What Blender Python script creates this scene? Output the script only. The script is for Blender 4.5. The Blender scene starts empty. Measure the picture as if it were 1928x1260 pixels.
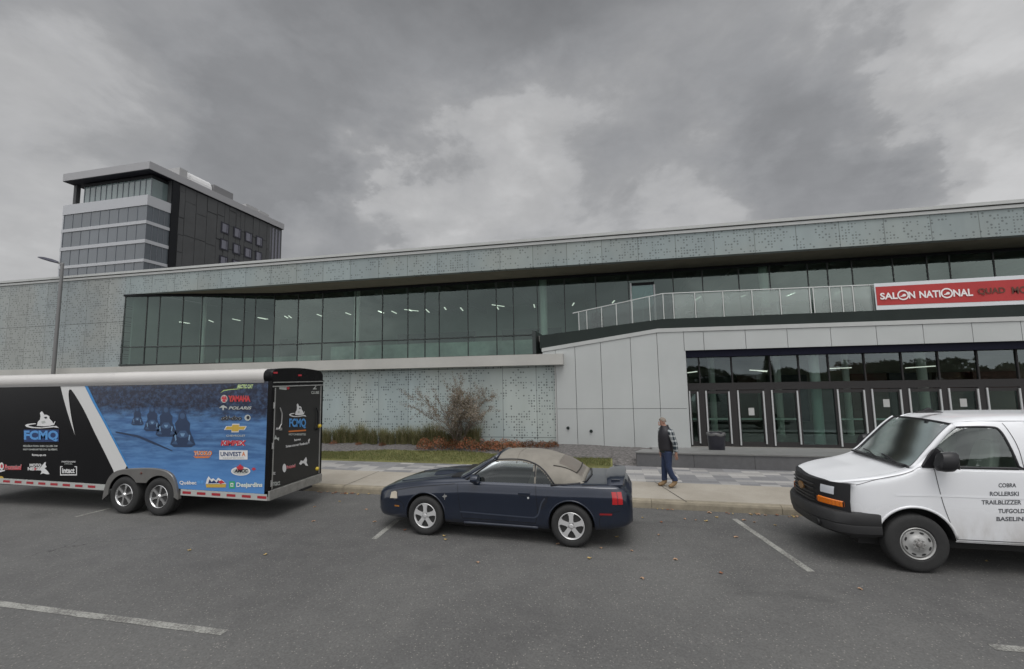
import bpy, bmesh, math, random
from math import sin, cos, pi, radians as R
from mathutils import Vector, Matrix
from mathutils.bvhtree import BVHTree
random.seed(7)
BACK_GAIN = 2.6; SUN_E = 1.1
S = bpy.context.scene
COL = S.collection
# ------------------------------------------------------------------ camera
FPX = 820.0; PITCH = 0.0983807; ROLL = -0.0185068; YAW = -0.2112486; CH = 2.72
cam_d = bpy.data.cameras.new('camera'); cam = bpy.data.objects.new('camera', cam_d); COL.objects.link(cam)
_f0 = Vector((sin(YAW), cos(YAW), 0)); _r0 = Vector((cos(YAW), -sin(YAW), 0)); _u0 = Vector((0, 0, 1))
FWD = _f0*cos(PITCH) + _u0*sin(PITCH); _u2 = _u0*cos(PITCH) - _f0*sin(PITCH)
RGT = _r0*cos(ROLL) + _u2*sin(ROLL); UPV = _u2*cos(ROLL) - _r0*sin(ROLL)
m = Matrix.Identity(4)
for i in range(3):
    m[i][0] = RGT[i]; m[i][1] = UPV[i]; m[i][2] = -FWD[i]
m[2][3] = CH
cam.matrix_world = m
cam_d.sensor_fit = 'HORIZONTAL'; cam_d.sensor_width = 36; cam_d.lens = 36*FPX/1928
cam_d.clip_start = .05; cam_d.clip_end = 3000
S.camera = cam
CP = Vector((0, 0, CH))
def ray(px, py):
    return RGT*((px-964)/FPX) + UPV*(-(py-630)/FPX) + FWD
def P(px, py, X=None, Y=None, Z=None):
    """surveying helper: where the sight line through a photograph point meets a plane of the place"""
    d = ray(px, py)
    if X is not None: t = X/d.x
    elif Y is not None: t = Y/d.y
    else: t = (Z-CH)/d.z
    return CP + d*t
# ------------------------------------------------------------------ render
S.view_settings.view_transform = 'Standard'; S.view_settings.look = 'None'
S.view_settings.exposure = 0.0; S.view_settings.gamma = 1
S.render.engine = 'CYCLES'
try:
    S.cycles.max_bounces = 8; S.cycles.transparent_max_bounces = 16
except Exception: pass
# ------------------------------------------------------------------ node helper
class NT:
    def __init__(s, tree): s.t = tree; s.n = tree.nodes; s.l = tree.links
    def new(s, ty, **k):
        n = s.n.new(ty)
        for a, b in k.items(): setattr(n, a, b)
        return n
    def put(s, sock, v):
        if isinstance(v, bpy.types.NodeSocket): s.l.new(v, sock)
        elif v is not None:
            if sock.type == 'RGBA' and not hasattr(v, '__len__'): v = (v, v, v, 1)
            elif sock.type == 'RGBA' and len(v) == 3: v = (*v, 1)
            elif sock.type == 'VECTOR' and not hasattr(v, '__len__'): v = (v, v, v)
            sock.default_value = v
    def math(s, op, a, b=None, c=None, clamp=False):
        n = s.new('ShaderNodeMath', operation=op, use_clamp=clamp)
        s.put(n.inputs[0], a); s.put(n.inputs[1], b)
        if c is not None: s.put(n.inputs[2], c)
        return n.outputs[0]
    def vmath(s, op, a, b=None):
        n = s.new('ShaderNodeVectorMath', operation=op)
        s.put(n.inputs[0], a)
        if b is not None: s.put(n.inputs[1], b)
        return n.outputs['Value'] if op in ('LENGTH', 'DOT_PRODUCT', 'DISTANCE') else n.outputs[0]
    def scale(s, a, f):
        n = s.new('ShaderNodeVectorMath', operation='SCALE'); s.put(n.inputs[0], a); s.put(n.inputs['Scale'], f); return n.outputs[0]
    def noise(s, vec, sc, det=3, rough=.55, dist=0, dim='3D'):
        n = s.new('ShaderNodeTexNoise'); n.noise_dimensions = dim
        if vec is not None: s.put(n.inputs['Vector'], vec)
        n.inputs['Scale'].default_value = sc; n.inputs['Detail'].default_value = det
        n.inputs['Roughness'].default_value = rough; n.inputs['Distortion'].default_value = dist
        return n.outputs['Fac']
    def white(s, vec):
        n = s.new('ShaderNodeTexWhiteNoise'); n.noise_dimensions = '3D'; s.put(n.inputs['Vector'], vec); return n.outputs['Value']
    def ramp(s, fac, a, b, lo=0., hi=1., smooth=True):
        n = s.new('ShaderNodeMapRange'); n.interpolation_type = 'SMOOTHSTEP' if smooth else 'LINEAR'
        s.put(n.inputs['Value'], fac)
        n.inputs['From Min'].default_value = a; n.inputs['From Max'].default_value = b
        n.inputs['To Min'].default_value = lo; n.inputs['To Max'].default_value = hi
        return n.outputs['Result']
    def mix(s, f, a, b, mode='MIX'):
        n = s.new('ShaderNodeMix', data_type='RGBA', blend_type=mode)
        s.put(n.inputs[0], f); s.put(n.inputs[6], a); s.put(n.inputs[7], b); return n.outputs[2]
    def obj(s): return s.new('ShaderNodeTexCoord').outputs['Object']
    def sep(s, v):
        n = s.new('ShaderNodeSeparateXYZ'); s.put(n.inputs[0], v); return n.outputs
    def comb(s, x, y, z):
        n = s.new('ShaderNodeCombineXYZ'); s.put(n.inputs[0], x); s.put(n.inputs[1], y); s.put(n.inputs[2], z); return n.outputs[0]
# ------------------------------------------------------------------ world: overcast sky
SUN_EL = R(62); SUN_AZ = R(160)      # azimuth measured clockwise from +Y
W = bpy.data.worlds.new('World'); S.world = W; W.use_nodes = True
nt = NT(W.node_tree); W.node_tree.nodes.clear()
sky = nt.new('ShaderNodeTexSky', sky_type='NISHITA'); sky.sun_disc = False
sky.sun_elevation = SUN_EL; sky.sun_rotation = SUN_AZ; sky.air_density = 1; sky.dust_density = 4
dirv = nt.vmath('NORMALIZE', nt.new('ShaderNodeTexCoord').outputs['Generated'])
sx, sy, sz = nt.sep(dirv)
flat = nt.vmath('MULTIPLY', dirv, (1., 1., 1.7))
wn = nt.new('ShaderNodeTexNoise'); nt.put(wn.inputs['Vector'], flat); wn.inputs['Scale'].default_value = 2.6; wn.inputs['Detail'].default_value = 7; wn.inputs['Roughness'].default_value = .58
warp = nt.scale(nt.vmath('SUBTRACT', wn.outputs['Color'], (.5, .5, .5)), .62)
dw = nt.vmath('ADD', dirv, warp)
n1 = nt.noise(flat, 4.2, 7, .56, .35)
n2 = nt.noise(flat, 11., 6, .58, .2)
# broad light and dark masses of the cloud deck, by compass direction
fld = None
for (px, py, sig, amp) in [(40, 120, .12, .45), (170, 190, .10, .5), (1060, 370, .14, .35), (660, 430, .08, .5), (1350, 420, .10, .5), (280, 240, .07, .6), (40, 480, .14, 1.2), (780, 370, .10, .8), (900, 270, .11, .8), (1010, 240, .10, .7), (1150, 220, .11, .6), (960, 400, .16, .6), (730, 420, .08, .6),
                           (1690, 90, .09, 1.), (1560, 60, .10, .5), (1850, 290, .13, 1.5), (1790, 240, .08, .7), (1910, 200, .12, .5), (1360, 300, .08, .5), (1250, 400, .12, .4), (1900, 370, .10, .8),
                           (440, 290, .14, -1.0), (540, 320, .12, -.7), (620, 220, .13, -.7), (860, 150, .13, -.6), (1060, 100, .13, -.8), (560, 140, .16, -.5), (200, 130, .10, -.3), (90, 260, .10, -.5), (130, 330, .08, -.4),
                           (1230, 340, .09, -.6), (1460, 220, .12, -.6), (1620, 330, .13, -.8), (1560, 280, .10, -.3), (1780, 150, .09, -.3), (960, -30, .5, -.5)]:
    d = ray(px, py).normalized()
    g = nt.ramp(nt.vmath('DISTANCE', dw, tuple(d)), 0., sig*2.0, amp, 0.)
    fld = g if fld is None else nt.math('ADD', fld, g)
# the deck behind the camera, mirrored by the glass
for (px, py, sig, amp) in [(1700, 500, .35, 1.4), (1150, 560, .22, -1.3), (880, 600, .18, -.8), (420, 600, .35, .5), (1400, 690, .2, -.6)]:
    d = ray(px, py).normalized(); d = Vector((d.x, -d.y, max(d.z, .08)))
    fld = nt.math('ADD', fld, nt.ramp(nt.vmath('DISTANCE', dw, tuple(d)), 0., sig*2.0, amp, 0.))
fld = nt.math('ADD', fld, nt.math('MULTIPLY', nt.math('SUBTRACT', n1, .5), nt.ramp(sy, .1, -.2, 2.7, 4.5)))
val = nt.math('ADD', nt.ramp(fld, -1.3, 1.5, .295, .475, False), nt.ramp(fld, -.05, .42, -.025, .045))
val = nt.math('ADD', val, nt.ramp(fld, .75, 1.35, 0., .05))
val = nt.math('MULTIPLY', val, nt.ramp(n2, .3, .7, .93, 1.07, False))
val = nt.math('MULTIPLY', val, nt.ramp(sz, .60, .70, 1., .72))
# the deck is thinner and brighter on the sun's side, behind the camera, as well as overhead
back = nt.ramp(sy, .35, -.7, 1., BACK_GAIN)
val = nt.math('MULTIPLY', val, back)
zen = nt.ramp(sz, .72, .97, 1., 4.9)
val = nt.math('MULTIPLY', val, zen)
hue = nt.mix(nt.ramp(fld, -1., 1.), (.97, .985, 1.02), (.995, .995, 1.0))
cl = nt.mix(1., nt.comb(val, val, val), hue, 'MULTIPLY')
cl10 = nt.scale(cl, 10.)
colr = nt.mix(.96, sky.outputs[0], cl10)
bg = nt.new('ShaderNodeBackground'); nt.put(bg.inputs[0], colr); bg.inputs[1].default_value = .1
nt.l.new(bg.outputs[0], nt.new('ShaderNodeOutputWorld').inputs[0])
sun_d = bpy.data.lights.new('sun', 'SUN'); sun_d.energy = SUN_E; sun_d.angle = R(35); sun_d.color = (1, .97, .93)
sun = bpy.data.objects.new('sun', sun_d); COL.objects.link(sun)
sd = Vector((sin(SUN_AZ)*cos(SUN_EL), cos(SUN_AZ)*cos(SUN_EL), sin(SUN_EL)))
sun.rotation_euler = sd.to_track_quat('Z', 'Y').to_euler()
# ------------------------------------------------------------------ materials
MATS = {}
def mat(name, col, rough=.6, metal=0., var=0., vs=3., bump=0., bs=40., spec=.5, coat=0., emit=None, es=1., var2=0., vs2=.4, dirt=None, flakes=0):
    if name in MATS: return MATS[name]
    mt = bpy.data.materials.new(name); mt.use_nodes = True; n = NT(mt.node_tree); b = mt.node_tree.nodes['Principled BSDF']
    c = (*col, 1)
    out = None
    if var or var2:
        o = n.obj(); out = c
        if var:
            f = n.noise(o, vs, 5, .6); out = n.mix(1., out, n.comb(*[n.ramp(f, .25, .75, 1-var, 1+var, False)]*3), 'MULTIPLY')
        if var2:
            f = n.noise(o, vs2, 3, .5); out = n.mix(1., out, n.comb(*[n.ramp(f, .3, .7, 1-var2, 1+var2, False)]*3), 'MULTIPLY')
        n.put(b.inputs['Base Color'], out)
    else: b.inputs['Base Color'].default_value = c
    b.inputs['Roughness'].default_value = rough; b.inputs['Metallic'].default_value = metal
    b.inputs['Specular IOR Level'].default_value = spec; b.inputs['Coat Weight'].default_value = coat
    b.inputs['Coat Roughness'].default_value = .06
    if emit:
        b.inputs['Emission Color'].default_value = (*emit, 1); b.inputs['Emission Strength'].default_value = es
    if bump:
        bn = n.new('ShaderNodeBump'); bn.inputs['Strength'].default_value = bump; bn.inputs['Distance'].default_value = .01
        n.put(bn.inputs['Height'], n.noise(n.obj(), bs, 4)); n.l.new(bn.outputs[0], b.inputs['Normal'])
    MATS[name] = mt; return mt
def glassmat(name, tint=(.5, .56, .53), refl=1., rcol=(.9, .95, .93), rough=.015, f0=None, wav=0.):
    if name in MATS: return MATS[name]
    mt = bpy.data.materials.new(name); mt.use_nodes = True; n = NT(mt.node_tree); mt.node_tree.nodes.clear()
    tr = n.new('ShaderNodeBsdfTransparent'); tr.inputs[0].default_value = (*tint, 1)
    gl = n.new('ShaderNodeBsdfGlossy'); gl.inputs['Color'].default_value = (*rcol, 1); gl.inputs['Roughness'].default_value = rough
    fr = n.new('ShaderNodeFresnel'); fr.inputs[0].default_value = 1.5
    if wav:
        bn = n.new('ShaderNodeBump'); bn.inputs['Strength'].default_value = wav; bn.inputs['Distance'].default_value = .02
        n.put(bn.inputs['Height'], n.noise(n.obj(), .7, 2)); n.l.new(bn.outputs[0], gl.inputs['Normal'])
    f = n.math('MULTIPLY', fr.outputs[0], refl, clamp=True)
    if f0: f = n.math('ADD', f, f0, clamp=True)
    mx = n.new('ShaderNodeMixShader'); n.put(mx.inputs[0], f); n.l.new(tr.outputs[0], mx.inputs[1]); n.l.new(gl.outputs[0], mx.inputs[2])
    n.l.new(mx.outputs[0], n.new('ShaderNodeOutputMaterial').inputs[0])
    MATS[name] = mt; return mt
def perfmat(name, col, cell=.1, thr=(.35, .7), dens=.75, joint=1.22, rad=.34, dark=.35, off=0.):
    mt = bpy.data.materials.new(name); mt.use_nodes = True; n = NT(mt.node_tree); b = mt.node_tree.nodes['Principled BSDF']
    o = n.obj(); x, y, z = n.sep(o)
    u = n.math('DIVIDE', x, cell); v = n.math('DIVIDE', z, cell)
    fu = n.math('FLOOR', u); fv = n.math('FLOOR', v)
    w = n.white(n.comb(fu, fv, off)); w2 = n.white(n.comb(fu, fv, off+5.))
    pt = n.noise(n.comb(n.math('MULTIPLY', fu, cell), off, n.math('MULTIPLY', fv, cell)), 1.6, 4, .65)
    prob = n.ramp(pt, thr[0], thr[1], 0., dens)
    on = n.math('LESS_THAN', w, prob)
    cx = n.math('SUBTRACT', n.math('SUBTRACT', u, fu), .5); cy = n.math('SUBTRACT', n.math('SUBTRACT', v, fv), .5)
    r = n.math('SQRT', n.math('ADD', n.math('MULTIPLY', cx, cx), n.math('MULTIPLY', cy, cy)))
    rr = n.math('MULTIPLY', n.math('ADD', n.math('MULTIPLY', w2, .45), .6), rad)
    hole = n.math('MULTIPLY', on, n.math('LESS_THAN', r, rr))
    pj = n.math('DIVIDE', x, joint); fj = n.math('FLOOR', pj); jx = n.math('ABSOLUTE', n.math('SUBTRACT', n.math('SUBTRACT', pj, fj), .5))
    jm = n.math('GREATER_THAN', jx, .5-.011/joint)
    pz = n.math('DIVIDE', n.math('SUBTRACT', z, .62), 2.45); fz = n.math('FLOOR', pz); jz = n.math('ABSOLUTE', n.math('SUBTRACT', n.math('SUBTRACT', pz, fz), .5))
    jm = n.math('MAXIMUM', jm, n.math('GREATER_THAN', jz, .5-.006))
    tone = n.ramp(n.white(n.comb(fj, fz, 3.)), 0., 1., .93, 1.07, False)
    st = n.ramp(n.noise(n.comb(x, y, n.math('MULTIPLY', z, .25)), 2.2, 4), .3, .7, .93, 1.06, False)
    hz = n.ramp(n.noise(o, .35, 2), .35, .65)
    c = n.mix(hz, col, (col[0]*.93, col[1]*.99, col[2]*1.05))
    tt = n.math('MULTIPLY', tone, st); c = n.mix(1., c, n.comb(tt, tt, tt), 'MULTIPLY')
    c = n.mix(n.math('MULTIPLY', jm, .55), c, (.03, .035, .035))
    c = n.mix(n.math('MULTIPLY', hole, 1-dark), c, (.012, .016, .02))
    n.put(b.inputs['Base Color'], c); b.inputs['Roughness'].default_value = .5; b.inputs['Metallic'].default_value = .15
    return mt
# ------------------------------------------------------------------ mesh builder
class MB:
    def __init__(s): s.v = []; s.f = []; s.mi = []
    def add(s, vs, fs, mi=0):
        o = len(s.v); s.v += [tuple(v) for v in vs]; s.f += [[i+o for i in f] for f in fs]; s.mi += [mi]*len(fs)
    def box(s, x0, x1, y0, y1, z0, z1, mi=0):
        s.add([(x0, y0, z0), (x1, y0, z0), (x1, y1, z0), (x0, y1, z0), (x0, y0, z1), (x1, y0, z1), (x1, y1, z1), (x0, y1, z1)],
              [(0, 3, 2, 1), (4, 5, 6, 7), (0, 1, 5, 4), (1, 2, 6, 5), (2, 3, 7, 6), (3, 0, 4, 7)], mi); return s
    def prism(s, pts, d, mi=0, axis='y'):
        """pts: outline in the plane normal to axis (x,z | y,z | x,y), d=(d0,d1) along the axis"""
        n = len(pts); a = []
        for dd in d:
            for p in pts:
                a.append((p[0], dd, p[1]) if axis == 'y' else ((dd, p[0], p[1]) if axis == 'x' else (p[0], p[1], dd)))
        s.add(a, [list(range(n)), list(range(2*n-1, n-1, -1))] + [(i, i+n, (i+1) % n+n, (i+1) % n) for i in range(n)], mi); return s
    def bar(s, a, b, w, h=None, mi=0, up=(0, 0, 1)):
        a = Vector(a); b = Vector(b); h = h or w; t = (b-a).normalized(); u = Vector(up)
        if abs(t.dot(u)) > .95: u = Vector((0, 1, 0))
        sd_ = t.cross(u).normalized(); u = sd_.cross(t)
        q = [sd_*(w/2)*i + u*(h/2)*j for i, j in ((-1, -1), (1, -1), (1, 1), (-1, 1))]
        s.add([a+k for k in q]+[b+k for k in q], [(3, 2, 1, 0), (4, 5, 6, 7)]+[(i, (i+1) % 4, (i+1) % 4+4, i+4) for i in range(4)], mi); return s
    def tube(s, pts, r, n=8, mi=0, cap=True):
        pts = [Vector(p) for p in pts]; rr = r if hasattr(r, '__len__') else [r]*len(pts)
        vs = []; prev = None
        for i, p in enumerate(pts):
            t = (pts[min(i+1, len(pts)-1)]-pts[max(i-1, 0)]).normalized()
            if prev is None:
                a = Vector((0, 0, 1)) if abs(t.z) < .9 else Vector((1, 0, 0)); u = t.cross(a).normalized()
            else: u = (prev - t*prev.dot(t)).normalized()
            prev = u; w = t.cross(u)
            for k in range(n): vs.append(p+(u*cos(2*pi*k/n)+w*sin(2*pi*k/n))*rr[i])
        fs = []
        for i in range(len(pts)-1):
            for k in range(n): fs.append((i*n+k, i*n+(k+1) % n, (i+1)*n+(k+1) % n, (i+1)*n+k))
        if cap: fs += [list(range(n-1, -1, -1)), [(len(pts)-1)*n+k for k in range(n)]]
        s.add(vs, fs, mi); return s
    def lathe(s, prof, n=32, mi=0, axis='y', c=(0, 0, 0), close=False):
        """prof: (radius, along) pairs"""
        vs = []; fs = []
        for (r, a) in prof:
            for k in range(n):
                t = 2*pi*k/n
                p = (r*cos(t), a, r*sin(t)) if axis == 'y' else ((r*cos(t), r*sin(t), a) if axis == 'z' else (a, r*cos(t), r*sin(t)))
                vs.append((p[0]+c[0], p[1]+c[1], p[2]+c[2]))
        m_ = len(prof)
        for i in range(m_-1+(1 if close else 0)):
            for k in range(n): fs.append((i*n+k, i*n+(k+1) % n, ((i+1) % m_)*n+(k+1) % n, ((i+1) % m_)*n+k))
        s.add(vs, fs, mi); return s
    def grid(s, rows, mi=0, closed=False):
        n = len(rows[0]); vs = [p for r in rows for p in r]; fs = []
        for i in range(len(rows)-1):
            for k in range(n if closed else n-1): fs.append((i*n+k, i*n+(k+1) % n, (i+1)*n+(k+1) % n, (i+1)*n+k))
        s.add(vs, fs, mi); return s
    def mesh(s, name, mats, smooth=False, fix=True):
        me = bpy.data.meshes.new(name); me.from_pydata(s.v, [], s.f)
        for m_ in (mats if isinstance(mats, (list, tuple)) else [mats]): me.materials.append(m_)
        me.polygons.foreach_set('material_index', s.mi)
        if fix:
            bm = bmesh.new(); bm.from_mesh(me); bmesh.ops.recalc_face_normals(bm, faces=bm.faces); bm.to_mesh(me); bm.free()
        if smooth is True:
            for p in me.polygons: p.use_smooth = True
        elif smooth:
            for p in me.polygons: p.use_smooth = True
            try: me.set_sharp_from_angle(angle=R(smooth))
            except Exception: pass
        me.update(); return me
    def build(s, name, mats, parent=None, smooth=False, bevel=0, fix=True, **k):
        me = s.mesh(name, mats, smooth, fix)
        o = bpy.data.objects.new(name, me); COL.objects.link(o)
        if parent: o.parent = parent
        if bevel:
            b = o.modifiers.new('bevel', 'BEVEL'); b.width = bevel; b.segments = 2; b.limit_method = 'ANGLE'; b.angle_limit = R(40)
        for a, v in k.items(): o[a] = v
        return o
def thing(name, label, cat, loc=(0, 0, 0), rz=0, group=None):
    o = bpy.data.objects.new(name, None); COL.objects.link(o); o.location = loc; o.rotation_euler = (0, 0, rz)
    o['label'] = label; o['category'] = cat
    if group: o['group'] = group
    return o
def tag(o, label, cat, group=None):
    o['label'] = label; o['category'] = cat
    if group: o['group'] = group
    return o
def kids(o): return [c for c in bpy.data.objects if c.parent == o]
def dup(o, parent=None):
    c = o.copy(); COL.objects.link(c); c.parent = parent
    for ch in kids(o): dup(ch, c)
    return c
def split(o):
    """each loose piece of a mesh becomes an object of its own"""
    me = o.data; n = len(me.vertices); par = list(range(n))
    def fnd(a):
        while par[a] != a: par[a] = par[par[a]]; a = par[a]
        return a
    for e in me.edges:
        a, b_ = fnd(e.vertices[0]), fnd(e.vertices[1])
        if a != b_: par[a] = b_
    groups = {}
    for p in me.polygons: groups.setdefault(fnd(p.vertices[0]), []).append(p)
    if len(groups) < 2: return [o]
    out = []
    for k, (r_, ps) in enumerate(groups.items()):
        used = sorted({v for p in ps for v in p.vertices}); mp = {v: i for i, v in enumerate(used)}
        m2 = bpy.data.meshes.new(me.name); m2.from_pydata([me.vertices[v].co[:] for v in used], [], [[mp[v] for v in p.vertices] for p in ps])
        for mm in me.materials: m2.materials.append(mm)
        for p, q in zip(m2.polygons, ps): p.material_index = q.material_index; p.use_smooth = q.use_smooth
        if k == 0: tgt = o; o.data = m2
        else: tgt = o.copy(); tgt.data = m2; COL.objects.link(tgt)
        out.append(tgt)
    return out
_font_cache = {}
def text_mesh(s, w=None, h=1., bold=0., shear=0.):
    """flat outlines of a word as triangles, box-fitted to w x h, origin bottom left, in (x,z)"""
    key = (s, bold, shear)
    if key not in _font_cache:
        cu = bpy.data.curves.new('t', 'FONT'); cu.body = s; cu.size = 1; cu.offset = bold; cu.shear = shear; cu.resolution_u = 3
        o = bpy.data.objects.new('t', cu); COL.objects.link(o)
        dg = bpy.context.evaluated_depsgraph_get(); dg.update()
        me = bpy.data.meshes.new_from_object(o.evaluated_get(dg))
        vs = [(v.co.x, v.co.y) for v in me.vertices]; fs = [list(p.vertices) for p in me.polygons]
        bpy.data.objects.remove(o); bpy.data.curves.remove(cu); bpy.data.meshes.remove(me)
        _font_cache[key] = (vs, fs)
    vs, fs = _font_cache[key]
    x0 = min(v[0] for v in vs); x1 = max(v[0] for v in vs); z0 = min(v[1] for v in vs); z1 = max(v[1] for v in vs)
    sz_ = h/(z1-z0); sx_ = (w/(x1-x0)) if w else sz_
    return [((v[0]-x0)*sx_, (v[1]-z0)*sz_) for v in vs], fs
def text_on(mb, s, fn, x, z, w, h, mi=0, bold=.015, shear=0.):
    vs, fs = text_mesh(s, w, h, bold, shear)
    mb.add([fn(x+a, z+b) for a, b in vs], fs, mi)
def poly_on(mb, pts, fn, mi=0):
    """any simple outline, triangulated, put on a surface through fn(x,z)"""
    from mathutils.geometry import tessellate_polygon
    vs = [Vector((p[0], p[1], 0)) for p in pts]
    tris = tessellate_polygon([vs])
    mb.add([fn(p[0], p[1]) for p in pts], [list(t) for t in tris], mi)
def circ(cx, cz, rx, rz=None, n=20): return [(cx+rx*cos(2*pi*i/n), cz+(rz or rx)*sin(2*pi*i/n)) for i in range(n)]
def cr(pts, sub=4):
    """Catmull-Rom through points"""
    out = []
    for i in range(len(pts)-1):
        p0 = pts[max(i-1, 0)]; p1 = pts[i]; p2 = pts[i+1]; p3 = pts[min(i+2, len(pts)-1)]
        for k in range(sub):
            t = k/sub
            out.append(tuple(.5*((2*b)+(-a+c)*t+(2*a-5*b+4*c-d)*t*t+(-a+3*b-3*c+d)*t**3) for a, b, c, d in zip(p0, p1, p2, p3)))
    out.append(tuple(pts[-1])); return out
def interp(tab, x):
    """monotone-ish cubic through (x, value) pairs"""
    if x <= tab[0][0]: return tab[0][1]
    if x >= tab[-1][0]: return tab[-1][1]
    for i in range(len(tab)-1):
        if x <= tab[i+1][0]:
            x0, y0 = tab[i]; x1, y1 = tab[i+1]; h_ = x1-x0; d = (y1-y0)/h_
            dl = (y0-tab[i-1][1])/(x0-tab[i-1][0]) if i > 0 else d
            dr = (tab[i+2][1]-y1)/(tab[i+2][0]-x1) if i+2 < len(tab) else d
            m0 = 0 if dl*d <= 0 else 2*dl*d/(dl+d); m1 = 0 if dr*d <= 0 else 2*dr*d/(dr+d)
            t = (x-x0)/h_
            return y0*(2*t**3-3*t*t+1)+m0*h_*(t**3-2*t*t+t)+y1*(-2*t**3+3*t*t)+m1*h_*(t**3-t*t)
def inpoly(x, z, poly):
    c = False; n = len(poly)
    for i in range(n):
        x0, z0 = poly[i]; x1, z1 = poly[(i+1) % n]
        if (z0 > z) != (z1 > z) and x < (x1-x0)*(z-z0)/(z1-z0)+x0: c = not c
    return c
# ================================================================== materials of the setting
def asphalt():
    mt = bpy.data.materials.new('asphalt'); mt.use_nodes = True; n = NT(mt.node_tree); b = mt.node_tree.nodes['Principled BSDF']
    o = n.obj(); x, y, z = n.sep(o)
    big = n.noise(o, .22, 4, .55); mid = n.noise(o, 2.2, 5, .6)
    c = n.mix(n.ramp(big, .32, .68), ASPH_A, ASPH_B)
    c = n.mix(n.ramp(mid, .35, .75, 0., .35), c, ASPH_C)
    # aggregate: a mosaic of small stones, most of them dark, a few pale ones
    vo = n.new('ShaderNodeTexVoronoi'); n.put(vo.inputs['Vector'], o); vo.inputs['Scale'].default_value = 62
    st = n.white(vo.outputs['Position'])
    c = n.mix(1., c, n.comb(*[n.ramp(st, 0., 1., .86, 1.14, False)]*3), 'MULTIPLY')
    pale = n.math('MULTIPLY', n.math('GREATER_THAN', st, .952), n.math('LESS_THAN', vo.outputs['Distance'], .42))
    c = n.mix(n.math('MULTIPLY', pale, .42), c, (.36, .34, .30))
    # oil-darkened middles of the parking bays and worn wheel tracks, hairline cracks
    oil = n.math('MULTIPLY', n.ramp(n.noise(n.comb(n.math('MULTIPLY', x, .5), y, z), .9, 4, .6), .56, .75), n.math('MULTIPLY', n.ramp(y, 4.6, 6., 0., 1.), n.ramp(y, 8.8, 9.6, 1., .2)))
    c = n.mix(n.math('MULTIPLY', oil, .35), c, (.025, .025, .026))
    vc = n.new('ShaderNodeTexVoronoi', feature='DISTANCE_TO_EDGE'); vc.inputs['Scale'].default_value = .23
    cn = n.new('ShaderNodeTexNoise'); n.put(cn.inputs['Vector'], o); cn.inputs['Scale'].default_value = 1.6; cn.inputs['Detail'].default_value = 5
    n.put(vc.inputs['Vector'], n.vmath('ADD', o, n.scale(cn.outputs['Color'], .9)))
    ck = n.math('LESS_THAN', n.math('ADD', vc.outputs['Distance'], n.math('MULTIPLY', n.math('SUBTRACT', n.noise(o, 3., 5, .7), .5), .0)), .0016)
    c = n.mix(n.math('MULTIPLY', ck, n.ramp(n.noise(o, .3, 3), .5, .6, 0., .55)), c, (.02, .02, .02))
    n.put(b.inputs['Base Color'], c); b.inputs['Roughness'].default_value = .88; b.inputs['Specular IOR Level'].default_value = .3
    bn = n.new('ShaderNodeBump'); bn.inputs['Strength'].default_value = .5; bn.inputs['Distance'].default_value = .006
    n.put(bn.inputs['Height'], st); n.l.new(bn.outputs[0], b.inputs['Normal'])
    return mt
ASPH_A = (.083, .082, .081); ASPH_B = (.122, .121, .117); ASPH_C = (.140, .138, .132)
M_asph = asphalt()
def paintmat():
    mt = bpy.data.materials.new('worn_road_paint'); mt.use_nodes = True; n = NT(mt.node_tree); b = mt.node_tree.nodes['Principled BSDF']
    o = n.obj()
    w = n.ramp(n.math('ADD', n.math('MULTIPLY', n.noise(o, 38, 3, .7), .7), n.math('MULTIPLY', n.noise(o, 2.5, 3, .6), .5)), .48, .74)
    c = n.mix(w, (.30, .30, .275), (.11, .107, .10))
    n.put(b.inputs['Base Color'], c); b.inputs['Roughness'].default_value = .8
    return mt
M_paint = paintmat()
def concrete():
    mt = bpy.data.materials.new('pavement_concrete'); mt.use_nodes = True; n = NT(mt.node_tree); b = mt.node_tree.nodes['Principled BSDF']
    o = n.obj(); x, y, z = n.sep(o)
    c = n.mix(n.ramp(n.noise(o, .8, 5, .65), .3, .7), (.285, .258, .215), (.350, .322, .275))
    c = n.mix(n.ramp(n.noise(o, 9, 5, .7), .5, .8, 0., .35), c, (.24, .215, .175))
    c = n.mix(1., c, n.comb(*[n.ramp(n.noise(o, 90, 2), .3, .7, .92, 1.08, False)]*3), 'MULTIPLY')
    n.put(b.inputs['Base Color'], c); b.inputs['Roughness'].default_value = .85
    return mt
M_conc = concrete()
def pavers():
    mt = bpy.data.materials.new('mixed_pavers'); mt.use_nodes = True; n = NT(mt.node_tree); b = mt.node_tree.nodes['Principled BSDF']
    o = n.obj(); x, y, z = n.sep(o)
    br = n.new('ShaderNodeTexBrick'); n.put(br.inputs['Vector'], o); br.inputs['Scale'].default_value = 1.
    br.inputs['Brick Width'].default_value = .42; br.inputs['Row Height'].default_value = .21; br.inputs['Mortar Size'].default_value = .004
    cu = n.math('FLOOR', n.math('DIVIDE', x, .42)); cv = n.math('FLOOR', n.math('DIVIDE', y, .21))
    run = n.noise(n.comb(n.math('ADD', n.math('MULTIPLY', cu, .32), n.math('MULTIPLY', cv, .42)), n.math('MULTIPLY', cv, 1.3), 0.), 1.2, 2, .6)
    w = n.white(n.comb(cu, cv, 0.))
    f = n.ramp(n.math('ADD', n.math('MULTIPLY', run, .85), n.math('MULTIPLY', w, .16)), .46, .56)
    c = n.mix(f, (.185, .185, .19), (.32, .312, .30))
    c = n.mix(1., c, n.comb(*[n.ramp(n.white(n.comb(cu, cv, 7.)), 0., 1., .86, 1.14, False)]*3), 'MULTIPLY')
    c = n.mix(n.math('MULTIPLY', br.outputs['Fac'], .5), c, (.07, .07, .065))
    n.put(b.inputs['Base Color'], c); b.inputs['Roughness'].default_value = .8
    return mt
M_pav = pavers()
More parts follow.
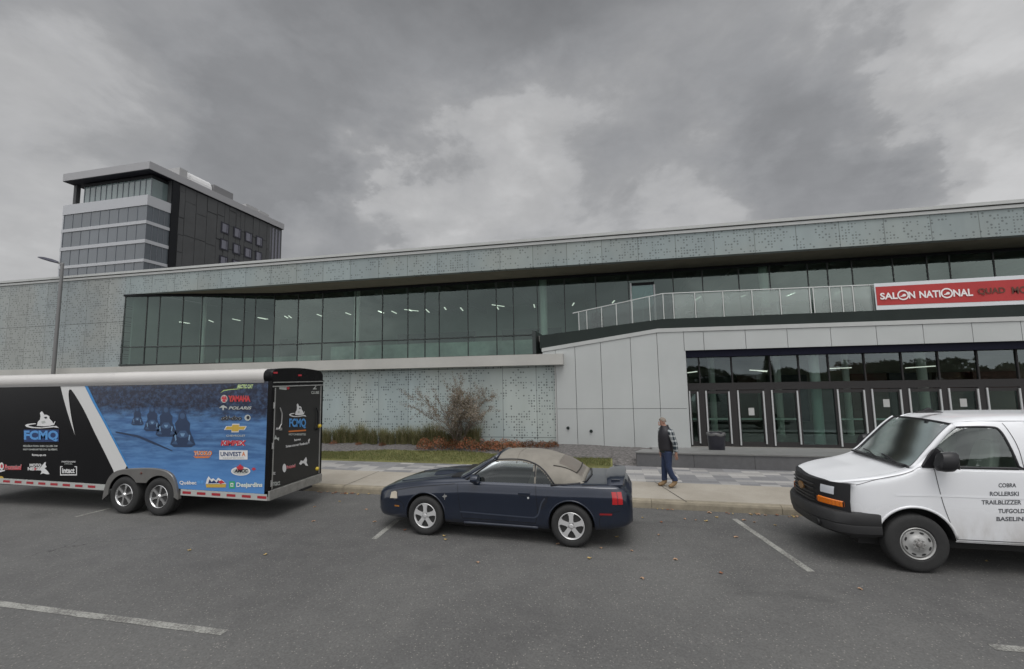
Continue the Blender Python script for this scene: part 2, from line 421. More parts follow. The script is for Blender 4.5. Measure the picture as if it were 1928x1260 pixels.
M_kerb = mat('kerb_concrete', (.25, .22, .165), .9, var=.22, vs=6, var2=.15, bump=.3)
M_soil = mat('lawn_soil', (.125, .125, .045), .95, var=.35, vs=14, var2=.25, vs2=1.2)
M_grav = mat('gravel', (.115, .108, .104), .95, var=.75, vs=13, bump=1., bs=30)
def kY(x): return 9.86-(x+7.1)*.030
def pY(x): return 11.60-(x+8.)*.036
def gY(x): return 12.86-(x+8.)*.016
# ------------------------------------------------------------------ ground
mb = MB(); xs = [-900, -60, 0, 60, 900]
mb.add([(-900, -900, 0), (900, -900, 0), (900, 900, 0), (-900, 900, 0)], [(0, 1, 2, 3)])
mb.build('parking_lot', M_asph, kind='structure')
def strip(name, m_, f0, f1, z0, z1, xa=-60, xb=60, th=.0):
    mb = MB(); n = 40; rows = []
    for i in range(n+1):
        x = xa+(xb-xa)*i/n; rows.append([(x, f0(x), z0), (x, f1(x), z1)])
    mb.grid(rows); return mb.build(name, m_, kind='structure')
# kerb as a run of cast blocks with rounded nose
mb = MB(); x = -40.
while x < 40:
    x2 = x+2.4
    prof = lambda X: [(X, kY(X)-.012, 0), (X, kY(X), .10), (X, kY(X)+.018, .138), (X, kY(X)+.05, .152), (X, kY(X)+.17, .152), (X, kY(X)+.17, 0)]
    mb.grid([prof(x+.004), prof(x2-.004)]); x = x2
mb.build('kerb', M_kerb, kind='structure')
strip('pavement', M_conc, lambda x: kY(x)+.174, pY, .148, .150)
strip('paver_strip', M_pav, pY, lambda x: 13.2+0*x, .150, .150, -60, 60)
mb = MB()
for xx in [-9.4, -6.4, -3.4, -1.0, 4.2, 7.2]:
    mb.add([(xx, kY(xx)+.02, .1555), (xx+.014, kY(xx)+.02, .1555), (xx+.014, pY(xx), .1535), (xx, pY(xx), .1535)], [(0, 1, 2, 3)])
a = P(1262, 917, Z=.154); b_ = P(1303, 962, Z=.154)
mb.add([(a.x-.3, pY(a.x), .1535), (a.x-.283, pY(a.x), .1535), (b_.x+.014, kY(b_.x)+.02, .1555), (b_.x-.004, kY(b_.x)+.02, .1555)], [(0, 1, 2, 3)])
mb.build('pavement_joint', mat('joint_dark', (.05, .045, .04), .9), kind='structure')  # dark joint lines across the concrete
# painted bay marks
def line(p0, p1, w, name='parking_line'):
    a = P(*p0, Z=.004); b = P(*p1, Z=.004); t = (b-a).normalized(); s_ = Vector((-t.y, t.x, 0))*w/2
    mb = MB(); n = 24; rows = []
    for i in range(n+1):
        q = a+(b-a)*i/n; j = Vector((random.uniform(-1, 1), random.uniform(-1, 1), 0))*.004
        rows.append([tuple(q-s_+j), tuple(q+s_+j)])
    mb.grid(rows); mb.build(name, M_paint, kind='structure')
line((1383, 977), (1527, 1076), .10); line((750, 978), (704, 1015), .10); line((208, 957), (143, 973), .09)
line((-160, 1116), (422, 1191), .105); line((1868, 1218), (2090, 1236), .105)
# lawn bank and gravel bed rising to the building
BY = 15.2
def bank(name, m_, x0, x1, prof, n=60, jit=.0):
    mb = MB(); rows = []
    for i in range(n+1):
        x = x0+(x1-x0)*i/n
        rows.append([(x, y(x) if callable(y) else y, z+random.uniform(-jit, jit)) for y, z in prof(x)])
    mb.grid(rows); return mb.build(name, m_, smooth=True, kind='structure')
lawn_end = P(1150, 876, Z=.16).x
def gfront(x): return gY(x)
def gback(x): return (13.75 + .25*sin(x*.8)+.12*sin(x*2.3))*(1-min(1,max(0,(x+3.5)/2.5)))+13.22*min(1,max(0,(x+3.5)/2.5))
bank('lawn', M_soil, -45, lawn_end+.05, lambda x: [(gfront(x), .151), (gfront(x)+.12, .20), (gback(x)*.5+gfront(x)*.5, .26), (gback(x), .34)])
bank('gravel_bed', M_grav, -45, lawn_end+.02, lambda x: [(gback(x)-.05, .33), (14.4, .40), (15.1, .47 if x < -2.5 else max(.30, .47-(x+2.5)*.035)), (15.35, .47 if x < -2.5 else max(.30, .47-(x+2.5)*.035))], jit=.015)
bank('gravel_bed', M_grav, lawn_end, 1.7, lambda x: [(13.16, .151), (13.5, .26+.03*x), (14.2, .35), (15.1, .47-(x+2.5)*.035), (15.35, .47-(x+2.5)*.035)], n=20, jit=.012)
# ================================================================== convention centre
B = thing('convention_centre', 'long grey convention centre with perforated metal cladding, ribbon glazing and white panel entrance', 'building', (0, BY, 0))
def b(px, py, dy=0.):     # a facade point, relative to the building origin
    q = P(px, py, Y=BY+dy); return q.x, q.z
def LX(z, x): return x
M_perf = perfmat('perforated_cladding', (.275, .292, .278), cell=.098, thr=(.30, .56), dens=.62, rad=.34, dark=.42)
M_perf2 = perfmat('perforated_cladding_lightened', (.43, .475, .452), cell=.092, thr=(.36, .58), dens=.52, rad=.34, dark=.38, off=2.)  # same cladding, colour lightened to offset the shade of the ledge
M_perf3 = perfmat('perforated_fascia', (.27, .298, .282), cell=.092, thr=(.34, .58), dens=.55, rad=.34, dark=.48, off=9.)
M_white = mat('white_panel', (.42, .437, .43), .38, var=.03, vs=1.2, var2=.05, vs2=.5)
M_cap = mat('pale_metal_trim', (.42, .43, .42), .45, .1, var=.06, vs=3)
M_soff = mat('brown_soffit', (.19, .175, .135), .8, var=.15, vs=2)
M_black = mat('black_metal', (.010, .011, .013), .5, var=.1, spec=.2)
M_dark = mat('dark_slab_metal', (.024, .031, .029), .7, var=.12, vs=1.5, spec=.15)
M_mull = mat('mullion_metal', (.030, .038, .036), .4)
M_alu = mat('aluminium', (.50, .51, .51), .4, .3)
M_glass = glassmat('curtain_glass', (.60, .75, .68), 1.6, (.80, .95, .89), .02, wav=.10, f0=.038)
M_glassE = glassmat('entrance_glass', (.70, .82, .77), 1.7, (.80, .92, .95), .012, f0=.035, wav=.05)
M_inwall = mat('interior_wall', (.27, .32, .30), .8, var=.12, vs=.6, var2=.12)
M_inceil = mat('interior_ceiling', (.15, .18, .17), .8)
M_infl = mat('interior_floor', (.24, .23, .20), .35)
M_incol = mat('interior_column', (.78, .80, .76), .6)
M_lamp = mat('lamp_tube', (1, 1, 1), .5, emit=(1, .97, .88), es=.85)
M_roomdark = mat('room_panel_dark', (.045, .055, .075), .5, var=.15)
M_roomlight = mat('room_panel_pale', (.36, .38, .36), .6, var=.1)
XL, XR = -46., 24.
roofL = b(0, 533); roofR = b(1928, 380)
def roofZ(x): return roofL[1]+(roofR[1]-roofL[1])*(x-roofL[0])/(roofR[0]-roofL[0])
fL = b(235, 555); fR = b(1928, 442)
def fascZ(x): return fL[1]+(fR[1]-fL[1])*(x-fL[0])/(fR[0]-fL[0])
XW = b(232, 610)[0]                      # left end of the ribbon window
LEDT, LEDB = 3.50, 3.13
CAPH = .17
# upper left cladding
MB().prism([(XL, LEDT), (XW-.06, LEDT), (XW-.0, fascZ(XW)), (XW, roofZ(XW)-CAPH), (XL, roofZ(XL)-CAPH)], (0, .35)).build('cladding_panel_wall', M_perf, B)
MB().prism([(XW+.003, fascZ(XW)), (XR, fascZ(XR)), (XR, roofZ(XR)-CAPH), (XW+.003, roofZ(XW)-CAPH)], (0, .25)).build('fascia', M_perf3, B)
mb = MB(); mb.prism([(XL, roofZ(XL)-CAPH), (XR, roofZ(XR)-CAPH), (XR, roofZ(XR)-.075), (XL, roofZ(XL)-.075)], (-.05, 3.)); mb.build('roof_trim', M_cap, B)
mb = MB(); mb.prism([(XL, roofZ(XL)-.071), (XR, roofZ(XR)-.071), (XR, roofZ(XR)-.045), (XL, roofZ(XL)-.045)], (-.01, 3.)); mb.build('roof_seam', M_dark, B)
mb = MB(); mb.prism([(XL, roofZ(XL)-.041), (XR, roofZ(XR)-.041), (XR, roofZ(XR)+.06), (XL, roofZ(XL)+.06)], (-.09, 12.)); mb.build('roof', M_cap, B)
MB().box(XW, XR, -.012, .0, fascZ(XW)-.05, fascZ(XW)-.0).build('fascia_drip_edge', mat('drip_edge', (.16, .165, .15), .5), B) if False else None
# glass line in plan: flush at its left end, recessed 1.65 m further right
GR = 1.65; XT = -14.3
def gy(x): return GR*min(1., max(0., (x-XW)/(XT-XW)))
def gpt(px, py):
    x = P(px, py, Y=BY).x
    for _ in range(12): x = P(px, py, Y=BY+gy(x)).x
    q = P(px, py, Y=BY+gy(x)); return q.x, q.z
# soffit
mb = MB(); xs = [XW+.01, XT, XR]; zf = lambda x: fascZ(x)+.012
mb.add([(xs[0], .1, zf(xs[0])), (xs[1], .1, zf(xs[1])), (xs[2], .1, zf(xs[2])), (xs[2], GR+.3, zf(xs[2])), (xs[1], GR+.3, zf(xs[1])), (xs[0], .12, zf(xs[0]))], [(0, 1, 2, 3, 4, 5)])
mb.build('soffit', M_soff, B, fix=False)
GB = 3.56; SLABZ = 4.36
GT = lambda x: fascZ(x)-.0
# head frame, dark
mb = MB()
for x0, x1 in ((XW, XT), (XT, XR)):
    mb.bar((x0, gy(x0)-.02, GT(x0)-.05), (x1, gy(x1)-.02, GT(x1)-.05), .12, .09)
mb.build('glazing_head', M_black, B)
XG = gpt(1013, 640)[0]                   # right end of the tall glazing
mb = MB()
for x0, x1 in ((XW, XT), (XT, XG)):
    mb.bar((x0, gy(x0)-.03, GB+.02), (x1, gy(x1)-.03, GB+.02), .13, .07)
mb.build('glazing_sill', M_mull, B)
TZ = P(640, 645, Y=BY+GR).z
mb = MB()
for x0, x1 in ((XW, XT), (XT, XG)): mb.bar((x0, gy(x0)-.03, TZ), (x1, gy(x1)-.03, TZ), .08, .045)
mb.build('transom', M_mull, B)
mpx = [236, 275, 299, 343, 379, 416, 459, 480, 516, 561, 607, 669, 720, 768, 800, 827, 881, 935, 967, 1013]
mx = [gpt(p, 610)[0] for p in mpx]
up = [(1063, 560), (1122, 555), (1183, 540), (1267, 530), (1322, 520), (1390, 515), (1448, 510), (1520, 510), (1557, 505), (1603, 500), (1680, 500), (1745, 500), (1787, 495), (1870, 490), (1940, 485), (2010, 480)]
mx2 = [gpt(*p)[0] for p in up]
allx = mx+mx2
allx[0] = XW+.03
for i, x in enumerate(allx):
    z0 = GB if i < len(mx) else 4.1
    w = .032
    MB().box(x-w/2, x+w/2, gy(x)-.02, gy(x)+.04, z0, GT(x)-.02).build('mullion', M_mull, B)
for i in range(len(allx)-1):
    x0, x1 = allx[i]+.018, allx[i+1]-.018
    z0 = GB if i < len(mx)-1 else 4.1
    j = random.uniform(-.006, .006); j2 = random.uniform(-.006, .006)
    mb = MB(); mb.add([(x0, gy(x0)+j, z0), (x1, gy(x1)+j2, z0), (x1, gy(x1)+j2, GT(x1)-.04), (x0, gy(x0)+j, GT(x0)-.04)], [(0, 1, 2, 3)])
    mb.build('glass_pane', M_glass, B, fix=False)
# reveal at the right end of the tall glazing
MB().box(XG+.05, XG+.17, -.02, GR+.1, GB-.02, SLABZ-.0).build('reveal', M_mull, B)
MB().box(XL, b(1060, 680, -.35)[0], -.38, GR+.25, LEDB, LEDT).build('ledge', mat('pale_ledge', (.40, .395, .37), .5, var=.08, vs=1.2), B)
# lower cladding
XE = b(1046, 760, .12)[0]
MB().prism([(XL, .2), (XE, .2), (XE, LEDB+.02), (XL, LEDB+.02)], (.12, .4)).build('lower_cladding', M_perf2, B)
MB().box(XE+.002, XE+.05, .02, .45, .2, LEDB-.002).build('corner_trim', M_cap, B)
# white panel wall: separate panels with open joints in front of a dark backing
w0 = b(1020, 656); w1 = b(1238, 619); w2 = b(1928, 596)
def wtop(x):
    if x < w0[0]: return w0[1]
    if x < w1[0]: return w0[1]+(w1[1]-w0[1])*(x-w0[0])/(w1[0]-w0[0])
    return w1[1]+(w2[1]-w1[1])*(x-w1[0])/(w2[0]-w1[0])
XO = b(1291, 700)[0]; ZO = 3.49; ZJ = 1.61
mb = MB(); mj = .0065
vjs = [XE+.055]+[b(p, 740)[0] for p in (1085, 1134, 1191, 1242)]+[XO]
COPH = .13
def panel(mb, x0, x1, z0, z1l, z1r): mb.prism([(x0+mj, z0+mj), (x1-mj, z0+mj), (x1-mj, z1r-mj), (x0+mj, z1l-mj)], (0, .06))
for i in range(len(vjs)-1):
    x0, x1 = vjs[i], vjs[i+1]
    panel(mb, x0, x1, .18, ZJ, ZJ)
    if i == 0: x0 = vjs[0]; 
    if x0 < w1[0] < x1:
        mb.prism([(x0+mj, ZJ+mj), (x1-mj, ZJ+mj), (x1-mj, wtop(x1)-COPH), (w1[0], wtop(w1[0])-COPH), (x0+mj, wtop(x0)-COPH)], (0, .06))
    else: panel(mb, x0, x1, ZJ, wtop(x0)-COPH, wtop(x1)-COPH)
panel(mb, w0[0]+.02, vjs[0], LEDT, wtop(w0[0])-COPH, wtop(vjs[0])-COPH)
ox = [XO]+[b(p, 640)[0] for p in (1325, 1404, 1483, 1565, 1651.5, 1740, 1833, 1926)]
while ox[-1] < XR: ox.append(ox[-1]+(ox[-1]-ox[-2]))
for i in range(len(ox)-1): panel(mb, ox[i], ox[i+1], ZO, wtop(ox[i])-COPH, wtop(ox[i+1])-COPH)
mb.build('white_panel_wall', M_white, B, bevel=.004)
mb = MB(); mb.prism([(w0[0]+.03, LEDT+.02), (XE+.06, LEDT+.02), (XE+.06, .2), (XO-.02, .2), (XO-.02, ZO+.01), (XR, ZO+.01), (XR, wtop(XR)-.14), (w1[0], wtop(w1[0])-.14), (w0[0]+.03, wtop(w0[0])-.14)], (.065, .30))
mb.build('wall_backing', M_dark, B)
mb = MB()
mb.prism([(w0[0], wtop(w0[0])-COPH+.002), (w1[0], wtop(w1[0])-COPH+.002), (XR, wtop(XR)-COPH+.002), (XR, wtop(XR)), (w1[0], wtop(w1[0])), (w0[0], wtop(w0[0]))], (-.03, .5))
mb.build('wall_coping', M_cap, B)
# entrance reveal (white jamb)
MB().box(XO-.009, XO+.03, .0, .62, .18, ZO+.0).build('entrance_jamb', M_white, B)
# balcony slab edge
s0 = b(1016, 632, .08); s1 = b(1247, 601, .08); s2 = b(1928, 574, .08)
def stop(x):
    if x < s1[0]: return s0[1]+(s1[1]-s0[1])*(x-s0[0])/(s1[0]-s0[0])
    return s1[1]+(s2[1]-s1[1])*(x-s1[0])/(s2[0]-s1[0])
mb = MB()
def sl(x): return (wtop(x)-.01)
xa, xb, xc = s0[0], w1[0], XR
mb.prism([(xa, sl(xa)), (xb, sl(xb)), (xc, sl(xc)), (xc, stop(xc)), (s1[0], stop(s1[0])), (xa, stop(xa))], (.08, .52))
mb.build('balcony_edge', M_dark, B)
MB().box(XG+.2, XR, .53, GR+.2, 4.0, 4.22).build('balcony_floor', mat('balcony_floor', (.2, .2, .19), .8, var=.1), B)
# ------------------------------------------------------------------ railing
RY = .22
def rp(px, py): q = P(px, py, Y=BY+RY); return Vector((q.x, RY, q.z))
r0, r1, r2 = rp(1078, 590), rp(1247, 553), rp(1928, 524.5)
r3 = r1+(r2-r1)*((XR-r1.x)/(r2.x-r1.x))
rail = MB(); rail.bar(r0, r1, .04, .03); rail.bar(r1, r3, .04, .03)
railo = rail.build('railing', mat('rail_metal', (.50, .52, .50), .35, .5), B)
def rtop(x): return r0.z+(r1.z-r0.z)*(x-r0.x)/(r1.x-r0.x) if x < r1.x else r1.z+(r3.z-r1.z)*(x-r1.x)/(r3.x-r1.x)
pxs = [1089, 1104, 1132, 1160, 1190, 1223, 1249, 1268, 1309, 1362, 1417, 1470, 1526, 1533, 1564, 1587, 1608, 1645]
px_x = [rp(p, 575).x for p in pxs]
while px_x[-1] < XR-1.2: px_x.append(px_x[-1]+.95)
for x in px_x: MB().box(x-.016, x+.016, RY-.016, RY+.016, stop(x)-.05, rtop(x)-.02).build('post', MATS['rail_metal'], railo)
M_rglass = glassmat('railing_glass', (.62, .66, .64), 1.6, (.9, .95, .93), .12, f0=.05)
def frosted():
    mt = bpy.data.materials.new('milky_railing_glass'); mt.use_nodes = True; n = NT(mt.node_tree); b_ = mt.node_tree.nodes['Principled BSDF']
    b_.inputs['Base Color'].default_value = (.52, .57, .55, 1); b_.inputs['Roughness'].default_value = .2
    tr = n.new('ShaderNodeBsdfTransparent'); tr.inputs[0].default_value = (.8, .85, .83, 1)
    mx = n.new('ShaderNodeMixShader'); n.put(mx.inputs[0], n.ramp(n.noise(n.obj(), .35, 3), .3, .7, .30, .50)); n.l.new(tr.outputs[0], mx.inputs[1]); n.l.new(b_.outputs[0], mx.inputs[2])
    n.l.new(mx.outputs[0], [q for q in mt.node_tree.nodes if q.type == 'OUTPUT_MATERIAL'][0].inputs[0]); return mt
M_frost = frosted()
for i in range(len(px_x)-1):
    x0, x1 = px_x[i]+.03, px_x[i+1]-.03
    if x1-x0 < .1: continue
    mb = MB(); mb.prism([(x0, stop(x0)+.02), (x1, stop(x1)+.02), (x1, rtop(x1)-.04), (x0, rtop(x0)-.04)], (RY-.006, RY+.006))
    mb.build('glass_panel', M_frost if x0 > px_x[7]-.1 else M_rglass, railo)
# door leading onto the balcony
dx0, dx1 = gpt(1188, 560)[0], gpt(1232, 560)[0]; dz = gpt(1210, 533)[1]
mb = MB(); mb.box(dx0, dx1, GR-.12, GR-.075, dz-.10, dz); d_ = mb.build('balcony_door', M_black, B)
mb = MB(); mb.box(dx0-.03, dx0+.03, GR-.13, GR-.071, 4.2, dz-.0); mb.box(dx1-.03, dx1+.03, GR-.13, GR-.071, 4.2, dz-.102); mb.build('frame', M_alu, d_)
MB().box(dx0+.04, dx1-.04, GR-.11, GR-.09, 4.2, dz-.11).build('leaf', M_glassE, d_)
# ------------------------------------------------------------------ upper floor interior
xa_, xb_ = gpt(600, 620)[0], XG-.1
MB().box(xa_, xb_, GR+.9, GR+.98, GB, TZ-.10).build('added_pale_panel', mat('added_pale_panel', (.42, .50, .46), .5, var=.5, vs=.9, var2=.3, vs2=.4), B)  # added pale panel, imitates bright reflections in the lower glass band
MB().box(XW+1., xa_-1.5, GR+2.2, GR+2.3, GB, GB+.42).build('added_pale_strip', MATS['added_pale_panel'], B)  # smaller added panel, carries the bright glass band on to the left
MB().box(XW+.05, XR, .25, 10., 3.36, GB-.02).build('upper_floor', M_infl, B)
MB().box(XW+.2, XR, GR+.35, 10., 6.95, 7.05).build('upper_ceiling', M_inceil, B)
MB().box(XW+.05, XR, 9.6, 9.8, GB, 6.94).build('upper_back_wall', M_inwall, B)
MB().box(XW-.1, XW+.04, .36, 9.9, GB, 6.94).build('upper_side_wall', M_inwall, B)
mb = MB()
for x in [XW+2+i*1.5 for i in range(28)]: mb.box(x, x+.16, GR+.6, 9.5, 6.55, 6.80)
mb.build('ceiling_beams', M_inceil, B)
mb = MB()
for px, w in ((380, .9), (440, 1.6), (545, 1.8), (820, 5.), (1000, 3.5), (300, 1.2)):
    x = P(px, 620, Y=BY+9.5).x; mb.box(x-w/2, x+w/2, 9.5, 9.59, GB, 5.5)
split(mb.build('room_doorway', M_roomdark, B))
mb = MB()
for px, w, z0, z1 in ((440, .9, 5.3, 5.45), (548, .9, 5.35, 5.5), (250, 2., 4.0, 4.6), (800, 2.2, 4.2, 4.9), (905, 1.8, 4.1, 4.7), (700, 1.2, 4.8, 5.)):
    x = P(px, 620, Y=BY+9).x; mb.box(x-w/2, x+w/2, 9.3, 9.49, z0, z1)
split(mb.build('wall_board', M_roomlight, B))
for px, w in ((249, .24), (383, .24), (672, .26), (1024, .30), (1443, .30), (2000, .3)):
    x = P(px, 600, Y=BY+gy(-10)+.55).x
    if px < 300: x = P(px, 600, Y=BY+.9).x
    yy = 1.1 if px < 300 else GR+.55
    MB().lathe([(w/2, 3.55), (w/2, 6.93)], 16, axis='z', c=(x, yy, 0)).build('column', M_incol, B, smooth=True)
def lampbar(p0, p1, z, nm='ceiling_lamp'):
    a = P(*p0, Z=z); c = P(*p1, Z=z)
    if abs(c.y-a.y) < .25: c = a+(c-a).normalized()*.9 if (c-a).length > .05 else a+Vector((0, .8, 0))
    a.y = min(max(a.y, BY+GR+.5), BY+9); c.y = min(max(c.y, BY+GR+.5), BY+9)
    if abs(c.x-a.x) > .38: c.x = a.x+(.38 if c.x > a.x else -.38)
    if abs(c.y-a.y) < .3: c.y = a.y+.6
    mb = MB(); mb.bar((a.x, a.y-BY, a.z), (c.x, c.y-BY, c.z), .045, .025); mb.build(nm, M_lamp, B)
L6 = lambda x, y: (220+x/4.017, 500+y/4.017)
L7 = lambda x, y: (640+x/4.017, 480+y/4.017)
L8 = lambda x, y: (1000+x/3.443, 360+y/3.443)
L9 = lambda x, y: (1440+x/3.95, 360+y/3.95)
for a, c in [(L6(145, 423), L6(172, 426)), (L6(285, 402), L6(320, 407)), (L6(335, 409), L6(370, 417)), (L6(510, 388), L6(570, 408)), (L6(702, 378), L6(780, 394)), (L6(925, 369), L6(957, 375)), (L6(972, 378), L6(998, 383)),
             (L6(1178, 358), L6(1190, 363)), (L6(1200, 370), L6(1216, 376)), (L6(1400, 345), L6(1448, 362)), (L6(1638, 335), L6(1688, 353)), (L6(1902, 323), L6(1936, 336)),
             (L7(215, 402), L7(248, 416)), (L7(346, 367), L7(380, 370)), (L7(392, 426), L7(428, 443)), (L7(485, 401), L7(500, 407)), (L7(650, 412), L7(675, 435)), (L7(750, 380), L7(763, 398)), (L7(912, 400), L7(930, 422)),
             (L7(1075, 331), L7(1110, 333)), (L7(1186, 392), L7(1200, 412)), (L7(1467, 375), L7(1473, 398)), (L8(526, 726), L8(540, 710)), (L8(1062, 708), L8(1098, 685)), (L8(1362, 685), L8(1388, 675)), (L8(1657, 680), L8(1712, 656)),
             (L8(268, 742), L8(278, 725)), (L9(160, 780), L9(222, 755)), (L9(522, 765), L9(570, 745))]:
    lampbar(a, c, 5.75)
# ------------------------------------------------------------------ entrance
TF = .34; EY = .55                      # terrace level, glazing line behind the wall face
ex = lambda px, py=790: P(px, py, Y=BY+EY).x
z_tr = P(1295, 722, Y=BY+EY).z; z_dt = P(1295, 735, Y=BY+EY).z
zhead = P(1295, 674, Y=BY+EY).z
MB().box(XO+.03, XR, .1, EY+.06, zhead, ZO+.06).build('entrance_head', mat('navy_head', (.006, .007, .018), .6, spec=.15), B)
MB().box(XO+.03, XR, EY-.05, EY+.05, z_dt, z_tr).build('entrance_transom', mat('bronze_frame', (.030, .028, .028), .5, spec=.3), B)
M_brz = MATS['bronze_frame']
up2 = [b(*[p, 690], EY)[0] for p in (1316, 1377, 1449, 1503, 1559, 1627, 1697, 1766, 1840, 1915, 1990)]
for i, p in enumerate(up2): MB().box(p-.02, p+.02, EY-.04, EY+.03, z_tr, zhead).build('entrance_mullion', M_brz, B)
e2 = [XO+.03]+up2+[XR]
for i in range(len(e2)-1):
    x0, x1 = e2[i]+.021, e2[i+1]-.021; j = random.uniform(-.003, .003)
    mb = MB(); mb.add([(x0, EY+j, z_tr), (x1, EY-j, z_tr), (x1, EY-j, zhead), (x0, EY+j, zhead)], [(0, 1, 2, 3)]); mb.build('entrance_pane', M_glassE, B, fix=False)
doors = [(1299, 1317), (1330, 1376), (1390, 1441), (1454, 1505), (1578, 1631), (1643, 1700), (1713, 1775), (1788, 1846), (1860, 1925), (1940, 2010)]
M_paper = mat('paper', (.42, .42, .41), .7)
M_lglass = glassmat('door_glass', (.78, .88, .83), 1.5, (.8, .92, .9), .012, f0=.02, wav=.05)
for i, (p0, p1) in enumerate(doors):
    x0, x1 = ex(p0), ex(p1)
    fr = MB(); w = .075
    fr.box(x0, x0+w, EY-.04, EY+.03, TF, z_dt-.02); fr.box(x1-w, x1, EY-.04, EY+.03, TF, z_dt-.02)
    fr.box(x0+w, x1-w, EY-.04, EY+.03, z_dt-.12, z_dt-.02); fr.box(x0+w, x1-w, EY-.04, EY+.03, TF, TF+.16)
    d_ = fr.build('door', M_brz, B)
    mb = MB(); mb.box(x0+w+.002, x1-w-.002, EY-.008, EY+.004, TF+.162, z_dt-.122); mb.build('door_glass', M_lglass, d_)
    mb = MB(); mb.box(x0+.002, x0+.045, EY-.085, EY-.05, TF+.05, z_dt-.02); mb.box(x1-.045, x1-.002, EY-.085, EY-.05, TF+.1, z_dt-.05)
    for zz_ in (TF+.4, z_dt-.4):
        mb.box(x0+.012, x0+.033, EY-.052, EY-.038, zz_, zz_+.03); mb.box(x1-.033, x1-.012, EY-.052, EY-.038, zz_, zz_+.03)
    mb.build('pull_bar', M_alu, d_)
    mb = MB(); mb.box(x0+w, x1-w, EY+.02, EY+.07, 1.20, 1.25); mb.build('push_bar', M_alu, d_)
    if i in (2, 5, 7):
        cx = (x0+x1)/2; zc = P(1418, 775, Y=BY+EY).z if i == 2 else 1.72
        mb = MB(); mb.box(cx-.08, cx+.09, EY-.016, EY-.010, zc-.12, zc+.12); mb.build('notice', M_paper, d_)
# solid posts between doors
edges = [ex(p) for pr in doors for p in pr]
mb = MB(); prev = XO+.03
for x0, x1 in [(ex(a), ex(c)) for a, c in doors]:
    if x0-prev > .5:
        mb.box(prev, prev+.06, EY-.05, EY+.05, TF, z_dt); mb.box(x0-.06, x0, EY-.05, EY+.05, TF, z_dt); mb.box(prev+.061, x0-.061, EY-.04, EY+.04, TF, TF+.1)
        side = (prev+.06, x0-.06)
    elif x0-prev > .02: mb.box(prev+.004, x0-.004, EY-.05, EY+.05, TF, z_dt)
    prev = x1
mb.build('door_post', M_brz, B)
mb = MB(); mb.box(side[0], side[1], EY-.01, EY+.004, TF+.102, z_dt); mb.build('side_light', M_glassE, B)
# lobby
MB().box(XO-4, XR, .42, 9.2, .1, TF).build('lobby_floor', mat('lobby_floor', (.30, .29, .27), .25), B)
MB().box(XO-4, XR, EY+.1, 9.2, zhead+.12, zhead+.22).build('lobby_ceiling', M_inceil, B)
mb = MB(); mb.box(XO-4, XR, 9., 9.15, TF, zhead+.12); mb.build('lobby_back_wall', mat('lobby_wall', (.24, .22, .18), .7, var=.3, vs=.5, var2=.3), B)
for px, w in ((1541, .30), (1345, .24), (1470, .24), (1600, .22), (1745, .3)):
    yy = EY+.75 if px == 1541 else EY+3.2
    x = P(px, 790, Y=BY+yy).x
    MB().lathe([(w/2, TF), (w/2, zhead+.12)], 16, axis='z', c=(x, yy, 0)).build('lobby_column', M_incol, B, smooth=True)
mb = MB()
for px, w, mi in ((1360, 1.6, 0), (1420, .9, 1), (1500, 1.7, 0), (1660, 1.5, 1), (1740, 1.6, 0), (1830, 1.4, 1), (1900, 2.2, 1)):
    x = P(px, 790, Y=BY+8).x; mb.box(x-w/2, x+w/2, 8.7, 8.98, TF, 2.6, mi)
mb.build('lobby_fitting', [mat('lobby_dark', (.02, .02, .028), .5), mat('lobby_brown', (.11, .05, .035), .6)], B)
for a, c in [((1427, 698), (1432, 700)), ((1295, 702), (1306, 700)), ((1412, 697), (1434, 699)), ((1563, 694), (1586, 693)), ((1705, 693), (1738, 690))]:
    q = P(*a, Y=BY+3.2); q2 = P(*c, Y=BY+3.2)
    mb = MB(); mb.bar((q.x, 3.2, q.z), (q2.x, 2.6, q2.z), .06, .03); mb.build('lobby_lamp', M_lamp, B)
# small wall fittings on the white panels
for px, py in ((1069.5, 806), (1113, 812)):
    x, z = b(px, py)
    mb = MB(); mb.lathe([(.0, -.075), (.028, -.075), (.034, -.06), (.034, -.012), (.055, -.010), (.055, 0)], 14, c=(x, 0, z)); mb.build('hose_tap' if px < 1100 else 'wall_socket', M_dark, B, smooth=40)
# roof edge fixture, small bracket on the ledge
# ================================================================== retaining wall (dark granite) under the entrance terrace
pl0 = P(1190, 878, Z=.15); pl1 = P(1490, 887, Z=.15)
yw = lambda x: pl0.y+(pl1.y-pl0.y)*(x-pl0.x)/(pl1.x-pl0.x)
PT = P(1300, 853, Y=yw(2)).z
M_gran = mat('dark_granite', (.105, .105, .108), .55, var=.12, vs=8, var2=.12, vs2=.8)
rw = MB(); x = .74
while x < 24:
    x2 = x+1.52
    rw.add([(x+.004, yw(x), .12), (x2-.004, yw(x2), .12), (x2-.004, yw(x2)+.35, .12), (x+.004, yw(x)+.35, .12), (x+.004, yw(x), PT-.035), (x2-.004, yw(x2), PT-.035), (x2-.004, yw(x2)+.35, PT-.035), (x+.004, yw(x)+.35, PT-.035)],
           [(0, 3, 2, 1), (4, 5, 6, 7), (0, 1, 5, 4), (1, 2, 6, 5), (2, 3, 7, 6), (3, 0, 4, 7)]); x = x2
RW = rw.build('retaining_wall', M_gran); tag(RW, 'low dark granite retaining wall running below the entrance doors', 'wall')
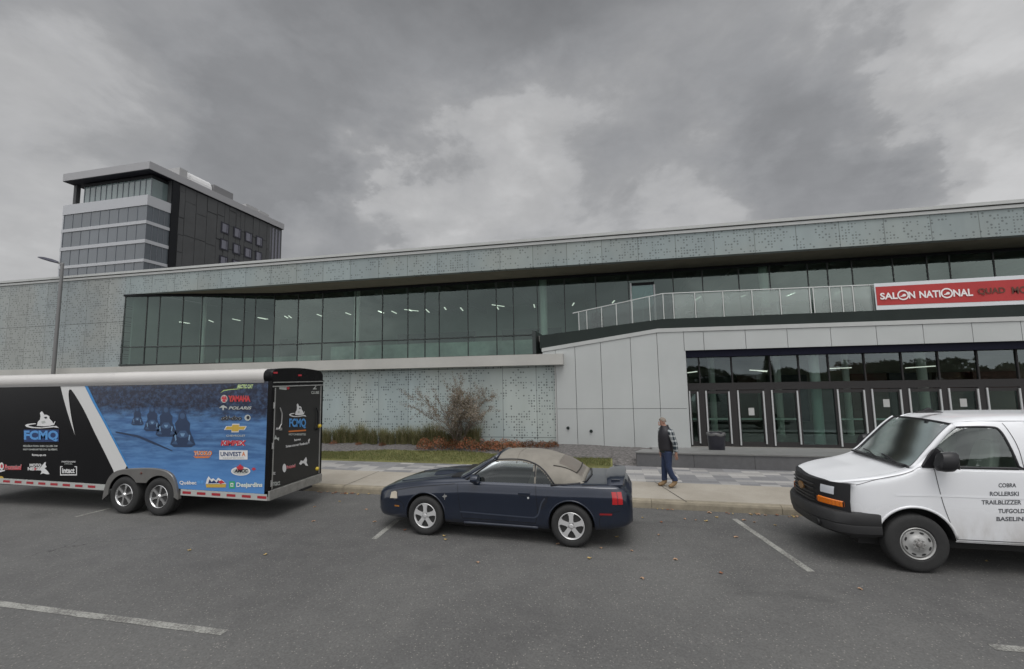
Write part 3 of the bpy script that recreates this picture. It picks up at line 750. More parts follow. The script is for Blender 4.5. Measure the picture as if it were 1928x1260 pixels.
cp = MB(); cp.add([(.70, yw(.6)-.03, PT-.034), (24, yw(24)-.03, PT-.034), (24, 13.6, PT-.034), (.95, 13.6, PT-.034), (.70, yw(.6)-.03, PT), (24, yw(24)-.03, PT), (24, 13.6, PT), (.95, 13.6, PT)],
                  [(0, 3, 2, 1), (4, 5, 6, 7), (0, 1, 5, 4), (1, 2, 6, 5), (2, 3, 7, 6), (3, 0, 4, 7)])
cp.build('coping', mat('granite_coping', (.17, .17, .165), .5, var=.1), RW)
MB().add([(.9, 13.4, PT-.05), (24, 13.4, PT-.05), (24, BY+.5, TF), (.9, BY+.5, TF)], [(0, 1, 2, 3)])
mb = MB(); mb.add([(1.3, 13.5, PT-.04), (24, 13.5, PT-.04), (24, BY+.42, TF-.01), (1.3, BY+.42, TF-.01)], [(0, 1, 2, 3)]); mb.build('entrance_terrace', mat('terrace_stone', (.2, .2, .195), .7, var=.1), kind='structure')
# ================================================================== banner
bx0 = P(1648, 560, Y=BY+.1).x
bn = thing('banner', 'long red banner with white lettering tied along the balcony railing', 'banner', (0, BY+.1, 0))
def bt(px, py): q = P(px, py, Y=BY+.1); return Vector((q.x, 0, q.z))
def bline(pyl, pyr):
    l = bt(1648, pyl); r = bt(1928, pyr)
    return lambda x: l.z+(r.z-l.z)*(x-l.x)/(r.x-l.x)
e_t, r_t, r_b, e_b = bline(534, 518), bline(540.5, 525.5), bline(575.5, 565.5), bline(584, 573)
XBR = bx0+6.4; nseg = 40
mbw = MB(); mbr = MB(); rowsw = []; rowsr = []
for i in range(nseg+1):
    x = bx0+(XBR-bx0)*i/nseg; s_ = .008*sin(x*3.1)+.005*sin(x*7.7)
    rowsw.append([(x, s_, e_b(x)), (x, s_*.5, e_t(x))]); rowsr.append([(max(x, bx0+.03), s_-.006, r_b(x)), (max(x, bx0+.03), s_*.5-.006, r_t(x))])
mbw.grid(rowsw); mbw.build('border_cloth', mat('banner_white', (.62, .64, .66), .7), bn, smooth=True)
mbr.grid(rowsr); mbr.build('red_field', mat('banner_red', (.40, .035, .035), .7, var=.08, vs=2), bn, smooth=True)
def bfn(x, z): return (x, -.022, z)
mb = MB(); mk = MB()
def bword(mbx, s, pa, pb_, h0, h1, mi=0, bold=.03):
    x0 = bt(pa, 555).x; x1 = bt(pb_, 555).x
    vs, fs = text_mesh(s, x1-x0, 1., bold)
    mbx.add([(x0+a_, -.022, (r_b(x0+a_))+(r_t(x0+a_)-r_b(x0+a_))*(h0+(h1-h0)*c_)) for a_, c_ in vs], fs, mi)
H0, H1 = .30, .66
bword(mb, 'SAL', 1656, 1689, H0, H1); bword(mb, 'N', 1710, 1722, H0, H1)
mb1 = mb; mb = MB()
bword(mb, 'NATI', 1730, 1770, H0, H1); bword(mb, 'NAL', 1794, 1831, H0, H1)
def bring(pc, r_o, r_i):
    c_ = bt(pc, 555).x; zc = r_b(c_)+(r_t(c_)-r_b(c_))*.49
    n = 28; vs = [bfn(c_+r_o*cos(2*pi*k/n), zc+r_o*sin(2*pi*k/n)) for k in range(n)]+[bfn(c_+r_i*cos(2*pi*k/n), zc+r_i*sin(2*pi*k/n)) for k in range(n)]
    globals()['mb'].add(vs, [(k, (k+1) % n, n+(k+1) % n, n+k) for k in range(n)]); return c_, zc
for pc in (1699.5, 1782):
    mb2_ = mb; mb = mb1 if pc < 1750 else mb2_
    c_, zc = bring(pc, .155, .115)
    # small emblem inside each ring: an upswept sled outline
    poly_on(mb, [(c_-.085, zc-.03), (c_-.03, zc-.015), (c_+.0, zc+.03), (c_+.05, zc+.035), (c_+.085, zc+.0), (c_+.06, zc-.035), (c_, zc-.045), (c_-.06, zc-.05)], bfn)
    mb = mb2_
mb1.build('lettering', mat('banner_letter_white', (.78, .74, .74), .6), bn, fix=False)
mb.build('lettering', mat('banner_letter_white', (.78, .74, .74), .6), bn, fix=False)
bword(mk, 'QUAD', 1841, 1893, H0+.02, H1); bword(mk, 'MOTO', 1905, 1962, H0+.02, H1)
mk.build('dark_lettering', mat('banner_letter_brown', (.105, .035, .02), .6), bn, fix=False)
# ================================================================== hotel tower behind
TW = thing('hotel_tower', 'tall hotel tower with glazed corner and charcoal cladding behind the convention centre', 'building')
TY = 60.; TX = P(279, 367, Y=TY).x; TXL = P(121, 387, Y=TY).x
def tz(py, px=279): return P(px, py, Y=TY).z
zb2 = [(tz(367), tz(386)), (tz(414.5), tz(420.5)), (tz(450), tz(456.5)), (tz(486.5), tz(492)), (tz(522), tz(528)), (tz(558), tz(564)), (tz(596), tz(602)), (tz(634), tz(640))]
M_tg = mat('tower_glass', (.095, .11, .125), .12, 0., spec=.6, var=.18, vs=.12)
M_tg2 = mat('tower_top_glass', (.14, .18, .18), .12, 0., spec=.8, var=.22, vs=.15)
M_tband = mat('tower_band', (.42, .43, .45), .5)
M_tdark = mat('charcoal_cladding', (.060, .062, .064), .65)
TXS = P(322, 430, X=None, Y=TY+4.5).x  # end of the glazed corner on the side wall
dS = P(318, 440, X=TX).y-TY
MB().box(TXL+.3, TX-.0, TY, TY+dS, 0, zb2[0][0]-.01).build('glazed_corner', M_tg, TW)
mb = MB()
for z1, z0 in zb2: mb.box(TXL, TX+.12, TY-.15, TY+dS, z0, z1)
mb.build('floor_band', M_tband, TW)
mb = MB(); n = 9
for i in range(n+1):
    x = TXL+.3+(TX-TXL-.3)*i/n
    for j in range(len(zb2)-1): mb.box(x-.045, x+.045, TY-.05, TY, zb2[j+1][0]+.002, zb2[j][1]-.002)
for i in range(1, 4):
    for j in range(len(zb2)-1): mb.box(TX+.0, TX+.08, TY+dS*i/4-.05, TY+dS*i/4+.05, zb2[j+1][0]+.002, zb2[j][1]-.002)
split(mb.build('glazing_bar', mat('tower_bars', (.14, .15, .17), .5), TW))
mb = MB(); mb.box(TXL+.02, TXL+.30, TY-.1, TY+.4, 0, zb2[0][1]-.01); mb.build('corner_pier', M_tband, TW)
# recessed pavilion under the roof
rt, rb_ = tz(305, 285), tz(320, 285)
pvx0 = P(160, 360, Y=TY+1.2).x
MB().box(pvx0, TX-.9, TY+1.2, TY+dS+1, zb2[0][0], rb_-.3).build('pavilion_glass', M_tg2, TW)
mb = MB()
for i in range(13):
    x = pvx0+(TX-.9-pvx0)*i/12; mb.box(x-.05, x+.05, TY+1.12, TY+1.198, zb2[0][0], rb_-.7)
mb.build('pavilion_bars', MATS['tower_bars'], TW)
mb = MB(); mb.box(pvx0-.3, TX-.7, TY+1.0, TY+dS+1, rb_-.8, rb_-.29); mb.build('pavilion_head', M_black, TW)
x = P(144, 370, Y=TY+1.5).x; MB().box(x-.35, x+.35, TY+1.2, TY+1.9, zb2[0][0], rb_).build('pavilion_post', M_tdark, TW)
# side wall
yend = P(529, 480, X=TX).y; yr = P(537, 465, X=TX+1.).y
dk = TY+dS+.002
MB().box(TX-16, TX+.02, dk, yend, 0, rb_-.02).build('charcoal_wall', M_tdark, TW)
MB().box(TX+.021, TX+.32, dk, dk+1.3, 0, rb_-.03).build('dark_fin', M_black, TW)
mb = MB()      # raised cladding sheets, lapped
random.seed(3)
y = dk+1.5
while y < yend-4.5:
    w = random.choice([1.2, 1.8, 2.4]); z = 4
    while z < rb_-1:
        h = random.choice([3.4, 5.2, 6.8]); z1 = min(z+h, rb_-.1)
        mb.box(TX+.022, TX+.022+random.choice([.05, .09, .14]), y+.06, y+w-.06, z+.06, z1-.06); z = z1
    y += w
mb.build('cladding_sheet', mat('charcoal_sheet', (.064, .066, .068), .6, var=.12, vs=.5), TW)
M_tw = mat('tower_window_frame', (.01, .01, .02), .4); M_tp = mat('tower_window_pane', (.13, .13, .165), .15, spec=.8)
def twin(p0, p1):
    a = P(*p0, X=TX+.2); c = P(*p1, X=TX+.2)
    y0, y1, z1, z0 = a.y, c.y, a.z, a.z-2.55
    f_ = MB().box(TX+.17, TX+.23, y0, y1, z0, z1).build('window', M_tw, TW)
    MB().box(TX+.231, TX+.25, y0+.25, y0+(y1-y0)*.62, z0+.25, z1-.35).build('pane', M_tp, f_)
    MB().box(TX+.231, TX+.25, y0+(y1-y0)*.70, y1-.30, z0+.25, z1-.35).build('pane', M_tp, f_)
Lt = lambda x, y: (320+x/6.3, 310+y/6.3)
for y0, dz_ in ((0, 0), (1, 1), (2, 2)):
    for (xa_, xb2, ya) in ((608, 708, 672), (755, 848, 758), (890, 980, 828), (1018, 1100, 905)):
        a = P(*Lt(xa_, ya), X=TX+.2); c = P(*Lt(xb2, ya), X=TX+.2)
        zt_ = P(*Lt(608, 672), X=TX+.2).z-dz_*3.65
        f_ = MB().box(TX+.17, TX+.23, a.y, c.y, zt_-2.4, zt_).build('window', M_tw, TW)
        MB().box(TX+.231, TX+.25, a.y+.35, a.y+(c.y-a.y)*.66, zt_-2.1, zt_-.3).build('pane', M_tp, f_)
        MB().box(TX+.231, TX+.25, a.y+(c.y-a.y)*.74, c.y-.35, zt_-2.1, zt_-.3).build('pane', M_tp, f_)
mb = MB()
for i in range(4):
    yy = yend-4.2+i*1.05; mb.box(TX+.022, TX+.06, yy, yy+.55, 0, rb_-.6)
mb.build('end_glazing', M_tp, TW)
# roof slab with overhang and its clutter
MB().box(TXL-.05, TX+.45, TY-.45, yr-.1, rb_-.10, rb_-.004).build('roof_soffit', mat('navy_soffit', (.012, .012, .02), .6), TW)
MB().box(TXL-.1, TX+.5, TY-.5, yr, rb_, rt-.1).build('roof', mat('tower_roof_edge', (.33, .33, .34), .6), TW)
mb = MB()
def onroof(pa, pb3, h, mi=0):
    a = P(*pa, X=TX-.2); c = P(*pb3, X=TX-.2); mb.box(TX-3, TX-.2, a.y, c.y, rt, rt+h, mi)
onroof((402, 366), (438, 390), 1.7, 1); onroof((338, 324), (352, 342), 1.8, 0); onroof((463, 405), (485, 420), .9, 0); onroof((488, 425), (505, 440), .8, 0)
split(mb.build('rooftop_plant', [mat('roof_plant', (.36, .36, .36), .6), mat('roof_louvre', (.20, .20, .205), .6)], TW))
mb = MB(); a = P(360, 348, X=TX-.4); c = P(398, 372, X=TX-.4); n = 14; rows = []
for i in range(9):
    t = pi*i/8; rows.append([((TX-1.6)+1.3*cos(t), a.y, rt+2.2*sin(t)), ((TX-1.6)+1.3*cos(t), c.y, rt+2.2*sin(t))])
mb.grid(rows); mb.add([r_[0] for r_ in rows], [list(range(9))]); mb.add([r_[1] for r_ in rows], [list(range(9))]); mb.build('roof_duct', mat('duct_white', (.62, .62, .62), .5), TW)
# ================================================================== street lamp
LY = 14.55
lp = P(100, 705, Y=LY); lt = P(117, 497, Y=LY); lh = P(74, 485, Y=LY)
SL = thing('street_lamp', 'grey street lamp with a single flat head rising behind the trailer', 'street lamp', (lp.x, LY, .15))
M_pole = mat('lamp_pole_grey', (.16, .16, .16), .5, .2)
ph = lt.z-.15
MB().lathe([(.15, 0), (.15, .02), (.085, .05), (.08, 1.), (.062, ph-.02), (.05, ph+.04), (0, ph+.05)], 16, axis='z').build('pole', M_pole, SL, smooth=True)
hx = lh.x-lp.x; hz = lh.z-.15
mb = MB(); mb.tube([(0, 0, ph-.06), (-.12, 0, ph+.02), (-.3, 0, ph+.07)], .035, 8); arm = mb.build('arm', M_pole, SL, smooth=True)
mb = MB(); rows = []
for t, w, th in ((0, .05, .05), (.12, .11, .08), (.35, .17, .10), (.75, .16, .085), (.93, .12, .05), (1, .05, .025)):
    x = -.25+(hx+.25)*t; z = ph+.06+(hz-ph-.06)*t
    rows.append([(x, w*cos(a_), z+th*sin(a_)*(1 if sin(a_) > 0 else .5)) for a_ in [2*pi*k/12 for k in range(12)]])
mb.grid(rows, closed=True); mb.add(rows[0], [list(range(12))]); mb.add(rows[-1], [list(range(12))])
mb.build('lamp_head', mat('lamp_head_dark', (.02, .02, .04), .4), SL, smooth=50)
# ================================================================== litter bin
lb = P(1350, 850, Y=14.0)
LB = thing('litter_bin', 'black waste bin with bag standing in front of the entrance doors', 'litter bin', (lb.x, 14.0, TF+.06))
zt2 = P(1350, 815, Y=14.).z-TF-.06
mb = MB(); mb.lathe([(0, 0), (.20, 0), (.215, .03), (.235, zt2*.5), (.25, zt2), (.22, zt2), (.20, zt2-.1), (0, zt2-.12)], 20, axis='z'); mb.build('body', mat('bin_black', (.02, .02, .028), .35, var=.1), LB, smooth=40)
mb = MB(); rows = []
for r_, z in ((.252, zt2-.07), (.262, zt2-.01), (.24, zt2+.015), (.21, zt2)):
    rows.append([((r_+.012*sin(k*3.7))*cos(2*pi*k/28), (r_+.012*sin(k*3.7))*sin(2*pi*k/28), z+.012*sin(k*5.1)) for k in range(28)])
mb.grid(rows, closed=True); mb.build('bin_bag', mat('bag_grey', (.10, .10, .10), .4), LB, smooth=True)
# ================================================================== things on the balcony
def planter():
    q = P(1126, 625, Y=BY+.9); zt_ = P(1126, 592, Y=BY+.9).z
    t = thing('planter', 'round black planter with dark evergreen behind the sloping balcony rail', 'planter', (q.x, BY+.9, 4.22))
    MB().lathe([(0, 0), (.16, 0), (.21, .3), (.22, .33), (.19, .33), (.17, .28), (0, .27)], 18, axis='z').build('pot', M_black, t, smooth=40)
    mb = MB()
    for i in range(420):
        a_ = random.uniform(0, 2*pi); r_ = .24*random.random()**.5; z = .28+random.random()*.55; r_ *= 1-.35*abs(z-.5)
        c_ = Vector((r_*cos(a_), r_*sin(a_), z)); d1 = Vector((random.gauss(0, 1), random.gauss(0, 1), random.gauss(0, 1))).normalized()*.035; d2 = d1.orthogonal().normalized()*.02
        mb.add([c_-d1, c_+d2, c_+d1, c_-d2], [(0, 1, 2, 3)])
    mb.build('foliage', mat('dark_leaf', (.015, .028, .018), .7), t, fix=False)
planter()
M_chair = mat('patio_chair_metal', (.06, .06, .055), .5)
def patio_chair():
    t = thing('patio_chair', '', 'chair')
    MB().box(-.2, .2, -.2, .2, .38, .41).build('seat', M_chair, t)
    mb = MB(); mb.bar((-.19, .19, .4), (-.19, .27, .78), .03); mb.bar((.19, .19, .4), (.19, .27, .78), .03)
    for k in range(4): mb.bar((-.19, .2+.017*k, .5+.08*k), (.19, .2+.017*k, .5+.08*k), .02, .04)
    mb.build('backrest', M_chair, t)
    for sx_ in (-1, 1):
        for sy_ in (-1, 1): MB().bar((.18*sx_, .18*sy_, 0), (.17*sx_, .17*sy_, .38), .03).build('leg', M_chair, t)
    return t
def patio_table(lbl, px):
    q = P(px, 590, Y=BY+1.1)
    t = thing('patio_table', lbl, 'table', (q.x, BY+1.1, 4.22), 0, 'tables on the balcony')
    MB().lathe([(0, .66), (.34, .66), (.34, .69), (0, .69)], 24, axis='z').build('table_top', mat('table_top', (.12, .11, .10), .4), t)
    MB().lathe([(0, 0), (.2, 0), (.2, .02), (.03, .04), (.03, .66), (0, .66)], 14, axis='z').build('pedestal', M_chair, t)
patio_table('small round dark table behind the clear rail panels near the balcony bend', 1312)
patio_table('small round table with papers behind the milky rail panels', 1432)
patio_table('small round table just left of the red banner', 1583)
pc = patio_chair(); cl_ = [(1296, .9, .3, 'dark chair left of the first balcony table past the rail bend'), (1329, 1.1, -.6, 'dark chair right of the first balcony table past the rail bend'),
    (1418, .9, .5, 'dark chair left of the middle balcony table'), (1450, 1.0, -.4, 'dark chair right of the middle balcony table'), (1570, .9, .2, 'dark chair left of the balcony table by the red banner'), (1600, .9, -.8, 'dark chair closest to the red banner on the balcony')]
for i, (px, dy, rz, lbl) in enumerate(cl_):
    c_ = pc if i == 0 else dup(pc)
    q = P(px, 590, Y=BY+dy); c_.location = (q.x, BY+dy, 4.22); c_.rotation_euler = (0, 0, rz); c_['label'] = lbl; c_['group'] = 'chairs on the balcony'
# ================================================================== wheels
M_tyre = mat('tyre_rubber', (.022, .022, .022), .8, var=.15, vs=20)
M_rimS = mat('silver_alloy', (.60, .60, .60), .35, .4)
M_rimC = mat('chrome_alloy', (.66, .66, .66), .18, .85)
M_rimW = mat('steel_wheel_silver', (.40, .40, .39), .42, .35, var=.1, vs=10)
M_hub = mat('brake_dark', (.02, .02, .02), .6)
def make_wheel(parent, loc, r, w, rr, style, far=False, rz=0):
    """wheel standing in the x-z plane, outer face towards -y"""
    s = -1 if far else 1
    mb = MB(); mb.lathe([(0, .02*s), (rr*.86, .02*s), (rr*.9, w*.9*s), (0, w*.9*s)], 28, c=(0, 0, 0)); hub = mb.build('wheel', M_hub, parent, smooth=40)
    hub.location = loc; hub.rotation_euler = (0, 0, rz)
    mb = MB()
    mb.lathe([(rr*.96, .012*s), (rr*1.0, .0), (rr*1.08, -.012*s), (r*.82, -.018*s), (r*.90, -.012*s), (r*.965, .004*s), (r, .03*s), (r, w*.30*s), (r*.985, w*.31*s), (r*.985, w*.33*s), (r, w*.34*s), (r, w*.60*s), (r*.985, w*.61*s), (r*.985, w*.63*s), (r, w*.64*s), (r, (w-.03)*s), (r*.94, w*s), (rr, w*s), (rr*.96, .05*s)], 56, close=True)
    mb.build('tyre', M_tyre, hub, smooth=30)
    mb = MB(); m_ = {'star6': M_rimC, 'star5': M_rimS, 'steel': M_rimW}[style]
    mb.lathe([(rr*.985, -.004*s), (rr*.955, -.010*s), (rr*.92, -.004*s), (rr*.87, .03*s), (rr*.86, .10*s), (rr*.90, .10*s), (rr*.99, .012*s)], 48, close=True)
    if style == 'star6':
        for k in range(6):
            a = 2*pi*k/6+.3; c_, d_ = cos(a), sin(a)
            pts = [(rr*.12, -rr*.11), (rr*.55, -rr*.075), (rr*.93, -rr*.15), (rr*.93, rr*.15), (rr*.55, rr*.075), (rr*.12, rr*.11)]
            mb.prism([(p*c_-q*d_, p*d_+q*c_) for p, q in pts], (.0*s, .022*s))
        mb.lathe([(0, -.028*s), (rr*.15, -.024*s), (rr*.22, -.004*s), (rr*.22, .03*s), (0, .03*s)], 20)
    elif style == 'star5':
        for k in range(5):
            a = 2*pi*k/5+pi/2; c_, d_ = cos(a), sin(a)
            pts = [(rr*.08, -rr*.20), (rr*.42, -rr*.145), (rr*.72, -rr*.17), (rr*.92, -rr*.28), (rr*.94, 0), (rr*.92, rr*.28), (rr*.72, rr*.17), (rr*.42, rr*.145), (rr*.08, rr*.20)]
            mb.prism([(p*c_-q*d_, p*d_+q*c_) for p, q in pts], (-.004*s, .03*s))
        mb.lathe([(0, -.014*s), (rr*.13, -.012*s), (rr*.17, -.004*s), (rr*.27, .0), (rr*.27, .03*s), (0, .03*s)], 24)
        for k in range(5):
            a = 2*pi*k/5+pi/2+pi/5
            mb.lathe([(0, -.004*s), (rr*.035, -.004*s), (rr*.035, .02*s)], 8, c=(rr*.2*cos(a), 0, rr*.2*sin(a)))
    else:
        mb.lathe([(rr*.87, .03*s), (rr*.80, .0), (rr*.60, .002*s), (rr*.48, -.012*s), (rr*.40, -.03*s), (rr*.36, -.034*s), (0, -.034*s)], 48)
        o_ = mb.build('rim', m_, hub, smooth=35)
        mb2 = MB()
        for k in range(8):
            a = 2*pi*(k+.5)/8; c_, d_ = cos(a), sin(a)
            mb2.prism([(rr*.70*c_+(p*c_-q*d_), rr*.70*d_+(p*d_+q*c_)) for p, q in circ(0, 0, rr*.055, rr*.13, 14)], (-.006*s, .004*s))
        mb2.build('wheel_slot', M_hub, hub)
        mb3 = MB()
        mb3.lathe([(0, -.075*s), (rr*.13, -.072*s), (rr*.17, -.055*s), (rr*.18, -.03*s)], 20)
        for k in range(8):
            a = 2*pi*k/8; mb3.lathe([(0, -.06*s), (rr*.035, -.058*s), (rr*.045, -.036*s)], 8, c=(rr*.29*cos(a), 0, rr*.29*sin(a)))
        mb3.build('hub_cap', mat('worn_hub_metal', (.30, .29, .28), .4, .6), hub, smooth=40)
        return hub
    mb.build('rim', m_, hub, smooth=35)
    return hub
# ================================================================== enclosed trailer
TX0, TY0 = -6.6, 7.6
TR = thing('enclosed_trailer', 'long enclosed tandem axle trailer with black and blue snowmobile club graphics and white roof', 'trailer', (TX0, TY0, 0))
def tp(px, py, dy=0.): q = P(px, py, Y=TY0+dy); return q.x-TX0, q.z
def tq(px, py, dx=0.): q = P(px, py, X=TX0+dx); return q.y-TY0, q.z
M_tblk = mat('trailer_black_vinyl', (.008, .008, .009), .25, spec=.14, var=.1)
M_twht = mat('trailer_white_vinyl', (.60, .60, .59), .3)
M_roofw = mat('trailer_roof_white', (.52, .505, .485), .35, var=.06, vs=1.)
M_tsil = mat('trailer_aluminium', (.42, .42, .41), .35, .6, var=.1, vs=5)
M_tdrk = mat('trailer_underbody', (.012, .012, .012), .8)
TL = -8.6; ZT = 2.745; TWD = 1.62
zbt = lambda x: .455+.014*(-x)
# blue picture vinyl
def picmat():
    mt = bpy.data.materials.new('printed_snow_scene'); mt.use_nodes = True; n = NT(mt.node_tree); b_ = mt.node_tree.nodes['Principled BSDF']
    o = n.obj(); x, y, z = n.sep(o)
    n1_ = n.noise(n.comb(n.math('MULTIPLY', x, 1.), 0., n.math('MULTIPLY', z, 2.4)), 2.2, 5, .65)
    n2_ = n.noise(n.comb(x, 0., n.math('MULTIPLY', z, 1.2)), 9, 4, .7)
    h = n.math('ADD', z, n.math('MULTIPLY', n.math('SUBTRACT', n1_, .5), .7))
    h = n.math('ADD', h, n.math('MULTIPLY', x, .03))
    tree = n.mix(n.ramp(n2_, .42, .68), (.008, .014, .038), (.040, .075, .15))
    tree = n.mix(n.ramp(n1_, .45, .75, 0., .6), tree, (.03, .03, .055))
    snow = n.mix(n.ramp(n.noise(n.comb(n.math('MULTIPLY', x, .6), 0., n.math('MULTIPLY', z, 4.)), 2.4, 4, .6), .35, .65), (.045, .115, .27), (.095, .22, .43))
    low = n.mix(n.ramp(z, .5, 1.5, 0., 1.), (.085, .235, .52), snow)
    c = n.mix(n.ramp(h, 1.86, 2.18), low, tree)
    band = n.math('MULTIPLY', n.ramp(n.math('ADD', z, n.math('MULTIPLY', n1_, .3)), 1.62, 1.72), n.ramp(n.math('ADD', z, n.math('MULTIPLY', n1_, .3)), 1.80, 1.72))
    c = n.mix(n.math('MULTIPLY', band, .5), c, (.03, .07, .17))
    n.put(b_.inputs['Base Color'], c); b_.inputs['Roughness'].default_value = .25; b_.inputs['Coat Weight'].default_value = .3
    return mt
M_pic = picmat()
hub1 = tp(237, 931)[0]; hub2 = tp(302.5, 932)[0]; HZ = .400; WR = .385
# fender outline around the two wheels
fo = [tp(198, 940), tp(203, 915), tp(213, 895), tp(230, 885), tp(265, 882), tp(300, 883), tp(322, 890), tp(333, 905), tp(340, 940)]
foc = cr(fo, 5)
side_out = [(TL, zbt(TL)), (foc[0][0], zbt(foc[0][0]))]+[(a, c) for a, c in foc if c > zbt(a)+.01]+[(foc[-1][0], zbt(foc[-1][0])), (-.06, zbt(0)), (-.06, ZT), (TL, ZT)]
MB().prism(side_out, (0, .04)).build('side_panel', M_tblk, TR); SP = [o for o in kids(TR) if o.name.startswith('side_panel')][0]
L5 = lambda x, y: tp(x/4.847, 700+y/4.847)
LB6 = lambda x, y: tp(320+x/4.5, 680+y/4.5)
fs = lambda x, z, d=-.004: (x, d, z)
ztop = ZT-.01
def clampz(pts): return [(x, min(z, ztop)) for x, z in pts]
edge = [L5(*p) for p in ((772, 95), (850, 280), (960, 480), (1060, 670), (1160, 862))]
pic = clampz([edge[0]])+edge[1:]
archR = [(a, c) for a, c in foc if a > edge[-1][0]+.02 and c > zbt(a)+.07]
picp = pic+archR+[(archR[-1][0]+.01, zbt(archR[-1][0])+.075), (-.065, zbt(0)+.075), (-.065, ztop)]
mb = MB(); poly_on(mb, picp, lambda x, z: fs(x, z, -.0035)); mb.build('blue_print', M_pic, SP, fix=False)
mb = MB(); e2_ = [(x+.085-.012*i, z) for i, (x, z) in enumerate(edge)]; poly_on(mb, clampz([edge[0]])+edge[1:]+e2_[::-1][:-1]+clampz([e2_[0]]), lambda x, z: fs(x, z, -.0055)); mb.build('bright_blue_stripe', mat('bright_blue_vinyl', (.035, .22, .52), .3), SP, fix=False)
prl = [L5(*p) for p in ((550, 98), (560, 150), (590, 270), (640, 440), (688, 580))]; prr = [L5(*p) for p in ((688, 580), (655, 420), (633, 260), (630, 190), (638, 163), (655, 165))]
bl = [L5(*p) for p in ((655, 165), (700, 230), (780, 370), (870, 560), (960, 740), (1040, 905))]
outl = clampz([prl[0]])+cr(prl, 3)[1:]+cr(prr, 3)[1:]+cr(bl, 3)[1:]+[(a, c) for a, c in foc if L5(1040, 905)[0] < a < edge[-1][0]]+edge[::-1][:-1]+clampz([edge[0]])
mb = MB(); poly_on(mb, outl, lambda x, z: fs(x, z, -.0075)); mb.build('white_swoosh', M_twht, SP, fix=False)
C_W = mat('vinyl_white', (.66, .66, .66), .4); C_BL = mat('vinyl_blue', (.08, .27, .58), .4); C_RD = mat('vinyl_red', (.48, .03, .045), .4); C_BK = mat('vinyl_black', (.012, .012, .02), .4)
C_GD = mat('vinyl_gold', (.50, .34, .06), .35); C_OR = mat('vinyl_orange', (.60, .17, .04), .4); C_GN = mat('vinyl_green', (.03, .33, .14), .4); C_PG = mat('vinyl_pale_green', (.42, .58, .20), .4); C_NV = mat('vinyl_navy', (.006, .03, .12), .4); C_PT = mat('vinyl_pale', (.42, .44, .42), .5)
CM = [C_W, C_BL, C_RD, C_BK, C_GD, C_OR, C_GN, C_PG, C_NV, C_PT]
Wh, Bl, Rd, Bk, Gd, Or, Gn, Pg, Nv, Pt = range(10)
LAY = [-.010]
def tx(mp, s, x0, y0, x1, y1, c=Wh, name='lettering', bold=.02, shear=0., parent=None, surf=None, out=None, outc=Wh):
    """word filling the photographed box x0..x1, y0(top)..y1(bottom), mapped onto the trailer skin"""
    lay = LAY[0]
    def put(mbx, vs, col, ly, grow=0):
        pts = []
        for u, v in vs[0]:
            px = x0+(x1-x0)*u; py = y1+(y0-y1)*v
            a, z = mp(px, py); pts.append(surf(a, z, ly))
        mbx.add(pts, vs[1], col)
    if out:
        mb = MB(); put(mb, text_mesh(s, 1., 1., bold+out, shear), outc, lay+.0015); mb.build('letter_outline', CM, parent, fix=False)
    mb = MB(); put(mb, text_mesh(s, 1., 1., bold, shear), c, lay); mb.build(name, CM, parent, fix=False)
def pg(mp, pts, c, name, parent, surf, ly=None, mbx=None):
    mb = mbx or MB(); q = [mp(*p) for p in pts]; poly_on(mb, q, lambda a, z: surf(a, z, ly if ly is not None else LAY[0]+.003), c)
    if mbx is None: mb.build(name, CM, parent, fix=False)
S1 = dict(parent=SP, surf=fs)
# club emblem: rider on a sled over a curved track
def sled(mp, x0, y0, x1, y1, parent, surf):
    Q = lambda u, v: (x0+(x1-x0)*u, y0+(y1-y0)*v)
    mb = MB()
    pg(mp, [Q(*p) for p in ((0, .82), (.05, .76), (.16, .72), (.31, .70), (.33, .74), (.14, .80), (.09, .86), (.25, .92), (.5, .95), (.75, .88), (.93, .86), (1., .97), (.85, .93), (.7, .96), (.45, 1.0), (.2, .98), (.04, .91))], Wh, '', parent, surf, mbx=mb)
    pg(mp, [Q(*p) for p in ((.35, .85), (.38, .62), (.44, .50), (.46, .30), (.44, .10), (.50, .0), (.54, .10), (.57, .20), (.66, .22), (.72, .30), (.73, .45), (.80, .58), (.84, .72), (.88, .58), (.90, .60), (.86, .80), (.75, .84), (.55, .88))], Wh, '', parent, surf, mbx=mb)
    pg(mp, [Q(*p) for p in ((.56, .34), (.64, .32), (.67, .40), (.60, .44))], Bk, '', parent, surf, ly=LAY[0]-.001, mbx=mb)
    pg(mp, [Q(*p) for p in ((.48, .60), (.58, .55), (.62, .66), (.52, .72))], Pt, '', parent, surf, ly=LAY[0]-.001, mbx=mb)
    mb.build('sled_emblem', CM, parent, fix=False)
sled(L5, 232, 360, 540, 517, SP, fs)
pg(L5, [(222, 528), (540, 528), (540, 640), (222, 640)], Nv, 'emblem_field', SP, fs)
tx(L5, 'FCMQ', 224, 536, 536, 636, Bl, bold=.045, **S1)
tx(L5, 'FÉDÉRATION DES CLUBS DE', 216, 666, 530, 686, Pt, bold=.02, **S1)
tx(L5, 'MOTONEIGISTES DU QUÉBEC', 216, 698, 530, 719, Pt, bold=.03, **S1)
tx(L5, 'fcmq.qc.ca', 296, 748, 426, 774, Wh, bold=.03, **S1)
tx(L5, 'Promutuel', 44, 846, 202, 896, Rd, bold=.03, shear=.15, out=.035, **S1)
pg(L5, circ(18, 862, 20, 34), Wh, 'round_emblem', SP, fs); pg(L5, circ(20, 862, 10, 18), Rd, 'emblem_core', SP, fs, ly=-.009)
pg(L5, [(-60, 905), (45, 896), (50, 904), (0, 918), (-60, 920)], Wh, 'emblem_tail', SP, fs)
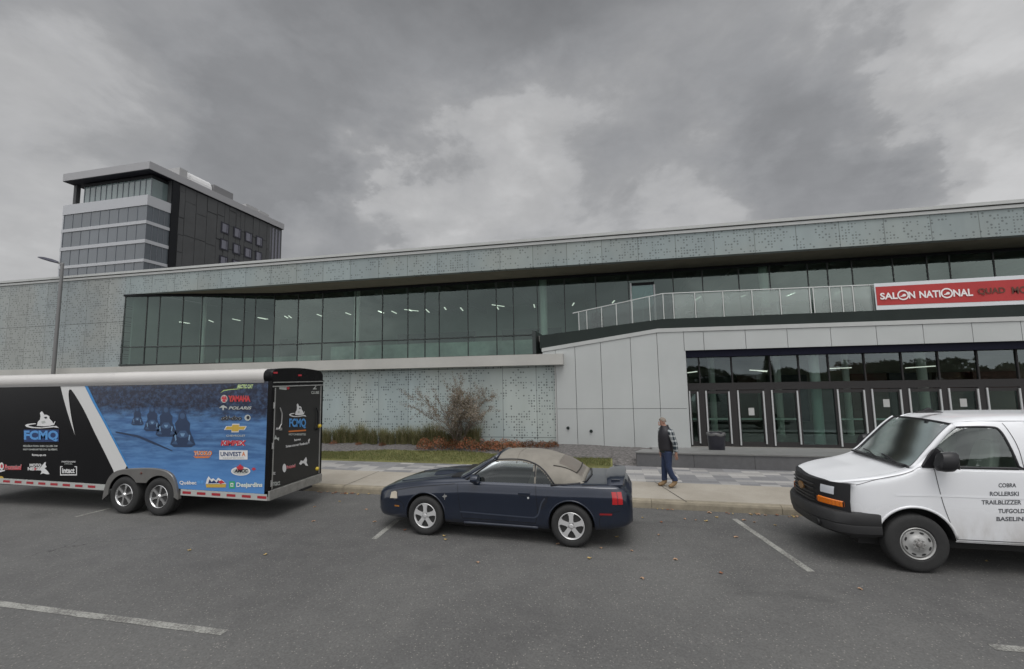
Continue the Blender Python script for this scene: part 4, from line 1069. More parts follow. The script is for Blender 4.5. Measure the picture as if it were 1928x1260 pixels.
tx(L5, 'MOTO', 275, 838, 382, 866, Wh, bold=.05, **S1); tx(L5, 'NEIGES', 258, 870, 392, 900, Wh, bold=.05, **S1)
pg(L5, [(392, 850), (410, 828), (424, 824), (418, 850), (430, 868), (410, 880), (440, 908), (455, 934), (430, 936), (398, 926), (372, 936), (384, 910), (362, 890)], Wh, 'snowmobile_mark', SP, fs)
pg(L5, circ(327, 886, 9, 11), Rd, 'red_dot', SP, fs, ly=-.0115)
tx(L5, 'PARTENAIRE', 568, 814, 694, 828, Wh, bold=.01, **S1); tx(L5, 'OFFICIEL', 592, 834, 668, 846, Pt, bold=.01, **S1)
tx(L5, 'intact', 572, 878, 686, 926, Wh, bold=.035, **S1)
mb = MB()
for q in ([(552, 862), (560, 862), (560, 946), (552, 946)], [(698, 862), (706, 862), (706, 946), (698, 946)], [(560, 936), (698, 936), (698, 946), (560, 946)], [(560, 862), (574, 862), (574, 870), (560, 870)], [(684, 862), (698, 862), (698, 870), (684, 870)]): pg(L5, q, Wh, '', SP, fs, mbx=mb)
mb.build('bracket_frame', CM, SP, fix=False)
pg(L5, circ(12, 972, 24, 20), Gd, 'side_marker', SP, fs)
# sponsors on the blue picture
tx(LB6, 'ARCTIC CAT', 570, 197, 708, 232, Pg, bold=.03, shear=.25, out=.03, outc=Wh, **S1)
pg(LB6, [(425, 270), (455, 238), (520, 214), (560, 204), (540, 226), (575, 232), (520, 236), (460, 246)], Bk, 'leaping_mark', SP, fs); pg(LB6, [(428, 272), (458, 246), (520, 238), (570, 234), (600, 236), (520, 244), (462, 252)], Pg, 'leaping_mark_edge', SP, fs, ly=-.0085)
tx(LB6, 'YAMAHA', 497, 292, 684, 344, Rd, bold=.05, out=.02, outc=Or, **S1)
mb = MB(); pg(LB6, circ(462, 320, 29, 34), Pt, '', SP, fs, mbx=mb); pg(LB6, circ(462, 320, 22, 27), Rd, '', SP, fs, ly=-.009, mbx=mb)
for k in range(3): pg(LB6, [(462+4*sin(2*pi*k/3+.2), 320-4*cos(2*pi*k/3+.2)), (462+24*sin(2*pi*k/3-.1), 320-29*cos(2*pi*k/3-.1)), (462+24*sin(2*pi*k/3+.14), 320-29*cos(2*pi*k/3+.14))], Wh, '', SP, fs, ly=-.0105, mbx=mb)
mb.build('tuning_fork_roundel', CM, SP, fix=False)
tx(LB6, 'POLARIS', 500, 384, 696, 410, Pt, bold=.03, shear=.3, **S1)
pg(LB6, [(418, 398), (440, 378), (456, 374), (480, 386), (490, 402), (462, 394), (458, 416), (448, 416), (446, 394)], Pt, 'star_mark', SP, fs)
tx(LB6, 'ski-doo', 434, 462, 612, 502, Bk, bold=.04, shear=.35, out=.03, outc=Pt, **S1)
mb = MB(); pg(LB6, circ(660, 480, 26, 26), Pt, '', SP, fs, mbx=mb); pg(LB6, circ(664, 478, 13, 15), Bk, '', SP, fs, ly=-.009, mbx=mb); mb.build('round_sponsor_mark', CM, SP, fix=False)
bow = lambda cx, cy, w, h: [(cx-w, cy+h*.45), (cx-w*.82, cy-h*.45), (cx-w*.32, cy-h*.45), (cx-w*.28, cy-h), (cx+w*.36, cy-h), (cx+w*.34, cy-h*.45), (cx+w, cy-h*.45), (cx+w*.82, cy+h*.45), (cx+w*.32, cy+h*.45), (cx+w*.28, cy+h), (cx-w*.36, cy+h), (cx-w*.34, cy+h*.45)]
mb = MB(); pg(LB6, bow(557, 567, 96, 36), Wh, '', SP, fs, mbx=mb); pg(LB6, bow(557, 567, 88, 29), Gd, '', SP, fs, ly=-.0085, mbx=mb); mb.build('bow_tie_emblem', CM, SP, fix=False)
tx(LB6, 'CHEVROLET', 480, 624, 642, 640, Pt, bold=.02, **S1)
tx(LB6, 'KIMPEX', 434, 672, 650, 716, Rd, bold=.05, shear=.15, out=.04, outc=Wh, **S1)
pg(LB6, [(420, 756), (660, 756), (660, 834), (420, 834)], Wh, 'white_plate', SP, fs, ly=-.0075)
tx(LB6, 'UNIVEST', 432, 768, 608, 806, Nv, bold=.02, **S1); tx(LB6, 'A', 612, 768, 642, 806, Or, bold=.02, **S1)
tx(LB6, 'assurances', 450, 814, 630, 826, Pt, bold=.0, **S1)
tx(LB6, 'TUCOLO', 206, 760, 360, 800, Or, bold=.05, shear=.1, out=.06, outc=Wh, **S1); pg(LB6, [(200, 806), (350, 806), (330, 820), (220, 822)], Or, 'underline', SP, fs)
mb = MB(); pg(LB6, circ(602, 932, 82, 38), Wh, '', SP, fs, ly=-.0072, mbx=mb); pg(LB6, circ(602, 934, 70, 28), C_PT and Pt, '', SP, fs, ly=-.0082, mbx=mb)
leaf = [(0, -1), (.18, -.62), (.42, -.74), (.36, -.35), (.75, -.55), (.72, -.25), (1, -.18), (.6, .2), (.66, .42), (.1, .34), (.08, .8), (-.08, .8), (-.1, .34), (-.66, .42), (-.6, .2), (-1, -.18), (-.72, -.25), (-.75, -.55), (-.36, -.35), (-.42, -.74), (-.18, -.62)]
pg(LB6, [(597+34*a, 908+40*c) for a, c in leaf], Rd, '', SP, fs, ly=-.0092, mbx=mb); mb.build('maple_oval', CM, SP, fix=False)
LAY[0] = -.012; tx(LB6, 'AMCC', 548, 914, 664, 944, Bk, bold=.05, shear=.2, **S1); LAY[0] = -.010
pg(LB6, [(712+20*a, 916+18*c) for a, c in leaf], Rd, 'small_leaf', SP, fs)
tx(LB6, 'Québec', 84, 1014, 228, 1050, Wh, bold=.03, **S1)
mb = MB()
for k in range(2): pg(LB6, [(234+28*k, 1012), (258+28*k, 1012), (258+28*k, 1038), (234+28*k, 1038)], Bl, '', SP, fs, mbx=mb)
mb.build('flag_squares', CM, SP, fix=False)
mb = MB(); pg(LB6, [(306, 1040), (316, 1000), (330, 975), (350, 1000), (370, 992), (392, 1012), (410, 988), (450, 1010), (480, 1040)], Wh, '', SP, fs, ly=-.0072, mbx=mb); pg(LB6, [(326, 1036), (338, 1000), (356, 1024), (376, 1008), (396, 1030), (414, 1006), (440, 1034)], Nv, '', SP, fs, ly=-.0082, mbx=mb)
pg(LB6, [(306, 1042), (480, 1042), (474, 1070), (312, 1070)], Gd, '', SP, fs, ly=-.0092, mbx=mb); pg(LB6, [(410, 1022), (440, 1008), (470, 1030), (430, 1040)], Rd, '', SP, fs, ly=-.0095, mbx=mb); mb.build('mountain_emblem', CM, SP, fix=False)
mb = MB(); pg(LB6, [(504, 1018), (552, 1018), (552, 1078), (504, 1078)], Gn, '', SP, fs, mbx=mb); pg(LB6, [(516, 1032), (540, 1032), (540, 1064), (516, 1064)], Wh, '', SP, fs, ly=-.009, mbx=mb); pg(LB6, [(522, 1040), (534, 1040), (534, 1056), (522, 1056)], Gn, '', SP, fs, ly=-.0105, mbx=mb); mb.build('green_square_emblem', CM, SP, fix=False)
tx(LB6, 'Desjardins', 566, 1028, 786, 1078, Wh, bold=.03, out=.02, outc=Gn, **S1)
# sled riders printed in the snow scene
M_rid = [mat('print_rider_dark', (.020, .040, .090), .3), mat('print_rider_pale', (.16, .28, .44), .3), mat('print_rider_mid', (.045, .09, .18), .3)]
def rider(cx, cy, s, parent):
    LR = lambda u, v: tp(cx+u*s, cy+v*s)
    mb = MB()
    def pz(pts, mi, ly): poly_on(mb, [LR(*p) for p in pts], lambda a, z: fs(a, z, ly), mi)
    pz([(-.55, .5), (-.42, .1), (-.30, -.15), (-.34, -.45), (-.2, -.62), (-.16, -.9), (.0, -1.02), (.15, -.9), (.2, -.62), (.34, -.45), (.32, -.15), (.42, .1), (.58, .5), (.4, .62), (-.38, .62)], 0, -.0055)
    pz([(-.28, .1), (-.1, -.12), (.14, -.12), (.3, .1), (.1, .2), (-.1, .2)], 2, -.0065); pz([(-.1, .0), (.12, .0), (.06, .14), (-.04, .14)], 1, -.0075)
    pz(circ(0, -.78, .12, .14, 10), 2, -.0065); pz([(-.5, .48), (-.3, .30), (-.2, .5)], 2, -.0065); pz([(.5, .48), (.3, .30), (.2, .5)], 2, -.0065)
    pz([(-.36, .1), (-.3, .05), (-.26, .3), (-.32, .34)], 1, -.0072); pz([(.36, .1), (.3, .05), (.26, .3), (.32, .34)], 1, -.0072)
    mb.build('printed_rider', M_rid, parent, fix=False)
rider(259, 788, 21, SP); rider(287, 794, 29, SP); rider(313, 800, 36, SP); rider(344, 816, 42, SP)
mb = MB(); 
trk = [(218, 812), (240, 816), (262, 820), (290, 832), (325, 848), (325, 850), (288, 836), (260, 824), (238, 819), (218, 815)]
poly_on(mb, [tp(*p) for p in trk], lambda a, z: fs(a, z, -.0052), 0); mb.build('printed_track', M_rid, SP, fix=False)
# bottom rail with reflective tape
mb = MB()
for a, c in ((TL, foc[0][0]-.005), (foc[-1][0]+.005, 0)): mb.prism([(a, zbt(a)-.05), (c, zbt(c)-.05), (c, zbt(c)+.07), (a, zbt(a)+.07)], (-.014, .05))
rl = mb.build('bottom_rail', mat('rail_pale', (.46, .47, .45), .4, .2), TR)
mb = MB(); mb2 = MB(); x = TL+.1; k = 0
def inside_gap(a): return foc[0][0]-.05 < a < foc[-1][0]+.05
while x < -.1:
    if not inside_gap(x) and not inside_gap(x+.21):
        m_ = mb
        m_.add([(x, -.0165, zbt(x)-.015), (x+.21, -.0165, zbt(x+.21)-.015), (x+.21, -.0165, zbt(x+.21)+.035), (x, -.0165, zbt(x)+.035)], [(0, 1, 2, 3)])
    x += .36
split(mb.build('red_reflector', mat('reflector_red', (.34, .02, .03), .35), rl, fix=False))
# body core, roof, header
MB().box(TL, -.07, .30, TWD-.0, zbt(0)+.05, ZT).build('body', M_tdrk, TR)
MB().box(TL, hub1-.52, .041, .30, zbt(0)+.02, ZT).build('floor_frame', M_tdrk, TR)
mb = MB(); mb.box(hub2+.52, -.07, .041, .30, zbt(0)+.02, ZT-.01); mb.box(hub1-.519, hub2+.519, .041, .299, 1.02, ZT-.01); mb.build('wheel_well', M_tdrk, TR)
prof = cr([(-.01, ZT-.005), (-.035, 2.80), (-.03, 2.90), (.03, 2.965), (.16, 2.99), (.8, 3.015), (TWD-.16, 2.965), (TWD-.03, 2.90), (TWD+.01, 2.83), (TWD, ZT-.005)], 4)
rows = []
for x in [TL, -6., -4.05, -4.02, -4.0, -2., -.16]:
    g = .006 if x == -4.02 else 0
    rows.append([(x, y, z+g) for y, z in prof])
mb = MB(); mb.grid(rows, closed=True); mb.add(rows[0], [list(range(len(prof)))]); mb.build('roof', M_roofw, TR, smooth=45)
mb = MB(); mb.box(TL, -.16, -.018, .0, ZT-.035, ZT+.02); mb.build('roof_gutter', mat('gutter_metal', (.25, .245, .24), .4, .4), TR)
rows = [[(x, y*(1-s_)+.8*s_, (z-2.8)*(1-s_*.5)+2.8) for y, z in prof] for x, s_ in ((-.159, -.005), (-.05, -.002), (.0, .01), (.02, .03))]
mb = MB(); mb.grid(rows, closed=True); mb.add(rows[-1], [list(range(len(prof)))]); mb.build('rear_header', M_tblk, TR, smooth=45)
# rear frame and ramp door in the plane x = 0
M_rdoor = mat('rear_door_black', (.022, .022, .022), .45, var=.08)
mb = MB(); mb.box(-.07, .02, -.01, .07, .48, ZT); mb.box(-.07, .02, TWD-.06, TWD, .48, ZT); mb.box(-.07, .02, .071, TWD-.061, 2.62, ZT-.001); mb.build('rear_frame', M_tblk, TR)
zd0 = .60
rd = MB().box(-.06, .012, .075, TWD-.07, zd0, 2.60).build('ramp_door', M_rdoor, TR)
mb = MB()
mb.box(.013, .026, .072, .098, zd0, 2.60); mb.box(.013, .026, TWD-.095, TWD-.070, zd0, 2.60); mb.box(.0205, .028, .01, TWD-.01, 2.615, 2.64); mb.box(.0205, .028, .02, TWD-.02, 2.70, 2.72)
mb.build('door_trim', M_tsil, TR)
mb = MB(); mb.box(-.06, .05, -.01, TWD, .40, .585); mb.build('rear_bumper', mat('dirty_aluminium', (.30, .295, .28), .5, .4, var=.25, vs=7), TR, bevel=.008)
mb = MB(); mb.box(.0, .09, TWD*.55, TWD*.75, .37, .41); mb.build('bumper_step', M_tdrk, TR)
mb = MB()
for z in (.72, 1.45, 2.25): mb.lathe([(0, z-.06), (.022, z-.06), (.022, z+.06), (0, z+.06)], 10, axis='z', c=(.03, .06, 0))
mb.build('hinge', M_tsil, rd)
fr_ = lambda a, z, d: (.013-d, a, z)
LR8 = lambda x, y: tq(480+x/4.5, 680+y/4.5)
S2 = dict(parent=rd, surf=fr_)
LAY[0] = -.006
for lx in (205, 512):
    a0, z0 = LR8(lx, 395); a1, z1 = LR8(lx, 575)
    mb = MB(); mb.tube([(.04, a0-.02, z0), (.05, a0+.03, z0-.12), (.045, a0+.03, z1+.1), (.035, a0-.03, z1)], .012, 8); mb.box(.013, .04, a0+.0, a0+.06, z1-.03, z1+.02); mb.build('latch_bar', M_tsil if lx < 300 else M_black, rd)
pg(LR8, [(200, 165), (262, 170), (262, 245), (200, 238)], Pt, 'door_plate', rd, fr_, ly=-.004); pg(LR8, circ(275, 222, 12, 20), Rd, 'plate_light', rd, fr_, ly=-.005)
tx(LR8, '2', 484, 198, 516, 240, Pt, **S2); tx(LR8, 'CLUBS', 470, 255, 538, 278, Pt, bold=.03, **S2)
sled(LR8, 284, 358, 430, 474, rd, fr_)
tx(LR8, 'FCMQ', 284, 486, 426, 572, Bl, bold=.04, **S2)
pg(LR8, [(280, 590), (428, 580), (428, 592), (280, 603)], Or, 'colour_line', rd, fr_)
tx(LR8, 'MOTONEIGISTES', 280, 612, 424, 630, Pt, bold=.03, **S2)
def sl(mp_, k): return lambda x, y: mp_(x, y-k*(x-255))
SLm = sl(LR8, .16)
tx(SLm, 'Suivez', 325, 672, 382, 690, Wh, bold=.03, **S2); tx(SLm, 'Suivez-nous sur Facebook', 255, 712, 442, 734, Wh, bold=.03, **S2); tx(SLm, 'f', 444, 690, 460, 728, Wh, bold=.04, **S2)
tx(LR8, 'AMCC', 170, 562, 214, 584, Wh, bold=.03, **S2)
mb = MB(); pg(LR8, [(140, 660), (160, 650), (170, 626), (180, 650), (200, 646), (196, 676), (178, 660), (150, 668)], Pt, '', rd, fr_, mbx=mb); mb.build('small_mark', CM, rd, fix=False)
mb = MB(); pg(LR8, circ(244, 906, 16, 36), Wh, '', rd, fr_, mbx=mb); mb.build('round_emblem', CM, rd, fix=False)
tx(sl(LR8, .2), 'Promutuel', 262, 886, 336, 916, Rd, bold=.03, out=.05, **S2)
pg(LR8, [(368, 870), (384, 842), (404, 846), (428, 812), (436, 836), (432, 862), (446, 888), (424, 884), (412, 866), (396, 866), (384, 880)], Wh, 'snowmobile_mark', rd, fr_)
tx(LR8, 'AMCC', 130, 938, 166, 962, Wh, bold=.05, **S2); tx(sl(LR8, .1), 'Intact', 138, 1000, 206, 1046, Pt, bold=.02, **S2)
M_amb = mat('amber_lens', (.62, .45, .04), .3)
for cx, cy, rx, rz_ in ((540, 550, 14, 26), (520, 912, 16, 20)):
    a, z = LR8(cx, cy); mb = MB(); mb.lathe([(0, .05), (.025, .046), (.04, .03), (.045, .0)], 14, axis='x', c=(.013, a, z)); mb.build('amber_reflector', M_amb, rd, smooth=True)
mb = MB()
for px in (165, 372): 
    a, z = LR8(px, 100 if px < 200 else 122); mb = MB(); mb.box(.021, .034, a-.05, a+.05, z-.015, z+.02); mb.build('clearance_light', C_RD, TR)
# fender plate over the tandem wheels
inner = []
for hx_, a0, a1 in ((hub2, R(-3), R(143)), (hub1, R(37), R(183))):
    for k in range(15):
        a = a0+(a1-a0)*k/14; inner.append((hx_+.405*cos(a), HZ+.02+.405*sin(a)))
fpl = list(foc)+inner
mb = MB(); mb.prism(fpl, (-.06, -.045)); 
rows = [[(a, -.06, c), (a, -.048, c+.012), (a, .02, c+.012)] for a, c in foc]; mb.grid(rows)
fd = mb.build('fender', mat('fender_grey_metal', (.17, .166, .158), .38, .4, var=.12, vs=4), TR)
mb = MB(); a, c = tp(266, 891, -.06); mb.lathe([(0, -.075), (.022, -.072), (.03, -.061)], 14, c=(a, 0, c)); mb.build('marker_light', mat('marker_dark', (.09, .03, .02), .3), fd, smooth=True)
for hx_ in (hub1, hub2):
    make_wheel(TR, (hx_, -.035, HZ-.01), WR, .22, .235, 'star6'); make_wheel(TR, (hx_, TWD+.02, HZ-.01), WR, .22, .235, 'star6', far=True)
mb = MB(); mb.box(hub1-.06, hub1+.06, .2, TWD-.2, HZ-.05, HZ+.05); mb.box(hub2-.06, hub2+.06, .2, TWD-.2, HZ-.05, HZ+.05); mb.build('axle', M_tdrk, TR)
# ================================================================== car body helpers
def lofted(stations, section, sub=3):
    """rows of full rings from half sections given as (y,z) points, mirrored"""
    rows = []
    for x in stations:
        h = cr(section(x), sub)
        ring = [(x, -y, z) for y, z in h]+[(x, y, z) for y, z in reversed(h[1:-1])]
        rows.append(ring)
    return rows
def closed_mesh(rows, name, mats):
    mb = MB(); mb.grid(rows, closed=True); n = len(rows[0]); mb.add(rows[0], [list(range(n))]); mb.add(rows[-1], [list(range(n-1, -1, -1))])
    me = mb.mesh(name, mats); bm = bmesh.new(); bm.from_mesh(me); bmesh.ops.remove_doubles(bm, verts=bm.verts, dist=1e-5)
    bmesh.ops.recalc_face_normals(bm, faces=bm.faces); bm.to_mesh(me); bm.free(); return me
def carve(me, cutters, mats):
    o = bpy.data.objects.new('body', me); COL.objects.link(o); tmp = []
    for cme in cutters:
        co = bpy.data.objects.new('cut', cme); COL.objects.link(co); tmp.append(co)
        md = o.modifiers.new('b', 'BOOLEAN'); md.operation = 'DIFFERENCE'; md.object = co; md.solver = 'EXACT'
    dg = bpy.context.evaluated_depsgraph_get(); dg.update()
    out = bpy.data.meshes.new_from_object(o.evaluated_get(dg))
    bpy.data.objects.remove(o)
    for c_ in tmp: bpy.data.objects.remove(c_)
    return out
def cyl_mesh(x, z, r, y0, y1, mats, n=48):
    mb = MB(); mb.lathe([(0, y0), (r, y0), (r, y1), (0, y1)], n, c=(x, 0, z)); mb.mi = [1]*len(mb.f)
    me = mb.mesh('cyl', mats); bm = bmesh.new(); bm.from_mesh(me); bmesh.ops.remove_doubles(bm, verts=bm.verts, dist=1e-5); bmesh.ops.recalc_face_normals(bm, faces=bm.faces); bm.to_mesh(me); bm.free(); return me
def put_mesh(me, name, parent, smooth=35):
    o = bpy.data.objects.new(name, me); COL.objects.link(o); o.parent = parent
    for p in me.polygons: p.use_smooth = True
    if smooth:
        try: me.set_sharp_from_angle(angle=R(smooth))
        except Exception: pass
    return o
def bvh_of(me): 
    return BVHTree.FromPolygons([v.co[:] for v in me.vertices], [list(p.vertices) for p in me.polygons])
def side_fn(bvh, off=.004, fallback=None):
    def f(x, z, d=0.):
        h = bvh.ray_cast(Vector((x, -3, z)), Vector((0, 1, 0)))
        y = h[0].y if h[0] is not None else (fallback if fallback is not None else -.9)
        return (x, y-off+d, z)
    return f
def ribbon(mb, pts, fn, w, sub=6, mi=0, lift=0.):
    q = cr(pts, sub) if len(pts) > 2 else [tuple(pts[0][k]+(pts[1][k]-pts[0][k])*i/16 for k in (0, 1)) for i in range(17)]
    rows = []
    for i, p in enumerate(q):
        a = q[max(i-1, 0)]; c = q[min(i+1, len(q)-1)]; t = Vector((c[0]-a[0], c[1]-a[1])).normalized(); n_ = Vector((-t.y, t.x))*w/2
        A = fn(p[0]+n_.x, p[1]+n_.y); B_ = fn(p[0]-n_.x, p[1]-n_.y)
        rows.append([A, B_])
    mb.grid(rows, mi)
M_cglass = glassmat('car_glass', (.30, .35, .33), 1.3, (.9, .95, .95), .01, f0=.02)
M_trim = mat('black_trim', (.012, .012, .014), .45)
M_gap = mat('panel_gap', (.004, .004, .005), .7)
M_seat = mat('seat_grey', (.12, .12, .11), .8)
# ================================================================== convertible
def paint(name, col, rough=.28, coat=.8):
    mt = bpy.data.materials.new(name); mt.use_nodes = True; n = NT(mt.node_tree); b_ = mt.node_tree.nodes['Principled BSDF']
    o = n.obj(); x, y, z = n.sep(o)
    dust = n.math('MULTIPLY', n.ramp(z, .15, .62, 1., 0.), n.ramp(n.noise(o, 5, 4), .3, .7, .3, 1.))
    c = n.mix(n.math('MULTIPLY', dust, .10), (*col, 1), (.12, .11, .10))
    c = n.mix(1., c, n.comb(*[n.ramp(n.noise(o, 2.5, 3), .3, .7, .94, 1.06, False)]*3), 'MULTIPLY')
    n.put(b_.inputs['Base Color'], c); b_.inputs['Roughness'].default_value = rough; b_.inputs['Metallic'].default_value = .15
    b_.inputs['Coat Weight'].default_value = coat; b_.inputs['Coat Roughness'].default_value = .05
    return mt
M_navy = paint('navy_car_paint', (.0062, .0118, .027), .3, .8)
M_top = mat('beige_soft_top', (.215, .20, .172), .92, var=.10, vs=6, bump=.3, bs=200, var2=.06, vs2=1.5)
CAR = thing('convertible_car', 'dark blue two door convertible with closed beige soft top parked at the kerb', 'car', (-3.17, 8.17, 0), -.055)
CAR.scale = (1, .85, 1)
AX = 2.57
zb = [(-.93, .30), (-.80, .24), (-.4, .23), (.6, .22), (2.0, .22), (3.0, .27), (3.45, .32), (3.62, .38)]
zt = [(-.94, .62), (-.90, .70), (-.80, .755), (-.6, .835), (-.3, .895), (0, .945), (.4, .985), (.8, 1.0), (1.2, .96), (2.2, .96), (2.75, .985), (3.1, .99), (3.42, .985), (3.50, .955), (3.56, .88), (3.62, .79)]
zs = [(-.94, .58), (-.90, .645), (-.80, .70), (-.6, .765), (-.3, .825), (0, .87), (.4, .90), (.8, .925), (1.6, .93), (2.4, .94), (2.9, .955), (3.3, .955), (3.44, .935), (3.54, .86), (3.62, .75)]
hw = [(-.94, .50), (-.90, .64), (-.84, .73), (-.70, .815), (-.5, .865), (-.2, .895), (.2, .905), (.8, .895), (1.5, .89), (2.1, .90), (2.57, .915), (3.0, .91), (3.3, .88), (3.46, .83), (3.56, .76), (3.62, .66)]
def car_sec(x):
    B0, T0, S0, H = interp(zb, x), interp(zt, x), interp(zs, x), interp(hw, x)
    m1 = B0+(S0-B0)*.52
    cab = max(0., min(1., (x-.85)/.12))*max(0., min(1., (2.42-x)/.12))
    crown = T0-S0
    i1 = S0+crown*.62; c0 = T0
    i1 = i1*(1-cab)+.52*cab; c0 = c0*(1-cab)+.50*cab
    return [(0, B0), (.72*H, B0), (.90*H, B0+.015), (.965*H, B0+.07), (.985*H, B0+.15), (.990*H, m1-.02), (1.0*H, S0-.175), (.992*H, S0-.135), (.965*H, S0-.06), (.935*H, S0-.012), (.87*H, S0+.012), (.79*H, i1 if cab < .5 else S0-.08), (.5*H, c0-.18*crown if cab < .5 else c0), (0, c0)]
sts = sorted(set([-.94, -.925, -.90, -.87, -.84]+[round(-.8+.06*i, 3) for i in range(73)]+[3.56, 3.59, 3.61, 3.62]))
sts = [s for s in sts if s <= 3.62]
def xmap(x): return -.3+(x+.3)*1.22 if x < -.3 else (2.95+(x-2.95)*.86 if x > 2.95 else x)
rows = [[(xmap(x), y, z) for x, y, z in r_] for r_ in lofted(sts, car_sec, 3)]
me0 = closed_mesh(rows, 'body', [M_navy, M_tdrk])
bv0 = bvh_of(me0)
cuts = []
for x in (0, AX):
    for y0, y1 in ((-1.2, -.62), (.62, 1.2)): cuts.append(cyl_mesh(x, .345, .375, y0, y1, [M_navy, M_tdrk]))
me = carve(me0, cuts, None)
for p in me.polygons:      # cabin floor and arch linings are dark
    c_ = p.center
    if .9 < c_.x < 2.38 and abs(c_.y) < .76 and c_.z > .4 and p.normal.z > .2 and c_.z < .93: p.material_index = 1
body = put_mesh(me, 'body', CAR, 30)
cf = side_fn(bv0, .003, -.9)
# arch lips
mb = MB()
for x in (0, AX):
    pts = []
    for k in range(25):
        a = R(-12)+R(204)*k/24; px_, pz_ = x+.383*cos(a), .345+.383*sin(a)
        if pz_ < .25: continue
        q = cf(px_, pz_); pts.append((q[0], q[1]+.006, q[2]))
    mb.tube(pts, .013, 6)
split(mb.build('arch_lip', M_navy, body, smooth=True))
# greenhouse: one shell, split into soft top, pillars and glass
gz = [(.50, 0.965), (.62, 1.035), (.80, 1.135), (1.0, 1.245), (1.18, 1.335), (1.32, 1.375), (1.5, 1.39), (1.8, 1.39), (2.05, 1.365), (2.25, 1.31), (2.45, 1.24), (2.62, 1.135), (2.78, .985)]
gw = [(.50, .60), (.62, .70), (.80, .775), (1.2, .80), (2.0, .80), (2.4, .79), (2.6, .765), (2.78, .70)]
def top_sec(x):
    T0, H = interp(gz, x), interp(gw, x); B0 = min(.925+.03*max(0, (x-1.5)), T0-.02); h = T0-B0
    out = []
    for k in range(11):
        t = (k/10)
        # up the side then over the crown
        a = t*pi/2
        zz_ = B0+h*(sin(a)**.80); y = H*(cos(a)**.52)*(1-.16*(h/.45)*(zz_-B0)/max(h, .05)*(1 if a < 1.5 else 1))
        out.append((max(y, 0), zz_))
    out[-1] = (0, T0); return out
gst = [.50+.0285*i for i in range(81)]
rows = []
for x in gst:
    h = cr(top_sec(x), 3); rows.append([(x, -y, z) for y, z in h]+[(x, y, z) for y, z in reversed(h[:-1])])
gverts = [p for r_ in rows for p in r_]; gn = len(rows[0])
allf = [(i*gn+k, i*gn+k+1, (i+1)*gn+k+1, (i+1)*gn+k) for i in range(len(rows)-1) for k in range(gn-1)]
door_win = [(.70, .92), (.80, .99), (1.02, 1.14), (1.19, 1.245), (1.42, 1.275), (1.72, 1.275), (1.93, 1.235), (1.955, .93)]
quart = [(1.985, .93), (1.975, 1.215), (2.08, 1.15), (2.18, 1.06), (2.27, .955)]
wl = [(.45, .90), (.72, .995), (1.02, 1.18), (1.22, 1.32), (1.27, 1.50), (.3, 1.5)]      # windscreen zone seen from the side
rearwin = [(2.34, 1.40), (2.34, 1.15), (2.70, .95), (2.76, 1.15)]
cls = {'soft_top': [], 'windscreen': [], 'side_window': [], 'pillar': [], 'quarter_window': [], 'rear_window': []}
for f in allf:
    c_ = sum((Vector(gverts[i]) for i in f), Vector())/4
    if c_.x < .52: continue
    ay = abs(c_.y); H = interp(gw, c_.x)
    if inpoly(c_.x, c_.z, door_win) and ay > .45*H and c_.z < interp(gz, c_.x)-.02: k = 'side_window'
    elif inpoly(c_.x, c_.z, quart) and ay > .45*H: k = 'quarter_window'
    elif c_.x < 1.24 and c_.z > interp(gz, c_.x)-.12 and ay < H*.90: k = 'windscreen'
    elif c_.x < 1.22: k = 'pillar'
    elif inpoly(c_.x, c_.z, rearwin) and ay < .50: k = 'rear_window'
    else: k = 'soft_top'
    cls[k].append(f)
gl_bvh = BVHTree.FromPolygons(gverts, allf)
for k, fl in cls.items():
    if not fl: continue
    if k == 'soft_top':
        bm = bmesh.new(); vs = [bm.verts.new(v) for v in gverts]
        for f in fl: bm.faces.new([vs[i] for i in f])
        for v in [v for v in bm.verts if not v.link_faces]: bm.verts.remove(v)
        bmesh.ops.recalc_face_normals(bm, faces=bm.faces); me_ = bpy.data.meshes.new(k); bm.to_mesh(me_); bm.free(); me_.materials.append(M_top)
        o = put_mesh(me_, 'soft_top', CAR, 0); sm = o.modifiers.new('s', 'SOLIDIFY'); sm.thickness = .02; sm.offset = -1; ST = o
    else:
        used = sorted({i for f in fl for i in f}); mp_ = {v: i for i, v in enumerate(used)}
        sc_ = .992 if 'w' in k and k != 'pillar' else .996
        mb = MB(); mb.add([(gverts[i][0], gverts[i][1]*sc_, gverts[i][2]-.004) for i in used], [[mp_[i] for i in f] for f in fl])
        m_ = {'pillar': M_navy, 'rear_window': mat('plastic_rear_window', (.16, .14, .12), .4)}.get(k, M_cglass)
        split(mb.build(k, m_, CAR, smooth=True, fix=False))
gf = side_fn(gl_bvh, .002, -.75)
mb = MB()
for sg in (1, -1):
    path = [(.66, .925), (.80, .995), (1.02, 1.15), (1.19, 1.262), (1.42, 1.295), (1.72, 1.295), (1.95, 1.245), (2.09, 1.17), (2.19, 1.08), (2.30, .95)]
    pts = [gf(*p) for p in cr(path, 3)]; mb.tube([(p[0], p[1]*sg, p[2]) for p in pts], .014, 6)
    pts = [gf(*p) for p in [(1.965, .93), (1.965, 1.08), (1.955, 1.24)]]; mb.tube([(p[0], p[1]*sg, p[2]) for p in pts], .014, 6)
split(mb.build('window_seal', M_trim, CAR, smooth=True))
mb = MB()
for sg in (1, -1):
    pts = [gf(*p) for p in cr([(.60, .95), (.80, 1.055), (1.02, 1.19), (1.20, 1.30)], 4)]; mb.tube([(p[0], (p[1]+.012)*sg, p[2]) for p in pts], [.034]*len(pts), 8)
mb.tube([(1.235, -.60, 1.315), (1.25, -.3, 1.355), (1.255, 0, 1.365), (1.25, .3, 1.355), (1.235, .60, 1.315)], .028, 8)
split(mb.build('windscreen_frame', M_navy, CAR, smooth=True))
